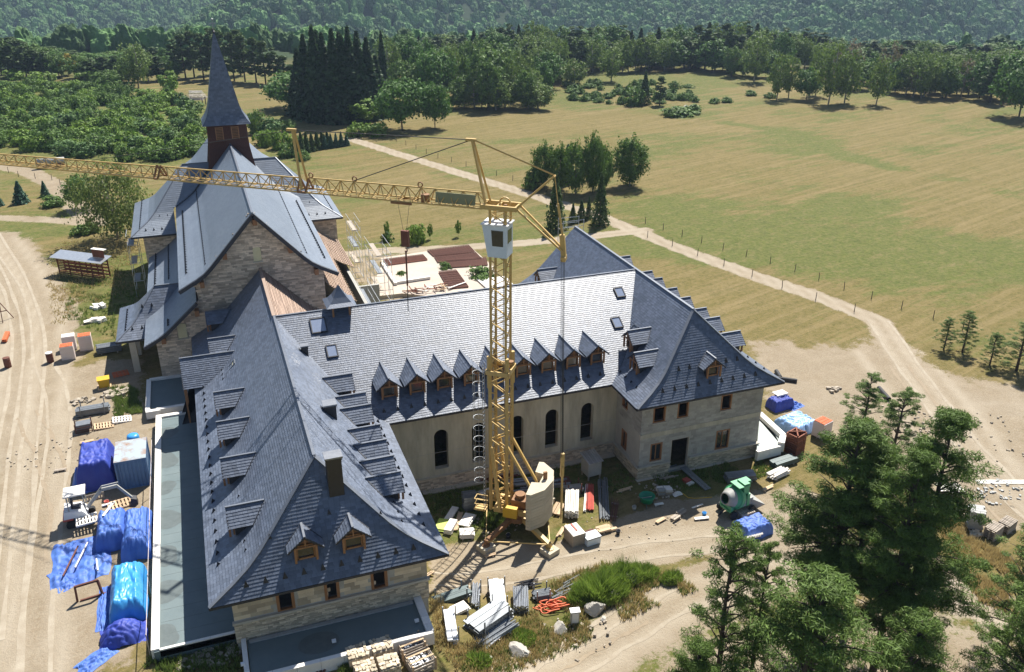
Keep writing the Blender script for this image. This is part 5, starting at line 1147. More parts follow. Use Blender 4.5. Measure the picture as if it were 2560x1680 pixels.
# singled out trees of the meadow edge
T('walnut_tree', 683, 252, 170, 122, 'broad round walnut tree left of the dark spruces')
T('walnut_tree', 935, 302, 188, 118, 'larger of the two round walnut trees at the end of the track'); T('walnut_tree', 1011, 298, 196, 72, 'narrower round tree right beside the large walnut')
T('walnut_tree', 1010, 236, 122, 92, 'domed weeping tree rising behind the two round walnuts'); T('fresh_tree', 850, 288, 232, 62, 'small round tree between spruces and walnuts')
T('broad_tree', 1135, 250, 112, 90, 'large pale leafy tree at the front of the wood'); T('birch_tree', 1228, 252, 190, 62, 'low spreading willow at the meadow edge'); T('slender_pine', 1120, 250, 190, 34, 'small grey-green pine at the meadow edge')
T('loose_birch', 1420, 190, 108, 54, 'slim birch standing in front of the wood in tall grass'); T('birch_tree', 1500, 165, 82, 60, 'pale birch at the corner of the upper clearing'); T('fresh_tree', 1708, 172, 122, 30, 'small bright tree at the clearing corner')
for x, yb, yt, w, l in ((1752, 190, 84, 62, 'leafy birch left of the dead grey tree'), (1805, 232, 122, 50, 'first birch of the row at the top of the meadow'), (1832, 228, 128, 46, 'forked birch of the row at the top of the meadow'), (1925, 242, 95, 66, 'tallest birch of the row at the top of the meadow'), (1962, 240, 118, 56, 'dense birch right of the tallest one'), (1895, 222, 105, 50, 'birch half hidden behind the row at the meadow top'), (2036, 243, 130, 54, 'lone birch at the right end of the row')): T('loose_birch' if w % 4 else 'birch_tree', x, yb, yt, w, l)
T('walnut_tree', 1874, 232, 162, 58, 'round dark tree among the birches at the meadow top'); T('walnut_tree', 2368, 272, 128, 130, 'big dark round tree at the right edge of the photo')
for x, yb, yt, w, n, l in ((2140, 228, 128, 60, 'birch_tree', 'birch beside the brown dead tree at the meadow edge'), (2190, 228, 140, 50, 'broad_tree', 'leafy tree right of the dead tree at the meadow edge'), (2275, 232, 140, 60, 'oak_tree', 'dark leafy tree near the right edge of the photo')): T(n, x, yb, yt, w, l)
T('open_spruce', 1497, 242, 164, 42, 'small grey-green conifer standing alone in the upper meadow'); T('slender_pine', 1533, 245, 178, 34, 'rounded conifer beside the small one in the upper meadow'); T('shrub', 1472, 245, 206, 44, 'dark bush left of the two upper meadow conifers')
# left skyline
for x, yb, yt, w, n in ((5, 175, 70, 50, 'slender_pine'), (35, 178, 95, 50, 'forest_pine'), (62, 180, 108, 52, 'forest_pine'), (88, 178, 116, 50, 'slender_pine'), (112, 180, 120, 48, 'forest_pine'), (138, 180, 124, 46, 'broad_tree'), (185, 182, 128, 48, 'broad_tree'), (215, 184, 136, 50, 'forest_pine'), (245, 186, 132, 50, 'slender_pine'), (275, 188, 130, 50, 'forest_pine'), (300, 190, 126, 46, 'broad_tree'), (345, 188, 120, 50, 'birch_tree'), (372, 188, 130, 46, 'slender_pine'), (398, 186, 140, 44, 'broad_tree'), (-15, 182, 95, 50, 'birch_tree')): T(n, x, yb, yt, w, 'tree in the wood on the upper left behind the dry field', 'trees of the upper left wood')
rs = random.Random(9); x = -25
while x < 430:
    for yb in (152, 163): T(rs.choice(('forest_pine', 'slender_pine', 'broad_tree', 'oak_tree')), x+rs.uniform(-5, 5), yb+rs.uniform(-4, 4), float(np.interp(x, [0, 50, 110, 200, 250, 300, 350, 430], [76, 98, 112, 124, 126, 116, 112, 116]))+rs.uniform(-6, 10), rs.uniform(44, 60), 'tree in the wood on the upper left behind the dry field', 'trees of the upper left wood')
    x += rs.uniform(15, 22)
T('loose_birch', 322, 205, 98, 66, 'tall pale birch on the upper left beside the dry field'); T('yellow_tree', 160, 175, 126, 34, 'small yellowing tree in the upper left wood'); T('fresh_tree', 397, 227, 166, 42, 'bright green pear tree alone in the dry field'); T('broad_tree', 255, 215, 162, 60, 'rounded tree at the edge of the dry field, upper left')
# orchard scrub on the left slope
rs = random.Random(11); placed = []
opoly = [(-20, 205), (120, 200), (300, 215), (420, 240), (470, 270), (476, 345), (440, 372), (330, 385), (200, 372), (60, 350), (-20, 340)]
def in_poly(x, y, p):
    c = False
    for i in range(len(p)):
        (ax, ay), (bx, by) = p[i], p[(i+1) % len(p)]
        if (ay > y) != (by > y) and x < (bx-ax)*(y-ay)/(by-ay)+ax: c = not c
    return c
n_ = 0
while n_ < 150:
    x, y = rs.uniform(-20, 476), rs.uniform(200, 385)
    if not in_poly(x, y, opoly) or any(abs(x-a) < 16 and abs(y-b) < 8 for a, b in placed): continue
    placed.append((x, y)); n_ += 1; k = rs.choice(('shrub', 'bright_shrub', 'grey_shrub', 'bright_shrub', 'shrub'))
    b = G(x*D, y*D); plant(k, b, rs.uniform(1.8, 3.6), rs.uniform(3.0, 5.2), {'shrub': 'dark green shrub on the overgrown slope left of the church', 'bright_shrub': 'light green shrub on the overgrown slope left of the church', 'grey_shrub': 'grey-green shrub on the overgrown slope left of the church'}[k], {'shrub': 'dark green orchard shrubs', 'bright_shrub': 'light green orchard shrubs', 'grey_shrub': 'grey-green orchard shrubs'}[k])
for x in np.arange(-10, 300, 17): T('shrub', x, 205+random.uniform(-3, 4)+max(0, x-200)*.08, 190, 34, 'bush in the hedge below the dry field, upper left', 'bushes of the upper left hedge')
for x, y in ((230, 175), (200, 180), (270, 180), (40, 178), (100, 182)): T('bright_shrub', x, y+6, y-18, 50, 'light green scrub in front of the upper left wood', 'scrub along the upper left wood')
# scrub right of the church, spruce row
for x, yb, yt, w, k in ((600, 310, 258, 44, 'shrub'), (630, 330, 275, 50, 'grey_shrub'), (655, 345, 300, 44, 'bright_shrub'), (610, 340, 300, 40, 'bright_shrub'), (640, 300, 275, 36, 'grey_shrub'), (670, 305, 280, 34, 'shrub'), (590, 285, 262, 34, 'grey_shrub'), (700, 345, 318, 44, 'shrub'), (665, 365, 335, 40, 'shrub'), (705, 372, 350, 36, 'shrub')): T(k, x, yb, yt, w, 'scrub bush between the spire and the spruce row', 'scrub behind the church')
for k, x in enumerate((690, 702, 714, 726, 738, 750, 762)): T('young_spruce', x, 362-k*3.5, 305+random.uniform(-4, 4), 26, 'young green spruce in the row beside the track', 'green spruces of the row')
for k, x in enumerate((756, 770, 782, 794, 806)): T('blue_spruce', x, 346-k*1.8, 308+random.uniform(-3, 3), 20, 'young bluish spruce at the right end of the row beside the track', 'blue spruces of the row')
for x, yb, w, l in ((828, 318, 40, 'bush at the start of the track'), (868, 316, 56, 'wide bush beside the track below the walnuts')): T('bright_shrub', x, yb, yb-34, w, l)
# meadow clumps
for x, yb, yt, w, l in ((1262, 432, 332, 52, 'leftmost birch of the clump beside the track'), (1300, 440, 336, 50, 'second birch of the clump beside the track'), (1338, 450, 330, 56, 'middle birch of the clump beside the track'), (1378, 447, 312, 54, 'tallest birch of the clump beside the track'), (1402, 440, 345, 40, 'rightmost birch of the clump beside the track'), (1463, 432, 318, 74, 'dense birch standing alone right of the clump')): T('meadow_birch', x, yb, yt, w, l)
T('blue_spruce', 1318, 425, 335, 50, 'bluish tree behind the birch clump'); T('low_shrub', 1240, 436, 395, 50, 'low bush at the left foot of the birch clump')
for x, yb, yt, w, l in ((1291, 533, 404, 62, 'large open spruce beside the track'), (1394, 522, 398, 54, 'second open spruce beside the track'), (1331, 518, 470, 28, 'small spruce between the two open spruces'), (1351, 512, 464, 34, 'wider small spruce between the two open spruces'), (1368, 508, 455, 22, 'thin small spruce between the two open spruces')): T('open_spruce', x, yb, yt, w, l)
T('bright_shrub', 965, 562, 518, 46, 'bush in the dry grass behind the building site'); T('low_shrub', 900, 560, 540, 26, 'small bush with sapling behind the site'); T('low_shrub', 1120, 648, 622, 60, 'low green bush at the slab edge'); T('low_shrub', 932, 645, 630, 24, 'tiny bush at the corner of the slab'); T('low_shrub', 1036, 630, 610, 30, 'small bush behind the concrete slab')
for x, yb, yt, l in ((900, 556, 515, 'staked sapling left of the bush behind the site'), (1000, 556, 520, 'staked sapling right of the bush behind the site'), (1065, 550, 512, 'thin sapling in the dry grass')): T('fresh_tree', x, yb, yt, 12, l)
T('weeping_birch', 275, 556, 378, 150, 'large weeping birch beside the left transept'); T('walnut_tree', 190, 486, 410, 62, 'round dense tree left of the weeping birch')
for x, yb, yt, w, l in ((50, 472, 420, 44, 'blue spruce by the left track'), (106, 456, 420, 26, 'slim blue spruce right of the wider one'), (-2, 478, 445, 28, 'blue spruce cut by the left edge')): T('blue_spruce', x, yb, yt, w, l)
for x, yb, w, l in ((125, 478, 50, 'bright bush under the slim blue spruce'), (190, 545, 40, 'low bush below the weeping birch'), (215, 540, 30, 'small bush on the track under the birch')): T('low_shrub', x, yb, yb-22, w, l)
for x, yb, w in ((1580, 268, 70), (1610, 262, 40), (1560, 272, 30)): T('low_shrub', x, yb, yb-18, w, 'low bush on the stone heap in the upper meadow', 'bushes on the stone heap')
for x, y in ((1745, 222), (1660, 240), (1690, 238), (1790, 228)): T('low_shrub', x, y, y-12, 26, 'low bush dotted at the top of the meadow', 'low bushes at the meadow top')
rs = random.Random(21)
for k in range(60):
    x = rs.uniform(1310, 1640); T('low_shrub', x, rs.uniform(200, 244), 0, 0) if False else plant('low_shrub', G(x*D, rs.uniform(196, 242)*D), rs.uniform(.8, 1.8), rs.uniform(1.5, 3.5), 'scrub bush on the rough bank below the upper clearing', 'scrub on the rough bank')
# ---- near pines
def near_pine(name, h, r, z0, seed, branches, per, tuft, leafm=lf_pine, leaf=.13):
    rng = np.random.default_rng(seed); root = bpy.data.objects.new(name, None); COL.objects.link(root)
    C, N, seg = crown_pine(rng, h, r, z0, branches, per, tuft)
    ob('crown', leaf_mesh(name+'_crown', C, N, leaf, .15, leafm, rng), root)
    tb = MB(); tb.tube([(0, 0, -.5), (.06, .05, h*.3), (-.05, .08, h*.65), (0, 0, h*.985)], [.024*h*.75, .018*h*.75, .011*h*.75, .02], 9)
    for o, e in seg: tb.tube([o, (np.array(o)+e)/2+np.array([0, 0, .12]), e], [.05, .03, .008], 4)
    tb.build('trunk', bark_m, root, True); root['category'] = 'tree'; root['label'] = 'pine'; PROTO[name] = (root, h, r, [False])
near_pine('scots_pine', 14.5, 3.2, 3.6, 31, 100, 5, 170, leaf=.13); near_pine('bushy_pine', 9, 2.9, .8, 32, 84, 5, 170, leaf=.115); near_pine('thin_pine', 10, 2.0, 2.6, 33, 48, 3, 110, leaf=.12)
near_pine('sparse_pine', 10, 2.2, .6, 34, 60, 3, 120, leaf=.12)
for x, yb, yt, w, l in ((2193, 812, 738, 52, 'leftmost young pine by the right fork'), (2236, 818, 722, 60, 'second young pine by the right fork'), (2300, 848, 772, 54, 'third young pine by the right fork'), (2362, 862, 745, 90, 'largest young pine at the right edge of the photo')): T('sparse_pine', x, yb, yt, w, l)
for n, x, yb, yt, w, l in (('scots_pine', 1905, 1490, 990, 290, 'tall pine with twin dark trunks left of the tallest one'), ('scots_pine', 2075, 1555, 968, 270, 'tallest pine in the right foreground'), ('scots_pine', 1960, 1480, 1040, 230, 'pine squeezed between the two tallest foreground pines'), ('thin_pine', 1992, 1052, 872, 105, 'thin open pine at the back of the foreground group'), ('thin_pine', 2062, 1120, 905, 120, 'second thin pine at the back of the foreground group'), ('sparse_pine', 1655, 1660, 1222, 200, 'sparse half bare pine at the left of the foreground group'),
    ('scots_pine', 2020, 1600, 1060, 230, 'pine in front between the two tallest, partly hidden'), ('bushy_pine', 2050, 1800, 1440, 260, 'dark bushy pine at the bottom edge, right of the light green one'), ('bushy_pine', 1830, 1800, 1355, 400, 'bushy light green pine at the bottom edge'), ('bushy_pine', 1590, 1800, 1500, 190, 'dark bushy pine top at the bottom edge, left of the light green one'), ('bushy_pine', 2330, 1760, 1370, 270, 'pine cut by the lower right corner'), ('sparse_pine', 2330, 1520, 1220, 170, 'dry open young pine at the right edge above the corner pine'), ('thin_pine', 1735, 1640, 1262, 120, 'thin young pine behind the sparse one')): T(n, x, yb, yt, w, l)
# ---- grasses, broom
def tufts(name, pts, hh, mat, label, blades=9, wid=.03, spread=.16, kind='stuff'):
    v = []; f = []
    for (x, y, s) in pts:
        z = float(H(x, y))-.03
        for k in range(blades):
            a = random.uniform(0, 6.28); r = random.uniform(0, spread)*s; bx, by = x+r*math.cos(a), y+r*math.sin(a); h = random.uniform(.55, 1.1)*hh*s; l = random.uniform(.1, .45)*h; b = random.uniform(0, 6.28); w = wid*random.uniform(.7, 1.4)
            i = len(v); v += [(bx-w*math.sin(b), by+w*math.cos(b), z), (bx+w*math.sin(b), by-w*math.cos(b), z), (bx+l*math.cos(a), by+l*math.sin(a), z+h)]; f.append((i, i+1, i+2))
    me = bpy.data.meshes.new(name); me.from_pydata(v, [], f); me.materials.append(mat); o = ob(name, me); tag(o, label, 'grass', None, kind); return o
def scatter(polys, n, s=(.6, 1.3), seed=1):
    rr = random.Random(seed); out = []
    for p in polys:
        q = gp(*p); xs_ = [a for a, b in q]; ys_ = [b for a, b in q]; k = 0; tries = 0
        while k < n and tries < n*8:
            tries += 1; x, y = rr.uniform(min(xs_), max(xs_)), rr.uniform(min(ys_), max(ys_))
            if in_poly(x, y, q) and mnoise.noise((x*.35, y*.35, 5)) > -.25: out.append((x, y, rr.uniform(*s))); k += 1
    return out
bank = [(1060, 1540), (1180, 1470), (1290, 1350), (1400, 1310), (1560, 1330), (1620, 1370), (1480, 1430), (1380, 1480), (1240, 1545), (1100, 1590)]
tufts('dry_grass', scatter([bank], 1500, seed=1)+scatter([[(1000, 1400), (1030, 1390), (1060, 1500), (1180, 1470), (1200, 1500), (1060, 1560), (1010, 1500)]], 300, seed=2)+scatter([[(2180, 1180), (2380, 1290), (2380, 1440), (2280, 1400), (2200, 1300)]], 1200, seed=3), .4, grass_m, 'dry yellow grass on the bank around the boulders')
tufts('green_grass', scatter([bank], 900, seed=4)+scatter([[(990, 1130), (1180, 1100), (1420, 1065), (1480, 1120), (1440, 1150), (1260, 1140), (1100, 1240), (1010, 1230)]], 1100, (.4, .9), seed=5)+scatter([[(1490, 1110), (1640, 1090), (1760, 1060), (1800, 1100), (1700, 1130), (1560, 1140)]], 700, (.4, 1.0), seed=6), .34, grassg_m, 'green grass and weeds along the walls and the bank')
tufts('weeds', scatter([[(340, 1530), (545, 1480), (560, 1562), (330, 1600)], [(790, 1535), (830, 1520), (840, 1562), (790, 1570)], [(240, 640), (310, 600), (330, 760), (270, 790), (150, 740), (160, 670)], [(255, 900), (320, 900), (330, 960), (270, 970)]], 420, (.5, 1.2), seed=7), .42, grassg_m, 'green weeds at the foot of the terrace and by the church')
tufts('meadow_grass', scatter([[(150, 560), (320, 560), (320, 660), (130, 760), (110, 640)]], 1200, (.6, 1.4), seed=9), .28, grass_m, 'short dry grass beside the church and the left road', 6, .04, .4)
def broom(x, y, r, h, n, label, mat=broom_m):
    b = G(x*D, y*D); v = []; f = []; root = thing('broom_bush', label, 'shrub', tuple(b))
    for k in range(n):
        a = random.uniform(0, 6.28); rr_ = r*math.sqrt(random.random()); bx, by = rr_*math.cos(a), rr_*math.sin(a)*.7; hh_ = h*(1-.6*(rr_/r)**2)*(.75+.5*mnoise.noise((bx*1.8, by*1.8, x)))*random.uniform(.55, 1.3); l = random.uniform(.1, .5)*hh_; c = random.uniform(0, 6.28); z = random.uniform(0, .5)*hh_
        for q in range(2):
            w = .022; i = len(v); a2 = a+random.uniform(-.8, .8); v += [(bx-w*math.sin(c), by+w*math.cos(c), z), (bx+w*math.sin(c), by-w*math.cos(c), z), (bx+l*math.cos(a2), by+l*math.sin(a2), z+hh_*.6)]; f.append((i, i+1, i+2))
    me = bpy.data.meshes.new('foliage'); me.from_pydata(v, [], f); me.materials.append(mat); ob('foliage', me, root)
    m = MB()
    for k in range(7): a = random.uniform(0, 6.28); m.tube([(0, 0, -.1), (r*.35*math.cos(a), r*.3*math.sin(a), h*.4)], [.035, .012], 4)
    m.build('stems', bark_m, root)
broom(1395, 1380, 1.9, 1.7, 3800, 'largest bright green broom bush behind the boulders'); broom(1440, 1350, 1.5, 1.5, 2600, 'broom bush right behind the largest one'); broom(1490, 1340, 1.3, 1.1, 1800, 'low broom bush at the right end beside the top boulder')
broom(1350, 1395, 1.0, 1.1, 1300, 'small broom bush at the left end of the row'); broom(1150, 1215, 1.1, .9, 1800, 'weedy green bush at the foot of the crane mast', grassg_m); broom(1560, 1350, .8, .9, 900, 'small broom bush near the sparse pine'); broom(1110, 1545, .8, .9, 900, 'green bush at the bottom edge beside the lower track'); broom(1200, 1490, 1.2, .7, 1400, 'low grassy bush between steel racks and boulders')
# ---- wooded mountainside
def forest():
    fx = np.linspace(-1500, 1500, 76); fy = np.linspace(338, 2050, 70); v = []
    for f_ in fy:
        for l_ in fx:
            l2 = l_*(f_/2050.0*.85+.15)
            x = CAMP[0]+f_*math.sin(YAW)+l2*math.cos(YAW); y = CAMP[1]+f_*math.cos(YAW)-l2*math.sin(YAW); v.append((x, y, 0))
    va = np.array(v); va[:, 2] = far(va[:, 0], va[:, 1]); n = len(fx)
    fs = [(j*n+i, j*n+i+1, (j+1)*n+i+1, (j+1)*n+i) for j in range(len(fy)-1) for i in range(n-1)]
    me = bpy.data.meshes.new('mountain_forest'); me.from_pydata(va.tolist(), [], fs); o = ob('mountain_forest', me); tag(o, 'dense green forest covering the mountainside across the valley', 'forest', None, 'stuff')
    me.materials.append(lf_mid)
    ng = bpy.data.node_groups.new('forest_trees', 'GeometryNodeTree'); ng.interface.new_socket('Geometry', in_out='INPUT', socket_type='NodeSocketGeometry'); ng.interface.new_socket('Geometry', in_out='OUTPUT', socket_type='NodeSocketGeometry')
    N_ = ng.nodes; L_ = ng.links; gi = N_.new('NodeGroupInput'); go_ = N_.new('NodeGroupOutput')
    dp = N_.new('GeometryNodeDistributePointsOnFaces'); dp.inputs['Density'].default_value = .021; dp.inputs['Seed'].default_value = 3; L_.new(gi.outputs[0], dp.inputs['Mesh'])
    ic = N_.new('GeometryNodeMeshIcoSphere'); ic.inputs['Radius'].default_value = 1.0; ic.inputs['Subdivisions'].default_value = 4
    sp = N_.new('GeometryNodeSetPosition'); nt = N_.new('ShaderNodeTexNoise'); nt.inputs['Scale'].default_value = 2.2; nt.inputs['Detail'].default_value = 4; nt.inputs['Roughness'].default_value = .75
    nn = N_.new('GeometryNodeInputNormal'); mt = N_.new('ShaderNodeMath'); mt.operation = 'MULTIPLY_ADD'; mt.inputs[1].default_value = 1.15; mt.inputs[2].default_value = -.58; L_.new(nt.outputs['Fac'], mt.inputs[0])
    vm = N_.new('ShaderNodeVectorMath'); vm.operation = 'SCALE'; L_.new(nn.outputs[0], vm.inputs[0]); L_.new(mt.outputs[0], vm.inputs['Scale']); L_.new(ic.outputs[0], sp.inputs['Geometry']); L_.new(vm.outputs[0], sp.inputs['Offset'])
    sm = N_.new('GeometryNodeSetMaterial'); sm.inputs['Material'].default_value = M('mountain_canopy', (.06, .13, .04), (.1, .18, .055), scale=.9, rough=.8, spec=.2, isl=.5); L_.new(sp.outputs[0], sm.inputs['Geometry'])
    ip = N_.new('GeometryNodeInstanceOnPoints'); L_.new(dp.outputs['Points'], ip.inputs['Points']); L_.new(sm.outputs[0], ip.inputs['Instance'])
    rv = N_.new('FunctionNodeRandomValue'); rv.data_type = 'FLOAT_VECTOR'; rv.inputs[0].default_value = (2.8, 2.8, 4.6); rv.inputs[1].default_value = (7.0, 7.0, 10.5); L_.new(rv.outputs[0], ip.inputs['Scale'])
    rr_ = N_.new('FunctionNodeRandomValue'); rr_.data_type = 'FLOAT_VECTOR'; rr_.inputs[0].default_value = (-.15, -.15, 0); rr_.inputs[1].default_value = (.15, .15, 6.28); L_.new(rr_.outputs[0], ip.inputs['Rotation'])
    L_.new(ip.outputs[0], go_.inputs[0]); md_ = o.modifiers.new('trees', 'NODES'); md_.node_group = ng
forest()
for root, h0, r0, used in list(PROTO.values()):
    if not used[0]:
        for c in kids(root): bpy.data.objects.remove(c)
        bpy.data.objects.remove(root)
# ---------------------------------------------------------------- the building site: stored material and machines
def put(root, q, rz=0.0): root.location = q; root.rotation_euler = (0, 0, rz); return root
def ang(a, b): return math.atan2(b.y-a.y, b.x-a.x)
def bundle(name, label, cat, pa, pb, width, cols, rows, shape='tube', mat=None, part='tube', dz=0.0, jit=.02, posts=False, r=None, pmat=None, zoff=0.0):
    """bars or sheets lying from ground pixel pa to pb"""
    a = G(*pa); b = G(*pb); c = (a+b)/2; L_ = (b-a).length; t = thing(name, label, cat, (c.x, c.y, float(H(c.x, c.y))+zoff), ang(a, b)); s = width/cols; hh = (s if shape == 'tube' else (r or s*.5))
    mesh = {}
    for j in range(rows):
        for i in range(cols):
            y = -width/2+s*(i+.5)+random.uniform(-jit, jit)*.5; z = .1+hh*j; k = random.uniform(-jit, jit)*4; l2 = L_*random.uniform(.94, 1.0)/2
            m = MB()
            if shape == 'tube': m.tube([(-l2+k, y, z+s*.45), (l2+k, y+random.uniform(-jit, jit), z+s*.45)], s*.44, 7)
            else: m.box((k, y, z), (2*l2, s*.92, hh*.9))
            m.build(part, mat, t)
    for x in (-L_*.32, L_*.32): MB().box((x, 0, 0), (.1, width*1.05, .1)).build('bearer', plankg_m, t)
    if posts:
        for x in (-L_*.35, L_*.35):
            for y in (-width/2-.05, width/2+.05): MB().box((x, y, 0), (.07, .07, hh*rows+.55)).build('stanchion', pmat or galvd_m, t)
    return t
def pallet_mesh(root, L_=1.2, W_=.8, mat=plank_m, z=0.0, n=7):
    for y in (-W_/2+.05, 0, W_/2-.05): MB().box((0, y, z), (L_, .09, .1)).build('runner', mat, root)
    for k in range(n): MB().box((-L_/2+.06+(L_-.12)*k/(n-1), 0, z+.1), (L_/n*.62, W_, .022)).build('deck_board', mat, root)
def pallet(label, px, rz=0.0, mat=plank_m, tilt=0.0, z=0.0, L_=1.2, W_=.8, group=None):
    q = G(*px); t = thing('pallet', label, 'pallet', (q.x, q.y, q.z+z), rz, group); pallet_mesh(t, L_, W_, mat)
    if tilt: t.rotation_euler = (0, tilt, rz) if not isinstance(tilt, tuple) else (tilt[0], tilt[1], rz)
    return t
def brick_pallet(label, px, h=1.35, w=(1.15, .95), rz=0.0, topm=orange_m, z=0.0):
    q = G(*px); t = thing('brick_pallet', label, 'brick pallet', (q.x, q.y, q.z+z), rz); pallet_mesh(t, w[0], w[1], plankg_m)
    m = MB(); m.box((0, 0, .13), (w[0]*.97, w[1]*.97, h)); m.build('film_wrap', wrap_m, t)
    n = 8
    for k in range(n):
        for j in range(3): MB().box((-w[0]*.47+w[0]*.94*(k+.5)/n, -w[1]*.3+w[1]*.3*j, .13+h), (w[0]*.94/n*.86, w[1]*.27, .05)).build('brick', topm, t)
    return t
def tarp(label, px, size, rz, mat, prof='box', seed=0, rag=.5, name='tarpaulin', z=0.0, nx=44, ny=40, fold=.07):
    """a sheet draped over a load: uneven heights, creases, ragged skirt"""
    q = G(*px); L_, W_, h = size; t = thing(name, label, 'tarpaulin', (q.x, q.y, q.z+z), rz); v = []
    for j in range(ny+1):
        for i in range(nx+1):
            u = i/nx*2-1; w = j/ny*2-1; n1 = mnoise.noise((u*2.2, w*2.2, seed)); n2 = mnoise.noise((u*6, w*5, seed+9)); e = 1+rag*.22*mnoise.noise((math.atan2(w, u)*1.7, seed, 2))*max(abs(u), abs(w))**4
            x = u*L_/2*e; y = w*W_/2*e; du = (1-abs(u))*L_/2; dw = (1-abs(w))*W_/2; ed = min(du, dw)
            if prof == 'box': k = min(1, ed/(.1*W_+.04)); zz = h*(k**.4)*(1+.08*n1)
            elif prof == 'gable': k = min(1, du/.35)*(1-abs(w)**1.25); zz = h*max(0, k)
            elif prof == 'flat': zz = h*(.5+.5*n1)*min(1, ed/.3)
            else: zz = h*max(0, 1-(abs(u)**2.2+abs(w)**2.2)/1.2)
            zz += fold*.55*n2+fold*.22*mnoise.noise((u*11, w*9, seed+4))-fold*1.3*max(0, .18-abs(mnoise.noise((u*3.1+w*1.7, w*2.6-u, seed+6))))/.18
            v.append((x, y, max(.015+.02*abs(n2), zz)))
    n = nx+1; f = [(j*n+i, j*n+i+1, (j+1)*n+i+1, (j+1)*n+i) for j in range(ny) for i in range(nx)]
    m = MB(); m.add(v, f); m.build('sheet', mat, t, True); return t
def boulder(label, px, size, seed, mat=rock_m, sq=.75, name='boulder', cat='boulder'):
    q = G(*px); m = MB(); n = 14; vs = []; 
    for j in range(n+1):
        for i in range(2*n):
            th = math.pi*j/n; ph = math.pi*i/n; d = V((math.sin(th)*math.cos(ph), math.sin(th)*math.sin(ph), math.cos(th)))
            k = 1+.38*mnoise.noise(d*1.3+V((seed, 0, 0)))+.16*mnoise.noise(d*3.4+V((0, seed, 0)))
            for pl in range(5):
                g = V((math.sin(seed*3+pl*1.9), math.cos(seed*2+pl*2.3), math.sin(pl*1.1+seed))).normalized(); c = d.dot(g)*k
                if c > .66: k *= .66/c
            vs.append(V((d.x*k*size, d.y*k*size*.8, d.z*k*size*sq+size*.3)))
    fs = [(j*2*n+i, j*2*n+(i+1) % (2*n), (j+1)*2*n+(i+1) % (2*n), (j+1)*2*n+i) for j in range(n) for i in range(2*n)]
    m.add(vs, fs); o = m.build(name, mat); o.location = q; o.rotation_euler = (0, 0, seed); tag(o, label, cat); return o
# ---- left yard
a, b = G(150, 684), G(262, 699); c = (a+b)/2; L_ = (b-a).length
t = thing('timber_rack', 'dark red-brown slatted timber rack with a grey sheet roof beside the left road', 'rack', tuple(c), ang(a, b))
for x in np.linspace(-L_/2, L_/2, 5): MB().box((x, 0, 0), (.12, .1, 2.0)).build('post', redbrown_m, t); MB().box((x, .9, 0), (.12, .1, 2.3)).build('post', redbrown_m, t)
for k in range(9): MB().box((0, .06, .1+.21*k), (L_, .05, .11)).build('slat', redbrown_m, t)
for k in range(5): MB().box((0, .95, .2+.4*k), (L_, .05, .16)).build('slat', redbrown_m, t)
m = MB(); m.hexa([(-L_/2-.5, -.5, 2.05), (L_/2+.4, -.5, 2.05), (L_/2+.4, 1.3, 2.4), (-L_/2-.5, 1.3, 2.4)], [(-L_/2-.5, -.5, 2.1), (L_/2+.4, -.5, 2.1), (L_/2+.4, 1.3, 2.45), (-L_/2-.5, 1.3, 2.45)]); m.build('roof_sheet', galv_m, t)
for k in range(8): MB().box((L_/2-1.6+.2*k, .7, 2.3), (.17, .08, .9)).build('board', redbrown_m, t)
MB().box((L_/2-.9, .9, 3.2), (1.8, .5, .06)).build('top_board', foam_m, t)
RZ = .0
brick_pallet('orange brick pallet wrapped in white film, nearest of the three by the left road', (173, 897), 1.25, rz=.05); brick_pallet('orange brick pallet wrapped in film, right one behind the nearest', (218, 874), 1.4, rz=.05); brick_pallet('brick pallet with a white film top, left one at the back', (177, 872), 1.25, rz=.05, topm=foam_m)
bundle('pipe_bundle', 'bundle of grey shrink-wrapped pipes lying beside the brick pallets', 'pipes', (243, 884), (305, 874), 1.0, 6, 4, 'tube', galvd_m, 'pipe')
for px, l in (((21, 918), 'dark rusty barrel near the left edge'), ((127, 905), 'dark barrel with a pale lid left of the brick pallets')):
    q = G(*px); t = thing('barrel', l, 'barrel', tuple(q)); MB().lathe((0, 0, 0), [(0, 0), (.29, 0), (.3, .3), (.28, .33), (.3, .36), (.3, .62), (.28, .65), (.3, .68), (.29, .9), (.0, .88)], 16).build('drum', rust_m, t, True); MB().lathe((0, 0, .9), [(.3, 0), (.3, .05), (.1, .09), (0, .09)], 12).build('lid', rust_m if px[0] < 100 else foam_m, t)
q = G(8, 800); t = thing('steel_trestle', 'rusty steel trestle cut by the left edge', 'trestle', tuple(q))
for a_, b_ in (((-.8, 0, 0), (0, .2, 1.9)), ((.9, .3, 0), (0, .2, 1.9)), ((.1, -.9, 0), (0, .2, 1.9)), ((-.4, 0, .9), (.5, .2, .9))): MB().bar(a_, b_, .07).build('leg', rust_m, t)
bundle('orange_channel', 'short orange clay channel lying by the left road', 'channel', (12, 858), (21, 836), .4, 2, 1, 'box', orange_m, 'gutter', r=.3)
q = G(262, 968); t = thing('yellow_crate', 'yellow plastic tub on a white pallet in the church shadow', 'crate', tuple(q), .1); pallet_mesh(t, 1.1, .9, plank_m)
m = MB(); m.hexa([(-.38, -.32, .12), (.38, -.32, .12), (.38, .32, .12), (-.38, .32, .12)], [(-.46, -.4, .85), (.46, -.4, .85), (.46, .4, .85), (-.46, .4, .85)]); m.build('tub', yellow_m, t); MB().box((0, 0, .84), (1.0, .88, .05)).build('rim', yellow_m, t)
q = G(302, 937); t = thing('orange_grating', 'orange grating lying in the shadow of the porch', 'grating', tuple(q), .2)
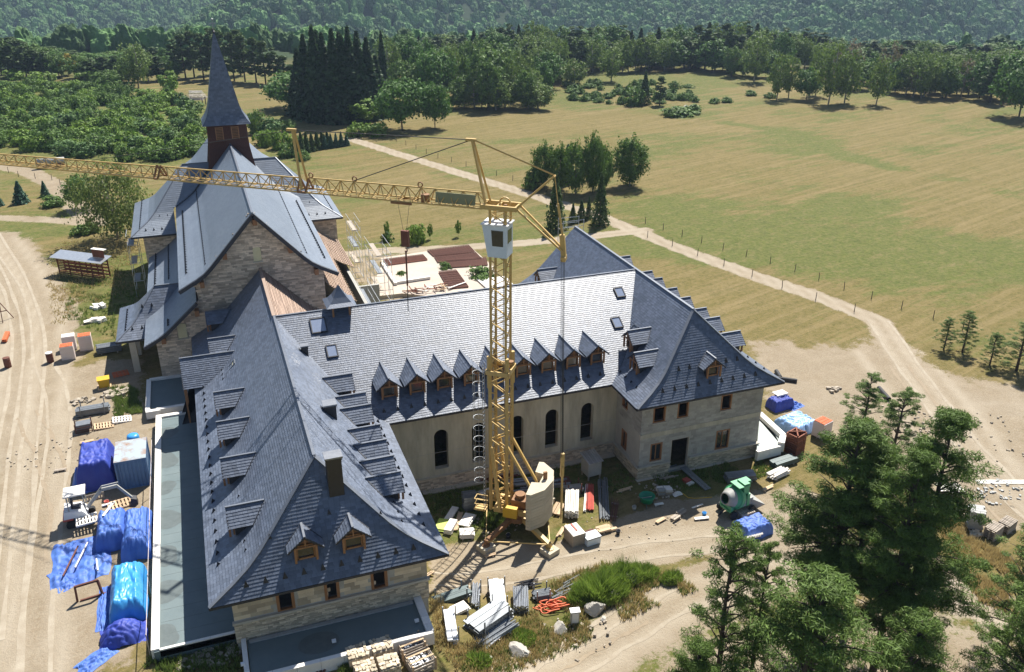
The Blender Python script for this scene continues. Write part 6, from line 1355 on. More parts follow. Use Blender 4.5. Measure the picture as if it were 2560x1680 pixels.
for k in range(5): MB().box((-.6+.3*k, 0, .05), (.06, 1.0, .06)).build('bar', orange_m, t); MB().box((0, -.48+.24*k, .11), (1.3, .05, .05)).build('bar', orange_m, t)
bundle('steel_rack', 'rack of galvanised scaffold boards in the left yard', 'rack', (192, 1040), (276, 1026), .8, 3, 5, 'box', galvd_m, 'scaffold_board', posts=True, r=.1)
q = G(211, 1076); t = thing('wire_basket', 'steel basket filled with grey metal sheets in the left yard', 'basket', tuple(q), .1)
for k in range(6): MB().box((random.uniform(-.03, .03), 0, .3+.07*k), (1.05, .8, .05)).build('metal_sheet', galvd_m, t)
for x in (-.58, .58):
    for y in (-.45, .45): MB().box((x, y, 0), (.07, .07, .85)).build('corner_post', rust_m, t)
for z in (.1, .3, .5): MB().box((0, -.48, z), (1.2, .04, .04)).build('wire', rust_m, t); MB().box((0, .48, z), (1.2, .04, .04)).build('wire', rust_m, t)
pallet('orange-brown pallet beside the steel basket', (260, 1066), .1, plank_m, .08, L_=1.4, W_=1.0); pallet('pale pallet right of the orange-brown one, by the terrace corner', (305, 1050), .1, foam_m, .1, L_=1.4, W_=1.0)
# container
A_, B_ = P(283, 1155, 2.8+2.35), P(364, 1141, 2.8+2.35); cw_ = (B_-A_).length; ra = ang(A_, B_)
t = thing('storage_container', 'blue steel storage container with rust streaked pale roof beside the terrace', 'container', (A_.x, A_.y, 2.75), ra)
m = MB(); DL = 2.9
def corr(p0, p1, z0, z1, n, amp, nrm):
    p0 = V(p0); p1 = V(p1); nr_ = V(nrm); pts = []
    for k in range(n*4+1): pts.append(p0.lerp(p1, k/(n*4))+nr_*(amp if (k % 4) in (1, 2) else 0))
    for a_, b_ in zip(pts[:-1], pts[1:]): m.quad((a_.x, a_.y, z0), (b_.x, b_.y, z0), (b_.x, b_.y, z1), (a_.x, a_.y, z1))
corr((.05, .05, 0), (cw_-.05, .05, 0), .1, 2.25, 8, .05, (0, 1, 0)); corr((cw_-.05, .05, 0), (cw_-.05, DL-.05, 0), .1, 2.25, 9, .05, (-1, 0, 0)); corr((.05, .05, 0), (.05, DL-.05, 0), .1, 2.25, 9, .05, (1, 0, 0)); corr((.05, DL-.05, 0), (cw_-.05, DL-.05, 0), .1, 2.25, 8, .05, (0, -1, 0))
m.build('corrugated_walls', contb_m, t)
m = MB()
for x in (.05, cw_-.05):
    for y in (.05, DL-.05): m.box((x, y, 0), (.12, .12, 2.3))
for z in (.02, 2.22): m.box((cw_/2, .05, z), (cw_, .1, .1)); m.box((cw_/2, DL-.05, z), (cw_, .1, .1)); m.box((.05, DL/2, z), (.1, DL, .1)); m.box((cw_-.05, DL/2, z), (.1, DL, .1))
m.build('frame', contb_m, t)
m = MB()
for k in range(12): m.hexa([(.0, DL*k/12, 2.3), (cw_, DL*k/12, 2.3), (cw_, DL*(k+.5)/12, 2.37), (.0, DL*(k+.5)/12, 2.37)], [(.0, DL*k/12, 2.32), (cw_, DL*k/12, 2.32), (cw_, DL*(k+.5)/12, 2.39), (0, DL*(k+.5)/12, 2.39)]); m.hexa([(.0, DL*(k+.5)/12, 2.37), (cw_, DL*(k+.5)/12, 2.37), (cw_, DL*(k+1)/12, 2.3), (.0, DL*(k+1)/12, 2.3)], [(.0, DL*(k+.5)/12, 2.39), (cw_, DL*(k+.5)/12, 2.39), (cw_, DL*(k+1)/12, 2.32), (0, DL*(k+1)/12, 2.32)])
m.build('roof', contr_m, t)
q = G(335, 1106); t = thing('water_drum', 'small bright blue drum behind the container', 'drum', tuple(q)); MB().lathe((0, 0, 0), [(0, 0), (.4, 0), (.45, .2), (.45, .5), (.4, .65), (.2, .7), (0, .7)], 14).build('body', tarpl_m, t, True)
# tarpaulin heaps
tarp('dark blue tarpaulin hut leaning beside the container', (232, 1215), (2.6, 4.6), 0, tarpd_m) if False else None
t = tarp('blue tarpaulin over a tall load, left of the container', (248, 1190), (2.5, 3.9, 2.1), .02, tarpd_m, 'box', 1); m = MB(); m.add([(-.75, -1.5, 2.16), (1.1, -1.5, 2.16), (1.1, 1.7, 2.2), (-.75, 1.7, 2.2)], [(0, 1, 2, 3)])
tarp('sunlit blue tarpaulin sheet sloping off the tall load', (213, 1200), (1.6, 3.6, 1.1), .0, tarp_m, 'gable', 3)
tarp('wrinkled blue tarpaulin spread flat with boards on it, bottom left', (205, 1400), (3.3, 4.6, .35), .05, tarp_m, 'flat', 5, fold=.12, rag=.8); tarp('crumpled blue tarpaulin edge trailing on the dirt, far bottom left', (170, 1445), (1.8, 2.2, .2), .4, tarp_m, 'flat', 6, rag=1.0, fold=.12)
tarp('blue tarpaulin over a load with crossed boards on top', (284, 1340), (1.9, 3.3, 1.3), .02, tarp_m, 'box', 7); tarp('dark blue tarpaulin load right against the terrace parapet', (345, 1350), (1.8, 4.3, 1.35), .0, tarp_m, 'box', 8)
tarp('long bright blue tarpaulin load along the parapet, bottom left', (325, 1500), (2.0, 4.2, 1.5), .02, tarpl_m, 'box', 9); tarp('dark blue tarpaulin bunched at the end of the long bright one', (310, 1590), (2.4, 1.9, 1.0), .1, tarpd_m, 'dome', 10, rag=.8)
tarp('blue tarpaulin tail trailing to the bottom left', (240, 1650), (2.0, 1.1, .3), .7, tarp_m, 'flat', 11, rag=1.0); tarp('narrow blue tarpaulin strip left of the long bright load', (262, 1520), (.8, 3.8, .3), .0, tarp_m, 'flat', 12, rag=.6)
p_ = pallet('pale pallet lying on the flat blue tarpaulin beside the excavator', (221, 1318), .15, foam_m, z=.55, L_=1.3, W_=1.1)
for px, an, l in (((281, 1316), 1.2, 'long board on the tarpaulin load'), ((281, 1303), .2, 'cross board on the tarpaulin load')):
    q = G(*px); t = thing('board', l, 'board', (q.x, q.y, q.z+1.36), an); MB().box((0, 0, 0), (1.5 if an > 1 else .8, .16, .05)).build('plank', foam_m, t)
for px, an, ll_, l in (((207, 1400), 1.35, 2.4, 'left pole weighing down the flat tarpaulin'), ((180, 1415), 1.35, 2.8, 'rusty pole on the left of the flat tarpaulin'), ((246, 1425), 1.7, 1.2, 'short board on the right of the flat tarpaulin')):
    q = G(*px); t = thing('pole', l, 'pole', (q.x, q.y, q.z+.4), an); MB().tube([(-ll_/2, 0, 0), (ll_/2, 0, .02)], .05, 7).build('shaft', rust_m if 'rusty' in l else foam_m, t)
q = G(235, 1500); t = thing('trestle_table', 'rusty steel trestle standing at the bottom left of the tarpaulins', 'trestle', tuple(q), .15)
MB().box((-.2, .3, 1.0), (1.3, .12, .12)).build('top_beam', rust_m, t); MB().bar((.4, .3, 1.05), (.5, .25, 0), .12).build('leg', rust_m, t); MB().bar((-.8, .3, 1.05), (-.85, .3, 0), .12).build('leg', rust_m, t); MB().box((0, .25, .02), (1.4, .1, .08)).build('foot_rail', rust_m, t)
# mini excavator
q = G(205, 1300); ex = thing('mini_excavator', 'white mini excavator with its arm stretched to the right', 'excavator', tuple(q), .05)
for y in (-.62, .62):
    m = MB(); pr = [(-.85, .12), (-.75, 0), (.75, 0), (.85, .12), (.85, .34), (.75, .46), (-.75, .46), (-.85, .34)]; n = len(pr); vs = [(x, y-.15, z) for x, z in pr]+[(x, y+.15, z) for x, z in pr]; m.add(vs, [tuple(range(n)), tuple(range(n, 2*n))[::-1]]+[(i, (i+1) % n, n+(i+1) % n, n+i) for i in range(n)]); m.build('track', rubber_m, ex)
MB().box((0, 0, .3), (.9, .9, .3)).build('undercarriage', black_m, ex); MB().lathe((0, 0, .55), [(0, 0), (.45, 0), (.45, .1), (0, .1)], 14).build('slew_ring', black_m, ex)
m = MB(); m.hexa([(-.95, -.62, .65), (.5, -.62, .65), (.5, .62, .65), (-.95, .62, .65)], [(-.85, -.58, 1.2), (.2, -.58, 1.05), (.2, .58, 1.05), (-.85, .58, 1.2)]); m.build('body', whitep_m, ex); MB().box((-.7, 0, .5), (.6, 1.2, .2)).build('counterweight', red_m, ex)
m = MB()
for x in (-.55, .45):
    for y in (-.5, .5): m.bar((x, y, 1.0), (x*.95, y, 2.25), .07)
m.build('cab_frame', greyp_m, ex); MB().box((-.05, 0, 2.24), (1.3, 1.2, .09)).build('canopy', foam_m, ex); MB().box((-.35, 0, 1.1), (.12, .5, .6)).build('seat_back', black_m, ex); MB().box((-.1, 0, 1.05), (.5, .5, .14)).build('seat', black_m, ex); MB().bar((.35, -.15, 1.0), (.3, -.15, 1.5), .04).build('lever', black_m, ex)
for n_, a_, b_, w_ in (('boom', (.5, 0, .9), (1.5, 0, 2.0), .2), ('boom', (1.5, 0, 2.0), (2.5, 0, 2.05), .18), ('stick', (2.45, 0, 2.1), (3.2, 0, .95), .15), ('hydraulic_cylinder', (.7, .02, 1.2), (1.6, .02, 2.25), .08), ('hydraulic_cylinder', (1.6, 0, 2.25), (2.6, 0, 2.3), .07)): MB().bar(a_, b_, w_).build(n_, greyp_m, ex)
m = MB(); pr = [(3.15, 1.0), (3.5, .85), (3.55, .45), (3.3, .25), (2.95, .35), (3.1, .55)]; n = len(pr); vs = [(x, -.25, z) for x, z in pr]+[(x, .25, z) for x, z in pr]; m.add(vs, [tuple(range(n)), tuple(range(n, 2*n))[::-1]]+[(i, (i+1) % n, n+(i+1) % n, n+i) for i in range(n)]); m.build('bucket', black_m, ex)
pallet('dark pallet standing behind the excavator arm', (238, 1248), .1, plankg_m, (1.2, 0)); pallet('pallet lying under the excavator arm', (300, 1262), .2, plank_m, L_=1.5, W_=1.1)
# ---- in front of the front terrace
def stone_pallet(label, px, rz):
    q = G(*px); t = thing('stone_pallet', label, 'stone pallet', (q.x, q.y, q.z), rz); pallet_mesh(t, 1.15, 1.0, plank_m)
    m = MB(); m.box((0, 0, .13), (1.08, .95, .62)); m.build('stone_core', rubble_m, t)
    for k in range(24):
        x = -.45+.18*(k % 6)+random.uniform(-.03, .03); y = -.36+.24*(k//6)+random.uniform(-.03, .03); MB().box((x, y, .75), (random.uniform(.13, .22), random.uniform(.16, .26), random.uniform(.04, .12)), random.uniform(-.4, .4)).build('stone', stonep_m, t)
    for k in range(9):
        for r_ in range(3): MB().box((-.48+.12*k, -.49, .14+.2*r_), (.11, .06, .18), random.uniform(-.1, .1)).build('stone', stonep_m, t)
for px, l in (((895, 1655), 'pallet of yellowish walling stone, back left of the four at the bottom edge'), ((955, 1637), 'pallet of yellowish walling stone, back right of the four at the bottom edge'), ((915, 1695), 'pallet of yellowish walling stone, front left of the four at the bottom edge'), ((973, 1680), 'pallet of yellowish walling stone, front right of the four at the bottom edge')): stone_pallet(l, px, .05)
def crate(label, px, w, rz, fillm):
    q = G(*px); t = thing('timber_crate', label, 'crate', tuple(q), rz); a_, b_, h_ = w
    for z in (.05, .25, .45, .65):
        for y in (-b_/2, b_/2): MB().box((0, y, z), (a_, .035, .13)).build('side_board', plankg_m, t)
        for x in (-a_/2, a_/2): MB().box((x, 0, z), (.035, b_, .13)).build('end_board', plankg_m, t)
    for x in (-a_/2, a_/2):
        for y in (-b_/2, b_/2): MB().box((x, y, 0), (.09, .09, .85)).build('corner_post', plank_m, t)
    for k in range(8): MB().box((-a_*.38+a_*.11*k, random.uniform(-.06, .06), .12), (a_*.08, b_*.8, random.uniform(.35, .6))).build('slate_piece', fillm, t)
    for y in (-b_*.2, b_*.25): MB().box((0, y, .8), (a_*1.05, .1, .03)).build('top_slat', plank_m, t)
crate('timber crate of dark slates against the front terrace parapet', (1028, 1630), (1.3, .9, .8), .15, slate_m); crate('timber crate of pale slates in front of the first crate', (1052, 1670), (1.3, 1.0, .8), .2, galv_m)
bundle('pipe_pair', 'short rusty and blue pipes sticking out at the bottom edge', 'pipes', (800, 1690), (815, 1655), .5, 3, 1, 'tube', rust_m, 'pipe'); bundle('blue_pipes', 'blue pipes beside the rusty ones at the bottom edge', 'pipes', (788, 1690), (800, 1658), .25, 2, 1, 'tube', tarpl_m, 'pipe')
def rubble(label, px, r, n, seed, mat=rubble_m, s=(.06, .2)):
    rr = random.Random(seed); q = G(*px); t = thing('rubble_heap', label, 'rubble', tuple(q))
    for k in range(n):
        a_ = rr.uniform(0, 6.28); d_ = r*math.sqrt(rr.random()); w_ = rr.uniform(*s); m = MB(); m.box((0, 0, 0), (w_*1.5, w_, w_*.7), rr.uniform(0, 3)); m.v = [(x+rr.uniform(-.3, .3)*w_, y+rr.uniform(-.3, .3)*w_, z+rr.uniform(-.2, .2)*w_) for x, y, z in m.v]
        o = m.build('stone', mat, t); o.location = (d_*math.cos(a_), d_*math.sin(a_)*.6, .02)
rubble('broken pale stones below the terrace corner at the bottom', (545, 1640), 1.3, 60, 1); rubble('broken stones at the bottom edge left of the front terrace', (480, 1655), 1.0, 30, 2); rubble('heap of pale rocks by the church corner', (285, 985), 1.2, 36, 3, s=(.1, .35)); rubble('grey rocks left of the steel rack', (205, 1005), .9, 22, 4, s=(.08, .25)); rubble('stone heap on the bare slope right of the far wing', (2085, 975), .8, 22, 5, s=(.1, .3)); rubble('white stone slabs in the grass left of the church', (238, 770), .9, 10, 6, foam_m, (.2, .5)); rubble('second patch of white slabs in the grass left of the church', (240, 805), .9, 8, 7, foam_m, (.2, .5)); rubble('pebbles scattered on the courtyard dirt', (1560, 1330), 4.5, 45, 8, s=(.03, .09)); rubble('rubble at the foot of the near wing eave corner', (1010, 1260), 1.2, 30, 9)
rubble('pale stones scattered on the left yard', (120, 1130), 4.0, 60, 10, s=(.03, .11)); rubble('stones on the dirt right of the pines', (2450, 1100), 7.0, 70, 12, s=(.05, .15)); rubble('stones along the bare ground below the right wing', (2230, 1060), 5.0, 70, 13, s=(.05, .18)); rubble('grey gravel patch near the right edge', (2490, 1230), 2.5, 80, 14, greyp_m, (.05, .15))
# ---- steel yard between near wing and boulders
bundle('green_beam_rack', 'rack of dark green steel beams beside the near wing corner', 'beams', (1083, 1500), (1172, 1497), .75, 5, 3, 'box', green_m, 'beam', posts=True, r=.1)
bundle('sheet_rack', 'upright rack of grey scaffold decks with pale tops', 'scaffold decks', (1248, 1535), (1240, 1478), .95, 3, 8, 'box', galv_m, 'deck', posts=True, r=.09)
bundle('deck_stack', 'largest stack of galvanised scaffold decks in the steel yard', 'scaffold decks', (1180, 1580), (1262, 1553), 1.35, 3, 9, 'box', galvd_m, 'deck', posts=True, r=.095)
bundle('frame_bundle', 'bundle of pale scaffold frames standing right of the big stack', 'scaffold frames', (1303, 1535), (1301, 1490), .95, 9, 6, 'tube', galv_m, 'tube'); bundle('tube_rack', 'rack of scaffold tubes behind the orange hose', 'tubes', (1332, 1497), (1377, 1490), .7, 6, 3, 'tube', galvd_m, 'tube', posts=True)
bundle('bent_bars', 'heap of dark bent steel bars behind the pale frames', 'steel bars', (1300, 1468), (1336, 1462), .6, 8, 2, 'tube', black_m, 'bar', jit=.12); bundle('white_panel_stack', 'small stack of white panels behind the white planks', 'panels', (1130, 1530), (1166, 1525), .8, 1, 3, 'box', foam_m, 'panel', r=.06)
bundle('white_plank_stack', 'stack of white scaffold planks left of the big stack', 'planks', (1133, 1612), (1122, 1545), .62, 2, 4, 'box', whitep_m, 'plank', posts=True, r=.12); bundle('tube_pile', 'low pile of dark scaffold tubes in front of the big stack', 'tubes', (1175, 1612), (1280, 1580), .9, 10, 3, 'tube', galvd_m, 'tube', jit=.05)
bundle('thin_tubes', 'few loose tubes at the front of the steel yard', 'tubes', (1205, 1622), (1250, 1600), .4, 4, 1, 'tube', galv_m, 'tube', jit=.08); bundle('small_stack', 'small stack of grey tubes left of the upright rack', 'tubes', (1187, 1520), (1191, 1482), .5, 4, 4, 'tube', galv_m, 'tube', posts=True); bundle('wire_heap', 'loose galvanised wire mesh strips beside the broom bush', 'mesh strips', (1385, 1490), (1430, 1470), .8, 7, 1, 'tube', galvd_m, 'strip', jit=.3)
q = G(1383, 1522); t = thing('orange_hose', 'heap of orange hose loops behind the white meter box', 'hose', tuple(q))
for k in range(7):
    rr = random.Random(k); cx_, cy_ = rr.uniform(-.5, .5), rr.uniform(-.25, .25); ra_, rb_ = rr.uniform(.4, .95), rr.uniform(.22, .5); ph = rr.uniform(0, 6.28)
    MB().tube([(cx_+ra_*math.cos(a_+ph*.2), cy_+rb_*math.sin(a_)+.06*math.sin(3*a_), .06+.045*k+.04*math.sin(2*a_+k)) for a_ in np.linspace(0, 5.6, 26)], .042, 6).build('loop', hose_m, t, True)
q = G(1436, 1562); t = thing('meter_box', 'white electricity meter box on a post by the boulders', 'meter box', tuple(q), -.2); MB().box((0, 0, .25), (.5, .34, .85)).build('cabinet', greyp_m, t); MB().box((0, 0, 1.1), (.6, .44, .06)).build('lid', whitep_m, t); MB().box((0, 0, -.1), (.4, .25, .36)).build('foot', concdark_m, t); MB().box((0, -.175, .32), (.4, .012, .7)).build('door', whitep_m, t)
for k, (px, s, l) in enumerate((((1584, 1452), .62, 'rounded pale boulder at the top right of the bank'), ((1530, 1490), .45, 'flat pale boulder below the broom bush'), ((1485, 1530), .72, 'pale jagged boulder right of the meter box'), ((1400, 1578), .55, 'pale boulder below the meter box'), ((1294, 1632), .62, 'pale boulder above the lower track'), ((1218, 1650), .3, 'small pale stone left of the lowest boulder'), ((1508, 1550), .24, 'small pale stone right of the jagged boulder'))): boulder(l, px, s, k+1.3)
# ---- around the crane
bundle('block_stack', 'dark stack of perforated concrete blocks left of the crane', 'blocks', (1158, 1272), (1194, 1268), .95, 5, 6, 'box', galvd_m, 'block', r=.19)
def slabs(label, pa, pb, w, n, mat=foam_m): bundle('white_slabs', label, 'slabs', pa, pb, w, 1, n, 'box', mat, 'slab', r=.09)
slabs('narrow pale slab leaning at the back, left of the crane', (1118, 1306), (1140, 1272), .55, 2); slabs('pale slab stack nearest the roof corner', (1118, 1338), (1135, 1310), .6, 4); slabs('white slab stack right of the slatted one', (1160, 1320), (1178, 1290), .9, 2); slabs('white box-like slab stack, nearest the crane pad', (1150, 1342), (1186, 1340), .85, 4)
bundle('batten_stack', 'brown battens between the white slabs', 'battens', (1138, 1330), (1152, 1285), .35, 4, 2, 'box', plank_m, 'batten', r=.05); bundle('lime_sheets', 'lime green sheets half hidden behind the roof corner', 'sheets', (1098, 1330), (1110, 1305), .8, 1, 3, 'box', lime_m, 'sheet', r=.05)
q = G(1477, 1190); t = thing('site_toilet', 'small grey site hut with corrugated roof by the courtyard wall', 'hut', tuple(q), .1); MB().box((0, 0, .35), (1.15, 1.1, 1.25)).build('body', greyp_m, t)
for x in (-.5, .5):
    for y in (-.48, .48): MB().box((x, y, 0), (.1, .1, .4)).build('leg', plankg_m, t)
for k in range(7): MB().hexa([(-.66+.19*k, -.75, 1.62), (-.5+.19*k, -.75, 1.62), (-.5+.19*k, .7, 1.9), (-.66+.19*k, .7, 1.9)], [(-.64+.19*k, -.75, 1.67), (-.52+.19*k, -.75, 1.67), (-.52+.19*k, .7, 1.95), (-.64+.19*k, .7, 1.95)]).build('roof_sheet', galv_m, t)
bundle('corrugated_sheets', 'long pale corrugated sheets right of the crane', 'sheets', (1428, 1300), (1430, 1242), 1.0, 8, 5, 'tube', foam_m, 'sheet_rib'); bundle('scaffold_platform', 'dark frame table with silver foil rolls behind the corrugated sheets', 'frame', (1410, 1232), (1456, 1226), .7, 3, 3, 'box', galv_m, 'roll', posts=True, r=.12, pmat=rust_m)
bundle('red_props', 'bundle of red and white steel props', 'props', (1474, 1280), (1474, 1215), .62, 8, 2, 'tube', red_m, 'prop'); bundle('white_prop', 'white and pink tubes left of the red props', 'tubes', (1461, 1284), (1467, 1214), .22, 3, 2, 'tube', foam_m, 'tube'); bundle('grey_pipes', 'long blue-grey pipes leaning right of the red props', 'pipes', (1512, 1302), (1508, 1202), .75, 8, 2, 'tube', galvd_m, 'pipe', jit=.06); bundle('rebar_bundle', 'reddish reinforcing bars right of the blue-grey pipes', 'bars', (1532, 1302), (1540, 1252), .5, 9, 1, 'tube', rust_m, 'bar', jit=.1)
q = G(1436, 1352); t = thing('timber_box', 'tall wooden box with boards on top, right of the crane pad', 'box', tuple(q), .1); MB().box((0, 0, 0), (1.0, 1.3, .95)).build('body', plankg_m, t)
for k in range(4): MB().box((-.36+.24*k, 0, .95), (.22, 1.32, .03)).build('top_board', foam_m, t)
MB().box((.05, .2, .98), (.12, .8, .05)).build('red_bar', red_m, t)
q = G(1478, 1356); t = thing('plastic_chest', 'white plastic chest with a grey cover beside the wooden box', 'chest', tuple(q), .1); MB().box((0, 0, .05), (1.05, .75, .5)).build('body', cabin_m, t); MB().box((0, 0, .55), (1.12, .82, .1)).build('lid', galvd_m, t); MB().box((0, .55, .0), (1.1, .4, .5)).build('mesh_basket', rust_m, t)
bundle('frame_pile', 'blue-grey frames lying behind the crane foot', 'frames', (1290, 1222), (1400, 1212), 1.2, 5, 2, 'tube', galvd_m, 'tube', jit=.2); bundle('dark_rails', 'dark steel rails near the courtyard wall behind the ballast', 'rails', (1385, 1208), (1425, 1202), .8, 4, 1, 'box', rust_m, 'rail', r=.1); bundle('plank_pile', 'pale timber panel beside the ballast', 'panel', (1387, 1290), (1402, 1262), .7, 3, 2, 'box', plank_m, 'board', r=.06)
q = G(1616, 1262); t = thing('mortar_tub', 'round green mortar tub on a steel stand', 'tub', tuple(q)); MB().lathe((0, 0, .3), [(0, 0), (.44, .02), (.56, .48), (.6, .5), (.58, .53), (.53, .5), (.42, .1), (0, .08)], 24).build('tub', tubg_m, t, True); MB().bar((-.4, .1, .62), (.35, -.1, .7), .05).build('paddle', galv_m, t)
for a_ in (0, 2.1, 4.2): MB().bar((.45*math.cos(a_), .45*math.sin(a_), .45), (.55*math.cos(a_), .55*math.sin(a_), 0), .06).build('leg', green_m, t)
# concrete mixer
q = G(1838, 1278); mx_ = thing('concrete_mixer', 'green self-loading concrete mixer with grey drum mouth', 'concrete mixer', tuple(q), .12)
def cone(name, p, d, prof, mat, n=20):
    d = V(d).normalized(); a_ = d.orthogonal().normalized(); b_ = d.cross(a_); vs = []; p = V(p)
    for r_, h_ in prof:
        for j in range(n): an = 2*math.pi*j/n; vs.append(p+d*h_+(a_*math.cos(an)+b_*math.sin(an))*r_)
    fs = [(i*n+j, i*n+(j+1) % n, (i+1)*n+(j+1) % n, (i+1)*n+j) for i in range(len(prof)-1) for j in range(n)]; m = MB(); m.add(vs, fs); m.build(name, mat, mx_, True)
dd = (-.93, -.1, .22); cone('drum', (-.35, 0, 1.35), dd, [(0, -.85), (.5, -.85), (.82, -.4), (.84, .1), (.72, .35)], mixg_m); cone('drum_mouth', (-.35, 0, 1.35), dd, [(.72, .35), (.5, .75), (.42, .95), (.36, .93), (.44, .7)], greyp_m); cone('gear_ring', (-.35, 0, 1.35), dd, [(.84, -.08), (.92, -.08), (.92, .06), (.84, .06)], mixg_m)
m = MB(); m.box((.1, 0, .55), (2.4, .9, .16)); m.box((-.9, 0, .5), (.2, 1.2, .5)); m.box((.55, 0, .7), (.25, 1.2, 1.0)); m.build('chassis', mixg_m, mx_); MB().box((.35, -.1, 1.7), (.5, .8, .85)).build('control_cabinet', mixg_m, mx_); MB().box((.75, .1, 1.9), (.45, .55, .6)).build('water_tank', mixg_m, mx_); MB().box((.05, -.05, 2.35), (.9, 1.0, .08)).build('guard_panel', mixg_m, mx_); MB().box((.6, -.3, .7), (.9, .5, .55)).build('engine_cover', greyp_m, mx_)
m = MB(); m.hexa([(1.0, -.5, .2), (1.5, -.6, .15), (1.5, .6, .15), (1.0, .5, .2)], [(.85, -.6, 1.2), (1.95, -.9, .55), (1.95, .9, .55), (.85, .6, 1.2)]); m.build('loading_skip', greyp_m, mx_)
for x in (-.8, .9):
    for y in (-.7, .7): MB().tube([(x, y-.1, .32), (x, y+.1, .32)], .32, 14).build('wheel', rubber_m, mx_)
for x in (-1.0,): MB().bar((x, 0, .6), (x-.5, 0, .2), .1).build('drawbar', black_m, mx_)
t = tarp('blue tarpaulin heap with a pallet leaning on it near the pines', (1880, 1330), (2.4, 1.7, .95), .1, tarp_m, 'box', 21, rag=.9); pallet('pale pallet leaning on the blue heap near the pines', (1880, 1356), .0, foam_m, (-1.0, 0), z=.35, L_=1.3, W_=.9)
for k in range(3): pallet('brown pallet in the low stack beside the mixer skip', (1862, 1288), .1, plankg_m, z=.14*k, group='pallets stacked beside the mixer')
a_, b_ = G(1770, 1226), G(1706, 1176); t = thing('plank_ramp', 'grey plank ramp leading up to the doorway', 'ramp', ((a_.x+b_.x)/2, (a_.y+b_.y)/2, .05), ang(a_, b_))
for y in (-.15, .15): MB().bar((-(b_-a_).length/2, y, .05), ((b_-a_).length/2, y, .28), .27, .05).build('plank', galvd_m, t)
t = tarp('small white sack lying on the grey sand by the courtyard', (1693, 1236), (.8, .45, .25), .1, foam_m, 'dome', 31, name='sack'); t['category'] = 'sack'
q = G(1716, 1205); t = thing('red_box', 'red and white box in the shadow by the doorway', 'box', tuple(q), .3); MB().box((0, 0, 0), (.5, .5, .25)).build('body', red_m, t); MB().box((0, -.4, 0), (.6, .3, .15)).build('flap', foam_m, t)
bundle('beam_stack', 'stack of grey beams on the grass behind the mixer', 'beams', (1812, 1204), (1886, 1196), .9, 4, 3, 'box', galvd_m, 'beam', r=.16); bundle('hand_cart', 'heap of broken boards on the dirt in front of the mortar tub', 'boards', (1690, 1296), (1706, 1286), .6, 4, 3, 'box', plankg_m, 'board', jit=.15, r=.06)
t = thing('hose_line', 'yellow hose trailing from the sack to the mixer', 'hose', (0, 0, 0)); MB().tube([G(*p_)+V((0, 0, .04)) for p_ in ((1706, 1234), (1720, 1245), (1735, 1247), (1755, 1246), (1780, 1244))], .03, 6).build('tube', yellow_m, t)
bundle('board_on_sand', 'pale board lying on the dirt left of the mixer', 'board', (1728, 1274), (1756, 1264), .14, 1, 1, 'box', foam_m, 'plank', r=.05); bundle('white_board', 'white board beside the mortar tub', 'board', (1634, 1266), (1656, 1262), .25, 1, 1, 'box', foam_m, 'plank', r=.06)
# ---- right of the far wing
tarp('navy blue tarpaulin load with a pallet on top beside the far wing', (1948, 1018), (2.1, 1.4, 1.0), .1, tarpd_m, 'box', 41); pallet('pale pallet lying on the navy tarpaulin', (1946, 1010), .1, foam_m, z=1.05)
tarp('bright blue bunched tarpaulin right of the navy load', (1985, 1015), (1.6, 1.2, .4), .3, tarp_m, 'flat', 42, rag=.9, fold=.15); tarp('large pale blue tarpaulin draped over stored material', (1990, 1070), (2.9, 2.6, .95), .2, tarpp_m, 'box', 43, fold=.12, rag=.7)
brick_pallet('orange brick pallet in white film behind the pale tarpaulin', (2052, 1090), 1.35, (1.25, 1.1), .3)
q = G(1985, 1128); t = thing('formwork_tower', 'stack of dark red timber formwork frames at the terrace corner', 'formwork', tuple(q), .35)
for k in range(9):
    z = .2*k
    for y in (-.5, .5): MB().box((0, y, z), (1.25, .1, .16)).build('frame_rail', redbrown_m, t)
    for x in (-.6, .6): MB().box((x, 0, z), (.1, .95, .16)).build('frame_end', redbrown_m, t)
MB().bar((-.55, -.45, 1.84), (.55, .45, 1.84), .1, .08).build('brace', redbrown_m, t); MB().bar((-.55, .45, 1.86), (.55, -.45, 1.86), .1, .08).build('brace', redbrown_m, t)
bundle('green_beams', 'dark green beams lying under the left edge of the pines', 'beams', (1930, 1170), (1985, 1152), .8, 5, 3, 'box', green_m, 'beam', r=.14); bundle('firewood', 'pale split timber stacked below the green beams', 'timber', (1925, 1200), (1962, 1182), .8, 6, 3, 'tube', foam_m, 'log', jit=.06)
for pa, pb, l in (((1942, 950), (1992, 957), 'thick black pipe lying behind the far eave corner'), ((1940, 932), (1950, 948), 'short black pipe piece behind the far eave corner'), ((2196, 974), (2222, 1003), 'black pipe lying on the dirt behind the thin pine')):
    a_ = G(*pa); b_ = G(*pb); t = thing('black_pipe', l, 'pipe', tuple((a_+b_)/2), ang(a_, b_)); h_ = (b_-a_).length/2; MB().tube([(-h_, 0, .2), (h_, 0, .2)], .2, 12, False).build('pipe', rubber_m, t, True)
bundle('block_cube', 'tall wrapped cube of grey blocks at the right edge of the yard', 'blocks', (2412, 1312), (2452, 1318), 1.1, 4, 7, 'box', greyp_m, 'block', r=.2)
for px, n_, l in (((2480, 1340), 6, 'pallet in the left stack of pallets at the right edge'), ((2515, 1322), 5, 'pallet in the right stack of pallets at the right edge')):
    for k in range(n_): pallet(l, px, .3, plankg_m, z=.145*k, group=l.replace('pallet in', 'pallets in', 1))
q = G(2372, 1235); t = thing('low_shed', 'low white roofed shed behind the pines on the right', 'shed', tuple(q), -.35); MB().box((0, 0, 0), (1.5, 1.0, .5)).build('body', plankg_m, t)
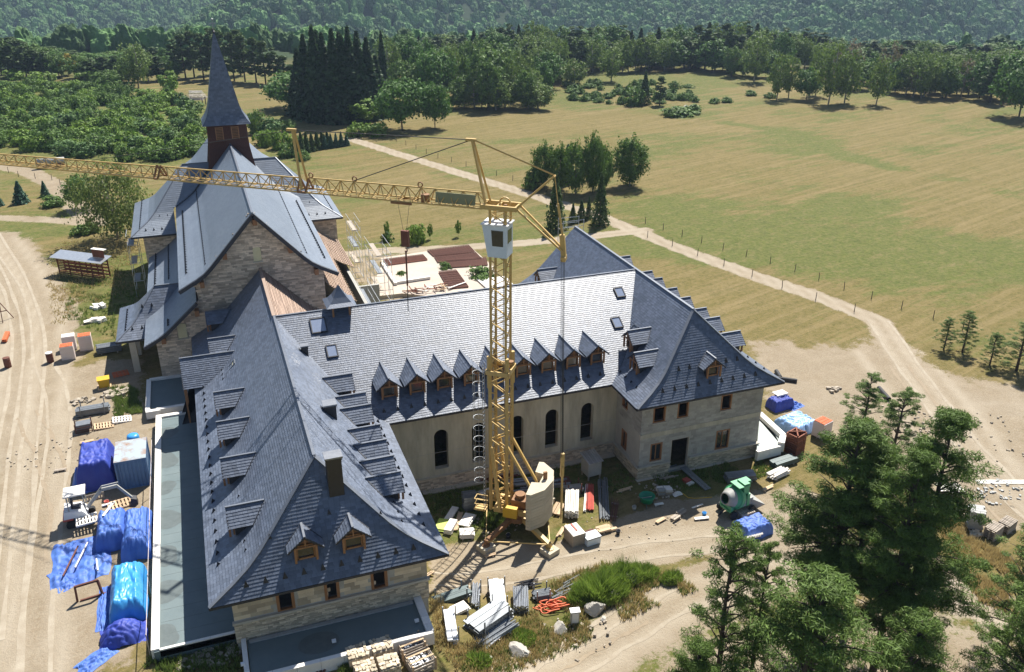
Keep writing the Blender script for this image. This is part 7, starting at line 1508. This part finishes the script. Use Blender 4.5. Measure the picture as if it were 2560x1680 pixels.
for k in range(6): MB().box((-.75+.3*k, 0, .5), (.27, 1.3, .05)).build('roof_board', foam_m, t)
bundle('kerb_stones', 'grey kerb stones lying below the low shed', 'kerbs', (2345, 1262), (2395, 1290), .9, 3, 2, 'box', greyp_m, 'kerb', r=.2); rubble('pile of pale roof tiles left of the pallet stacks', (2440, 1336), .5, 24, 15, stonep_m, (.1, .2))
q = G(2445, 1212); t = thing('white_sheet', 'long white sheet lying on the dirt near the right edge', 'sheet', (q.x+1, q.y, q.z+.03), -.35); MB().box((1.2, 0, 0), (4.2, .5, .03)).build('panel', foam_m, t)
for px, l in (((2265, 1600), 'black plastic ring pipe under the pines'), ((2285, 1580), 'second black plastic ring pipe under the pines')):
    q = G(*px); t = thing('culvert_ring', l, 'pipe', tuple(q)); MB().lathe((0, 0, 0), [(.42, 0), (.45, .1), (.42, .2), (.45, .3), (.42, .4), (.45, .8), (.4, .8), (.38, .0)], 18).build('ring', rubber_m, t, True)
# ---- slab and scaffold behind the middle wing
sp = [tuple(P(*zo((780, 540), .2185, a_, b_), .45)[:2]) for a_, b_ in ((620, 930), (1030, 885), (1480, 930), (1960, 840), (2120, 620), (1800, 340), (1320, 400), (790, 480), (800, 560))]
t = thing('concrete_slab', 'pale concrete floor slab with rusty steel mats behind the middle wing', 'slab', (0, 0, 0)); MB().prism(sp, -.1, .45).build('slab', slab_m, t)
def kerb(a_, b_, h=.3, w=.35): MB().bar(P(*zo((780, 540), .2185, *a_), .5)+V((0, 0, h/2)), P(*zo((780, 540), .2185, *b_), .5)+V((0, 0, h/2)), w, h).build('white_kerb', white_m, t)
kerb((810, 560), (960, 790)); kerb((960, 775), (1350, 715)); kerb((2000, 830), (1880, 720), .15, .2)
def quadz(pts, z): return [P(*zo((780, 540), .2185, a_, b_), z) for a_, b_ in pts]
for k, pts in enumerate((((1320, 395), (1790, 335), (1860, 405), (1390, 460)), ((1400, 465), (1870, 415), (1940, 490), (1440, 530)), ((1520, 520), (1990, 475), (2010, 560), (1560, 590)), ((1450, 640), (1650, 620), (1790, 810), (1560, 830)), ((820, 500), (1270, 445), (1320, 500), (860, 560)))):
    q4 = quadz(pts, .56); m = MB(); mt = thing('steel_mat', ('rust-brown stack of steel mesh mats at the far slab edge', 'rust-brown mesh mats in front of the far ones', 'rust-brown mesh mats nearest the crane mast', 'rust-brown mesh mats in the middle of the slab', 'flat brown sheet on the left of the slab')[k], 'steel mesh', (0, 0, 0))
    m.hexa([q+V((0, 0, -.1)) for q in q4], [q+V((0, 0, .0)) for q in q4]); m.build('mat_stack', rust_m if k < 4 else redbrown_m, mt)
    n1, n2 = 16, 8
    for i in range(n1+1): a_ = q4[0].lerp(q4[1], i/n1); b_ = q4[3].lerp(q4[2], i/n1); MB().bar(a_+V((0, 0, .05)), b_+V((0, 0, .05)), .05).build('bar', rust_m, mt)
    for i in range(n2+1): a_ = q4[0].lerp(q4[3], i/n2); b_ = q4[1].lerp(q4[2], i/n2); MB().bar(a_+V((0, 0, .09)), b_+V((0, 0, .09)), .05).build('bar', rust_m, mt)
wp = quadz(((1900, 720), (2210, 690), (2300, 780), (1990, 835)), .5); t = thing('white_membrane', 'white sheet spread on the slab beside the far wing', 'sheet', (0, 0, 0)); MB().hexa([q for q in wp], [q+V((0, 0, .04)) for q in wp]).build('sheet', foam_m, t)
q = P(*zo((780, 540), .2185, 1270, 860), .5); t = thing('timber_heap', 'untidy heap of reddish timber and pipes on the slab', 'timber', tuple(q))
rr = random.Random(3)
for k in range(34):
    a_ = rr.uniform(-.5, .6)+(1.5 if rr.random() < .25 else 0); x, y = rr.uniform(-2.2, 2.6), rr.uniform(-.7, .8); l_ = rr.uniform(.6, 1.6); MB().bar((x-l_*math.cos(a_)/2, y-l_*math.sin(a_)/2, .06+rr.uniform(0, .4)), (x+l_*math.cos(a_)/2, y+l_*math.sin(a_)/2, .06+rr.uniform(0, .45)), .1, .07).build('timber', rr.choice((redbrown_m, redbrown_m, plank_m, rust_m, foam_m)), t)
for pa, pb, l in (((1560, 820), (1760, 750), 'white plank across the brown mats'), ((1670, 850), (1830, 835), 'grey plank at the slab edge')):
    a_ = P(*zo((780, 540), .2185, *pa), .8); b_ = P(*zo((780, 540), .2185, *pb), .8); t = thing('plank', l, 'plank', tuple((a_+b_)/2), ang(a_, b_)); MB().box((0, 0, -.1), ((b_-a_).length, .2, .06)).build('board', foam_m, t)
# low grey block walls of the unfinished aisle
t = thing('unfinished_block_wall', 'unfinished grey block wall beside the unslated aisle', 'wall', (0, 0, 0)); 
for (x0, y0, x1, y1, z1) in ((9.3, 11.5, 9.3, 33.0, 6.7), (9.3, 24.0, 12.5, 24.0, 4.6)):
    L_ = math.hypot(x1-x0, y1-y0); m = MB(); m.box(((x0+x1)/2, (y0+y1)/2, 0), (max(.3, x1-x0), max(.3, y1-y0), z1)); m.build('core', concdark_m, t)
m = MB(); stones(m, (9.45, 11.5, 0), (0, 1, 0), (1, 0, 0), 0, 21.5, .5, 6.7, (.195, .205), (.4, .5), proud=(.005, .02)); m.build('blocks', block_m, t, kind='stuff')
def scaffold(label, x0, x1, y0, y1, levels, bays):
    t = thing('scaffolding', label, 'scaffolding', (0, 0, 0)); top = levels*2.0+1.0
    ys = np.linspace(y0, y1, bays+1)
    for y in ys:
        for x in (x0, x1): MB().tube([(x, y, .3), (x, y, top)], .03, 5).build('standard', galv_m, t)
    for k in range(levels+1):
        z = .6+2.0*k
        if z > top: continue
        for x in (x0, x1):
            MB().tube([(x, y0, z), (x, y1, z)], .025, 5).build('ledger', galv_m, t)
            if k: MB().tube([(x, y0, z+1.0), (x, y1, z+1.0)], .025, 5).build('guard_rail', galv_m, t)
        for y in ys: MB().tube([(x0, y, z), (x1, y, z)], .025, 5).build('transom', galv_m, t)
        if k: 
            MB().box((x0+(x1-x0)*.35, (y0+y1)/2, z+.03), (min(.55, (x1-x0)*.6), y1-y0, .05)).build('deck', plankg_m if k % 2 else galvd_m, t)
    MB().tube([(x1, y0, .4), (x1, ys[1], 2.6)], .025, 5).build('brace', galv_m, t)
scaffold('tall scaffolding at the corner of the bare aisle', 12.6, 14.6, 27.0, 31.5, 3, 2); scaffold('long scaffolding along the bare aisle behind the cupola', 10.0, 11.1, 12.5, 23.0, 2, 4); scaffold('light scaffolding behind the right transept corner', 12.2, 13.2, 37.0, 41.0, 3, 2); scaffold('mesh-covered scaffolding on the left transept wall', -11.9, -10.9, 33.5, 36.0, 4, 1)
t = thing('roof_guard_rail', 'scaffold guard rail around the rear gable tip of the far wing', 'guard rail', (0, 0, 0))
for x, y in ((28.9, 13.2), (31.1, 13.2), (28.9, 14.4), (31.1, 14.4)): MB().tube([(x, y, 8.0), (x, y, 12.9)], .03, 5).build('upright', galv_m, t)
for z in (11.8, 12.3, 12.85): MB().tube([(28.9, 13.2, z), (31.1, 13.2, z)], .025, 5).build('rail', galv_m, t); MB().tube([(28.9, 14.4, z), (31.1, 14.4, z)], .025, 5).build('rail', galv_m, t)
# ---- meadow: fence posts, hut, trough
def fence(pts_px, n, label, group, h=1.0):
    pts = [G(a_*D, b_*D) for a_, b_ in pts_px]; seg = [0]
    for a_, b_ in zip(pts[:-1], pts[1:]): seg.append(seg[-1]+(b_-a_).length)
    for k in range(n):
        s = seg[-1]*k/(n-1); i = max(j for j in range(len(seg)-1) if seg[j] <= s+1e-6); q = pts[i].lerp(pts[i+1], (s-seg[i])/(seg[i+1]-seg[i])); q.z = float(H(q.x, q.y))
        o = MB().add(*(lambda m: (m.v, m.f))(MB().tube([(0, 0, -.2), (random.uniform(-.06, .06), random.uniform(-.06, .06), h)], [.05, .04], 6))).build('fence_post', bark_m); o.location = q; tag(o, label, 'fence post', group)
fence(((900, 320), (1010, 365), (1230, 432), (1400, 487)), 16, 'wooden fence post on the far side of the track before the fork', 'posts on the far side of the track'); fence(((1500, 520), (1650, 572), (1830, 625), (2010, 690), (2200, 750), (2300, 800)), 15, 'wooden fence post along the meadow side of the track', 'posts along the meadow side of the track'); fence(((1505, 552), (1590, 582), (1760, 648), (1870, 690), (1985, 725)), 8, 'wooden fence post on the near side of the track', 'posts on the near side of the track'); fence(((20, 402), (60, 418), (110, 412), (140, 430)), 5, 'dark fence post by the left track', 'posts by the left track')
q = G(459*D, 246*D); t = thing('field_hut', 'small open hut with bleached shingle roof in the field behind the church', 'hut', tuple(q), -.3)
for x in (-1.7, 1.7):
    for y in (-1.3, 1.3): MB().box((x, y, 0), (.18, .18, 2.0)).build('post', bark_m, t)
for s in (-1, 1):
    for r_ in range(7):
        for k in range(9):
            y0 = s*(2.0-.28*r_); z0 = 1.7+.27*r_; w_ = 2.3-.12*r_; MB().box((-w_+2*w_*(k+.5)/9, y0, z0), (2*w_/9*.93, .36, .05)).build('shingle', shake_m, t)
MB().box((0, 0, 3.5), (3.2, .3, .12)).build('ridge', shake_m, t); MB().box((0, 0, 1.6), (3.8, 3.2, .1)).build('ceiling', bark_m, t)
a_ = G(105*D, 392*D); t = thing('water_trough', 'long grey covered trough on the slope beyond the jib', 'trough', (a_.x+1, a_.y, a_.z), .05); MB().tube([(-2.2, 0, 1.2), (2.2, 0, 1.2)], .55, 14).build('tank', greyp_m, t, True); MB().box((0, 0, .0), (4.2, .9, .8)).build('cradle', redbrown_m, t)
for k, px in enumerate(((1575, 262), (1592, 258), (1608, 256), (1560, 268))): boulder('grey boulder in the stone heap of the upper meadow, number by place' if False else ('leftmost grey boulder of the meadow stone heap', 'middle grey boulder of the meadow stone heap', 'right grey boulder of the meadow stone heap', 'front grey boulder of the meadow stone heap')[k], (px[0]*D, px[1]*D), 1.3, k+7.7)
# site lamps with warning tape on the terrace
t = thing('barrier_tape', 'red and white warning tape on posts along the left parapet', 'barrier tape', (0, 0, 0)); pts = [V((-9.75, y, 4.35)) for y in (-22, -17, -11.5, -6, -1)]
for a_, b_ in zip(pts[:-1], pts[1:]): MB().bar(a_, b_, .02, .08).build('tape', wrap_m, t)
for p_ in pts: MB().tube([p_+V((0, 0, -1.6)), p_+V((0, 0, .15))], .025, 5).build('post', plankg_m, t)
# ---- more loose material on the site
for k, (pa, pb, m_, l) in enumerate((((1210, 1395), (1236, 1388), plank_m, 'loose plank by the left crane pad'), ((1300, 1250), (1330, 1246), plankg_m, 'grey plank behind the crane foot'), ((1545, 1232), (1580, 1222), plank_m, 'plank between the rebar and the green tub'), ((1655, 1200), (1690, 1192), plankg_m, 'plank in the grass left of the doorway ramp'), ((1740, 1300), (1775, 1296), foam_m, 'pale plank on the dirt below the mixer'), ((1640, 1310), (1662, 1298), plank_m, 'short plank on the dirt below the green tub'), ((1052, 1445), (1085, 1437), plank_m, 'plank on the dirt at the near wing corner'), ((1395, 1345), (1412, 1318), plank_m, 'plank leaning beside the wooden box'), ((140, 1180), (170, 1175), plankg_m, 'grey plank on the dirt left of the tarpaulins'), ((205, 1110), (240, 1102), plank_m, 'plank above the blue hut'), ((1905, 1230), (1930, 1218), plank_m, 'plank in the dry grass right of the mixer'))): bundle('loose_plank', l, 'plank', pa, pb, .3, 2, 1, 'box', m_, 'board', r=.06, jit=.06)
for px, m_, l in (((1270, 1345), black_m, 'black bucket in front of the crane base'), ((1585, 1275), greyp_m, 'grey bucket left of the green tub'), ((1760, 1290), tarpl_m, 'blue bucket in front of the mixer'), ((1545, 1335), black_m, 'black bucket on the courtyard dirt'), ((268, 1262), red_m, 'red bucket under the excavator arm')):
    q = G(*px); t = thing('bucket', l, 'bucket', tuple(q)); MB().lathe((0, 0, 0), [(0, 0), (.12, 0), (.17, .32), (.15, .32), (.11, .03), (0, .03)], 12).build('pail', m_, t, True); MB().tube([(.16*math.cos(a_), 0, .32+.14*math.sin(a_)) for a_ in np.linspace(0, 3.14, 8)], .008, 4).build('handle', galv_m, t)
for px, l in (((1660, 1232), 'cement sacks on a pallet left of the white sack'), ((1345, 1300), 'cement sacks on a pallet beside the ballast'), ((1215, 1240), 'cement sacks on a pallet behind the crane ladder')):
    q = G(*px); t = thing('sack_pallet', l, 'sacks', tuple(q), random.uniform(-.3, .3)); pallet_mesh(t, 1.1, .8, plankg_m)
    for k in range(10): m = MB(); m.box((-.28+.56*(k % 2), -.2+.4*((k//2) % 2), .13+.13*(k//4)), (.52, .36, .11)); m.v = [(x+random.uniform(-.02, .02), y+random.uniform(-.02, .02), z+random.uniform(-.015, .015)) for x, y, z in m.v]; m.build('sack', random.choice((foam_m, greyp_m, stonep_m)), t)
bundle('pipe_pile', 'few rusty pipes on the grass by the courtyard wall', 'pipes', (1210, 1205), (1290, 1190), .5, 4, 1, 'tube', rust_m, 'pipe', jit=.1); bundle('scaffold_tubes', 'scaffold tubes lying below the right wing front', 'tubes', (1640, 1185), (1690, 1172), .5, 5, 1, 'tube', galvd_m, 'tube', jit=.12); bundle('board_pile', 'pile of formwork boards on the dirt below the wooden box', 'boards', (1500, 1330), (1530, 1322), .7, 3, 4, 'box', plank_m, 'board', r=.05, jit=.08)
rubble('gravel and debris around the crane base', (1240, 1310), 2.2, 60, 31, s=(.04, .13)); rubble('debris in front of the right wing', (1640, 1225), 2.0, 50, 32, s=(.04, .14)); rubble('stones along the near edge of the lower track', (1420, 1600), 3.0, 50, 33, s=(.05, .16))
# ---- haze over the valley
hz = MB().box((0, 1100, -190), (5600, 3500, 640)).build('haze', [], None); tag(hz, 'thin blue summer haze over the valley', 'haze', None, 'stuff')
hm = bpy.data.materials.new('haze'); hm.use_nodes = True; hn = hm.node_tree.nodes; hn.remove(hn['Principled BSDF']); pv = hn.new('ShaderNodeVolumePrincipled'); pv.inputs['Color'].default_value = (.55, .72, 1.0, 1); pv.inputs['Density'].default_value = .00015; pv.inputs['Anisotropy'].default_value = .3
hm.node_tree.links.new(pv.outputs['Volume'], hn['Material Output'].inputs['Volume']); hz.data.materials.append(hm)
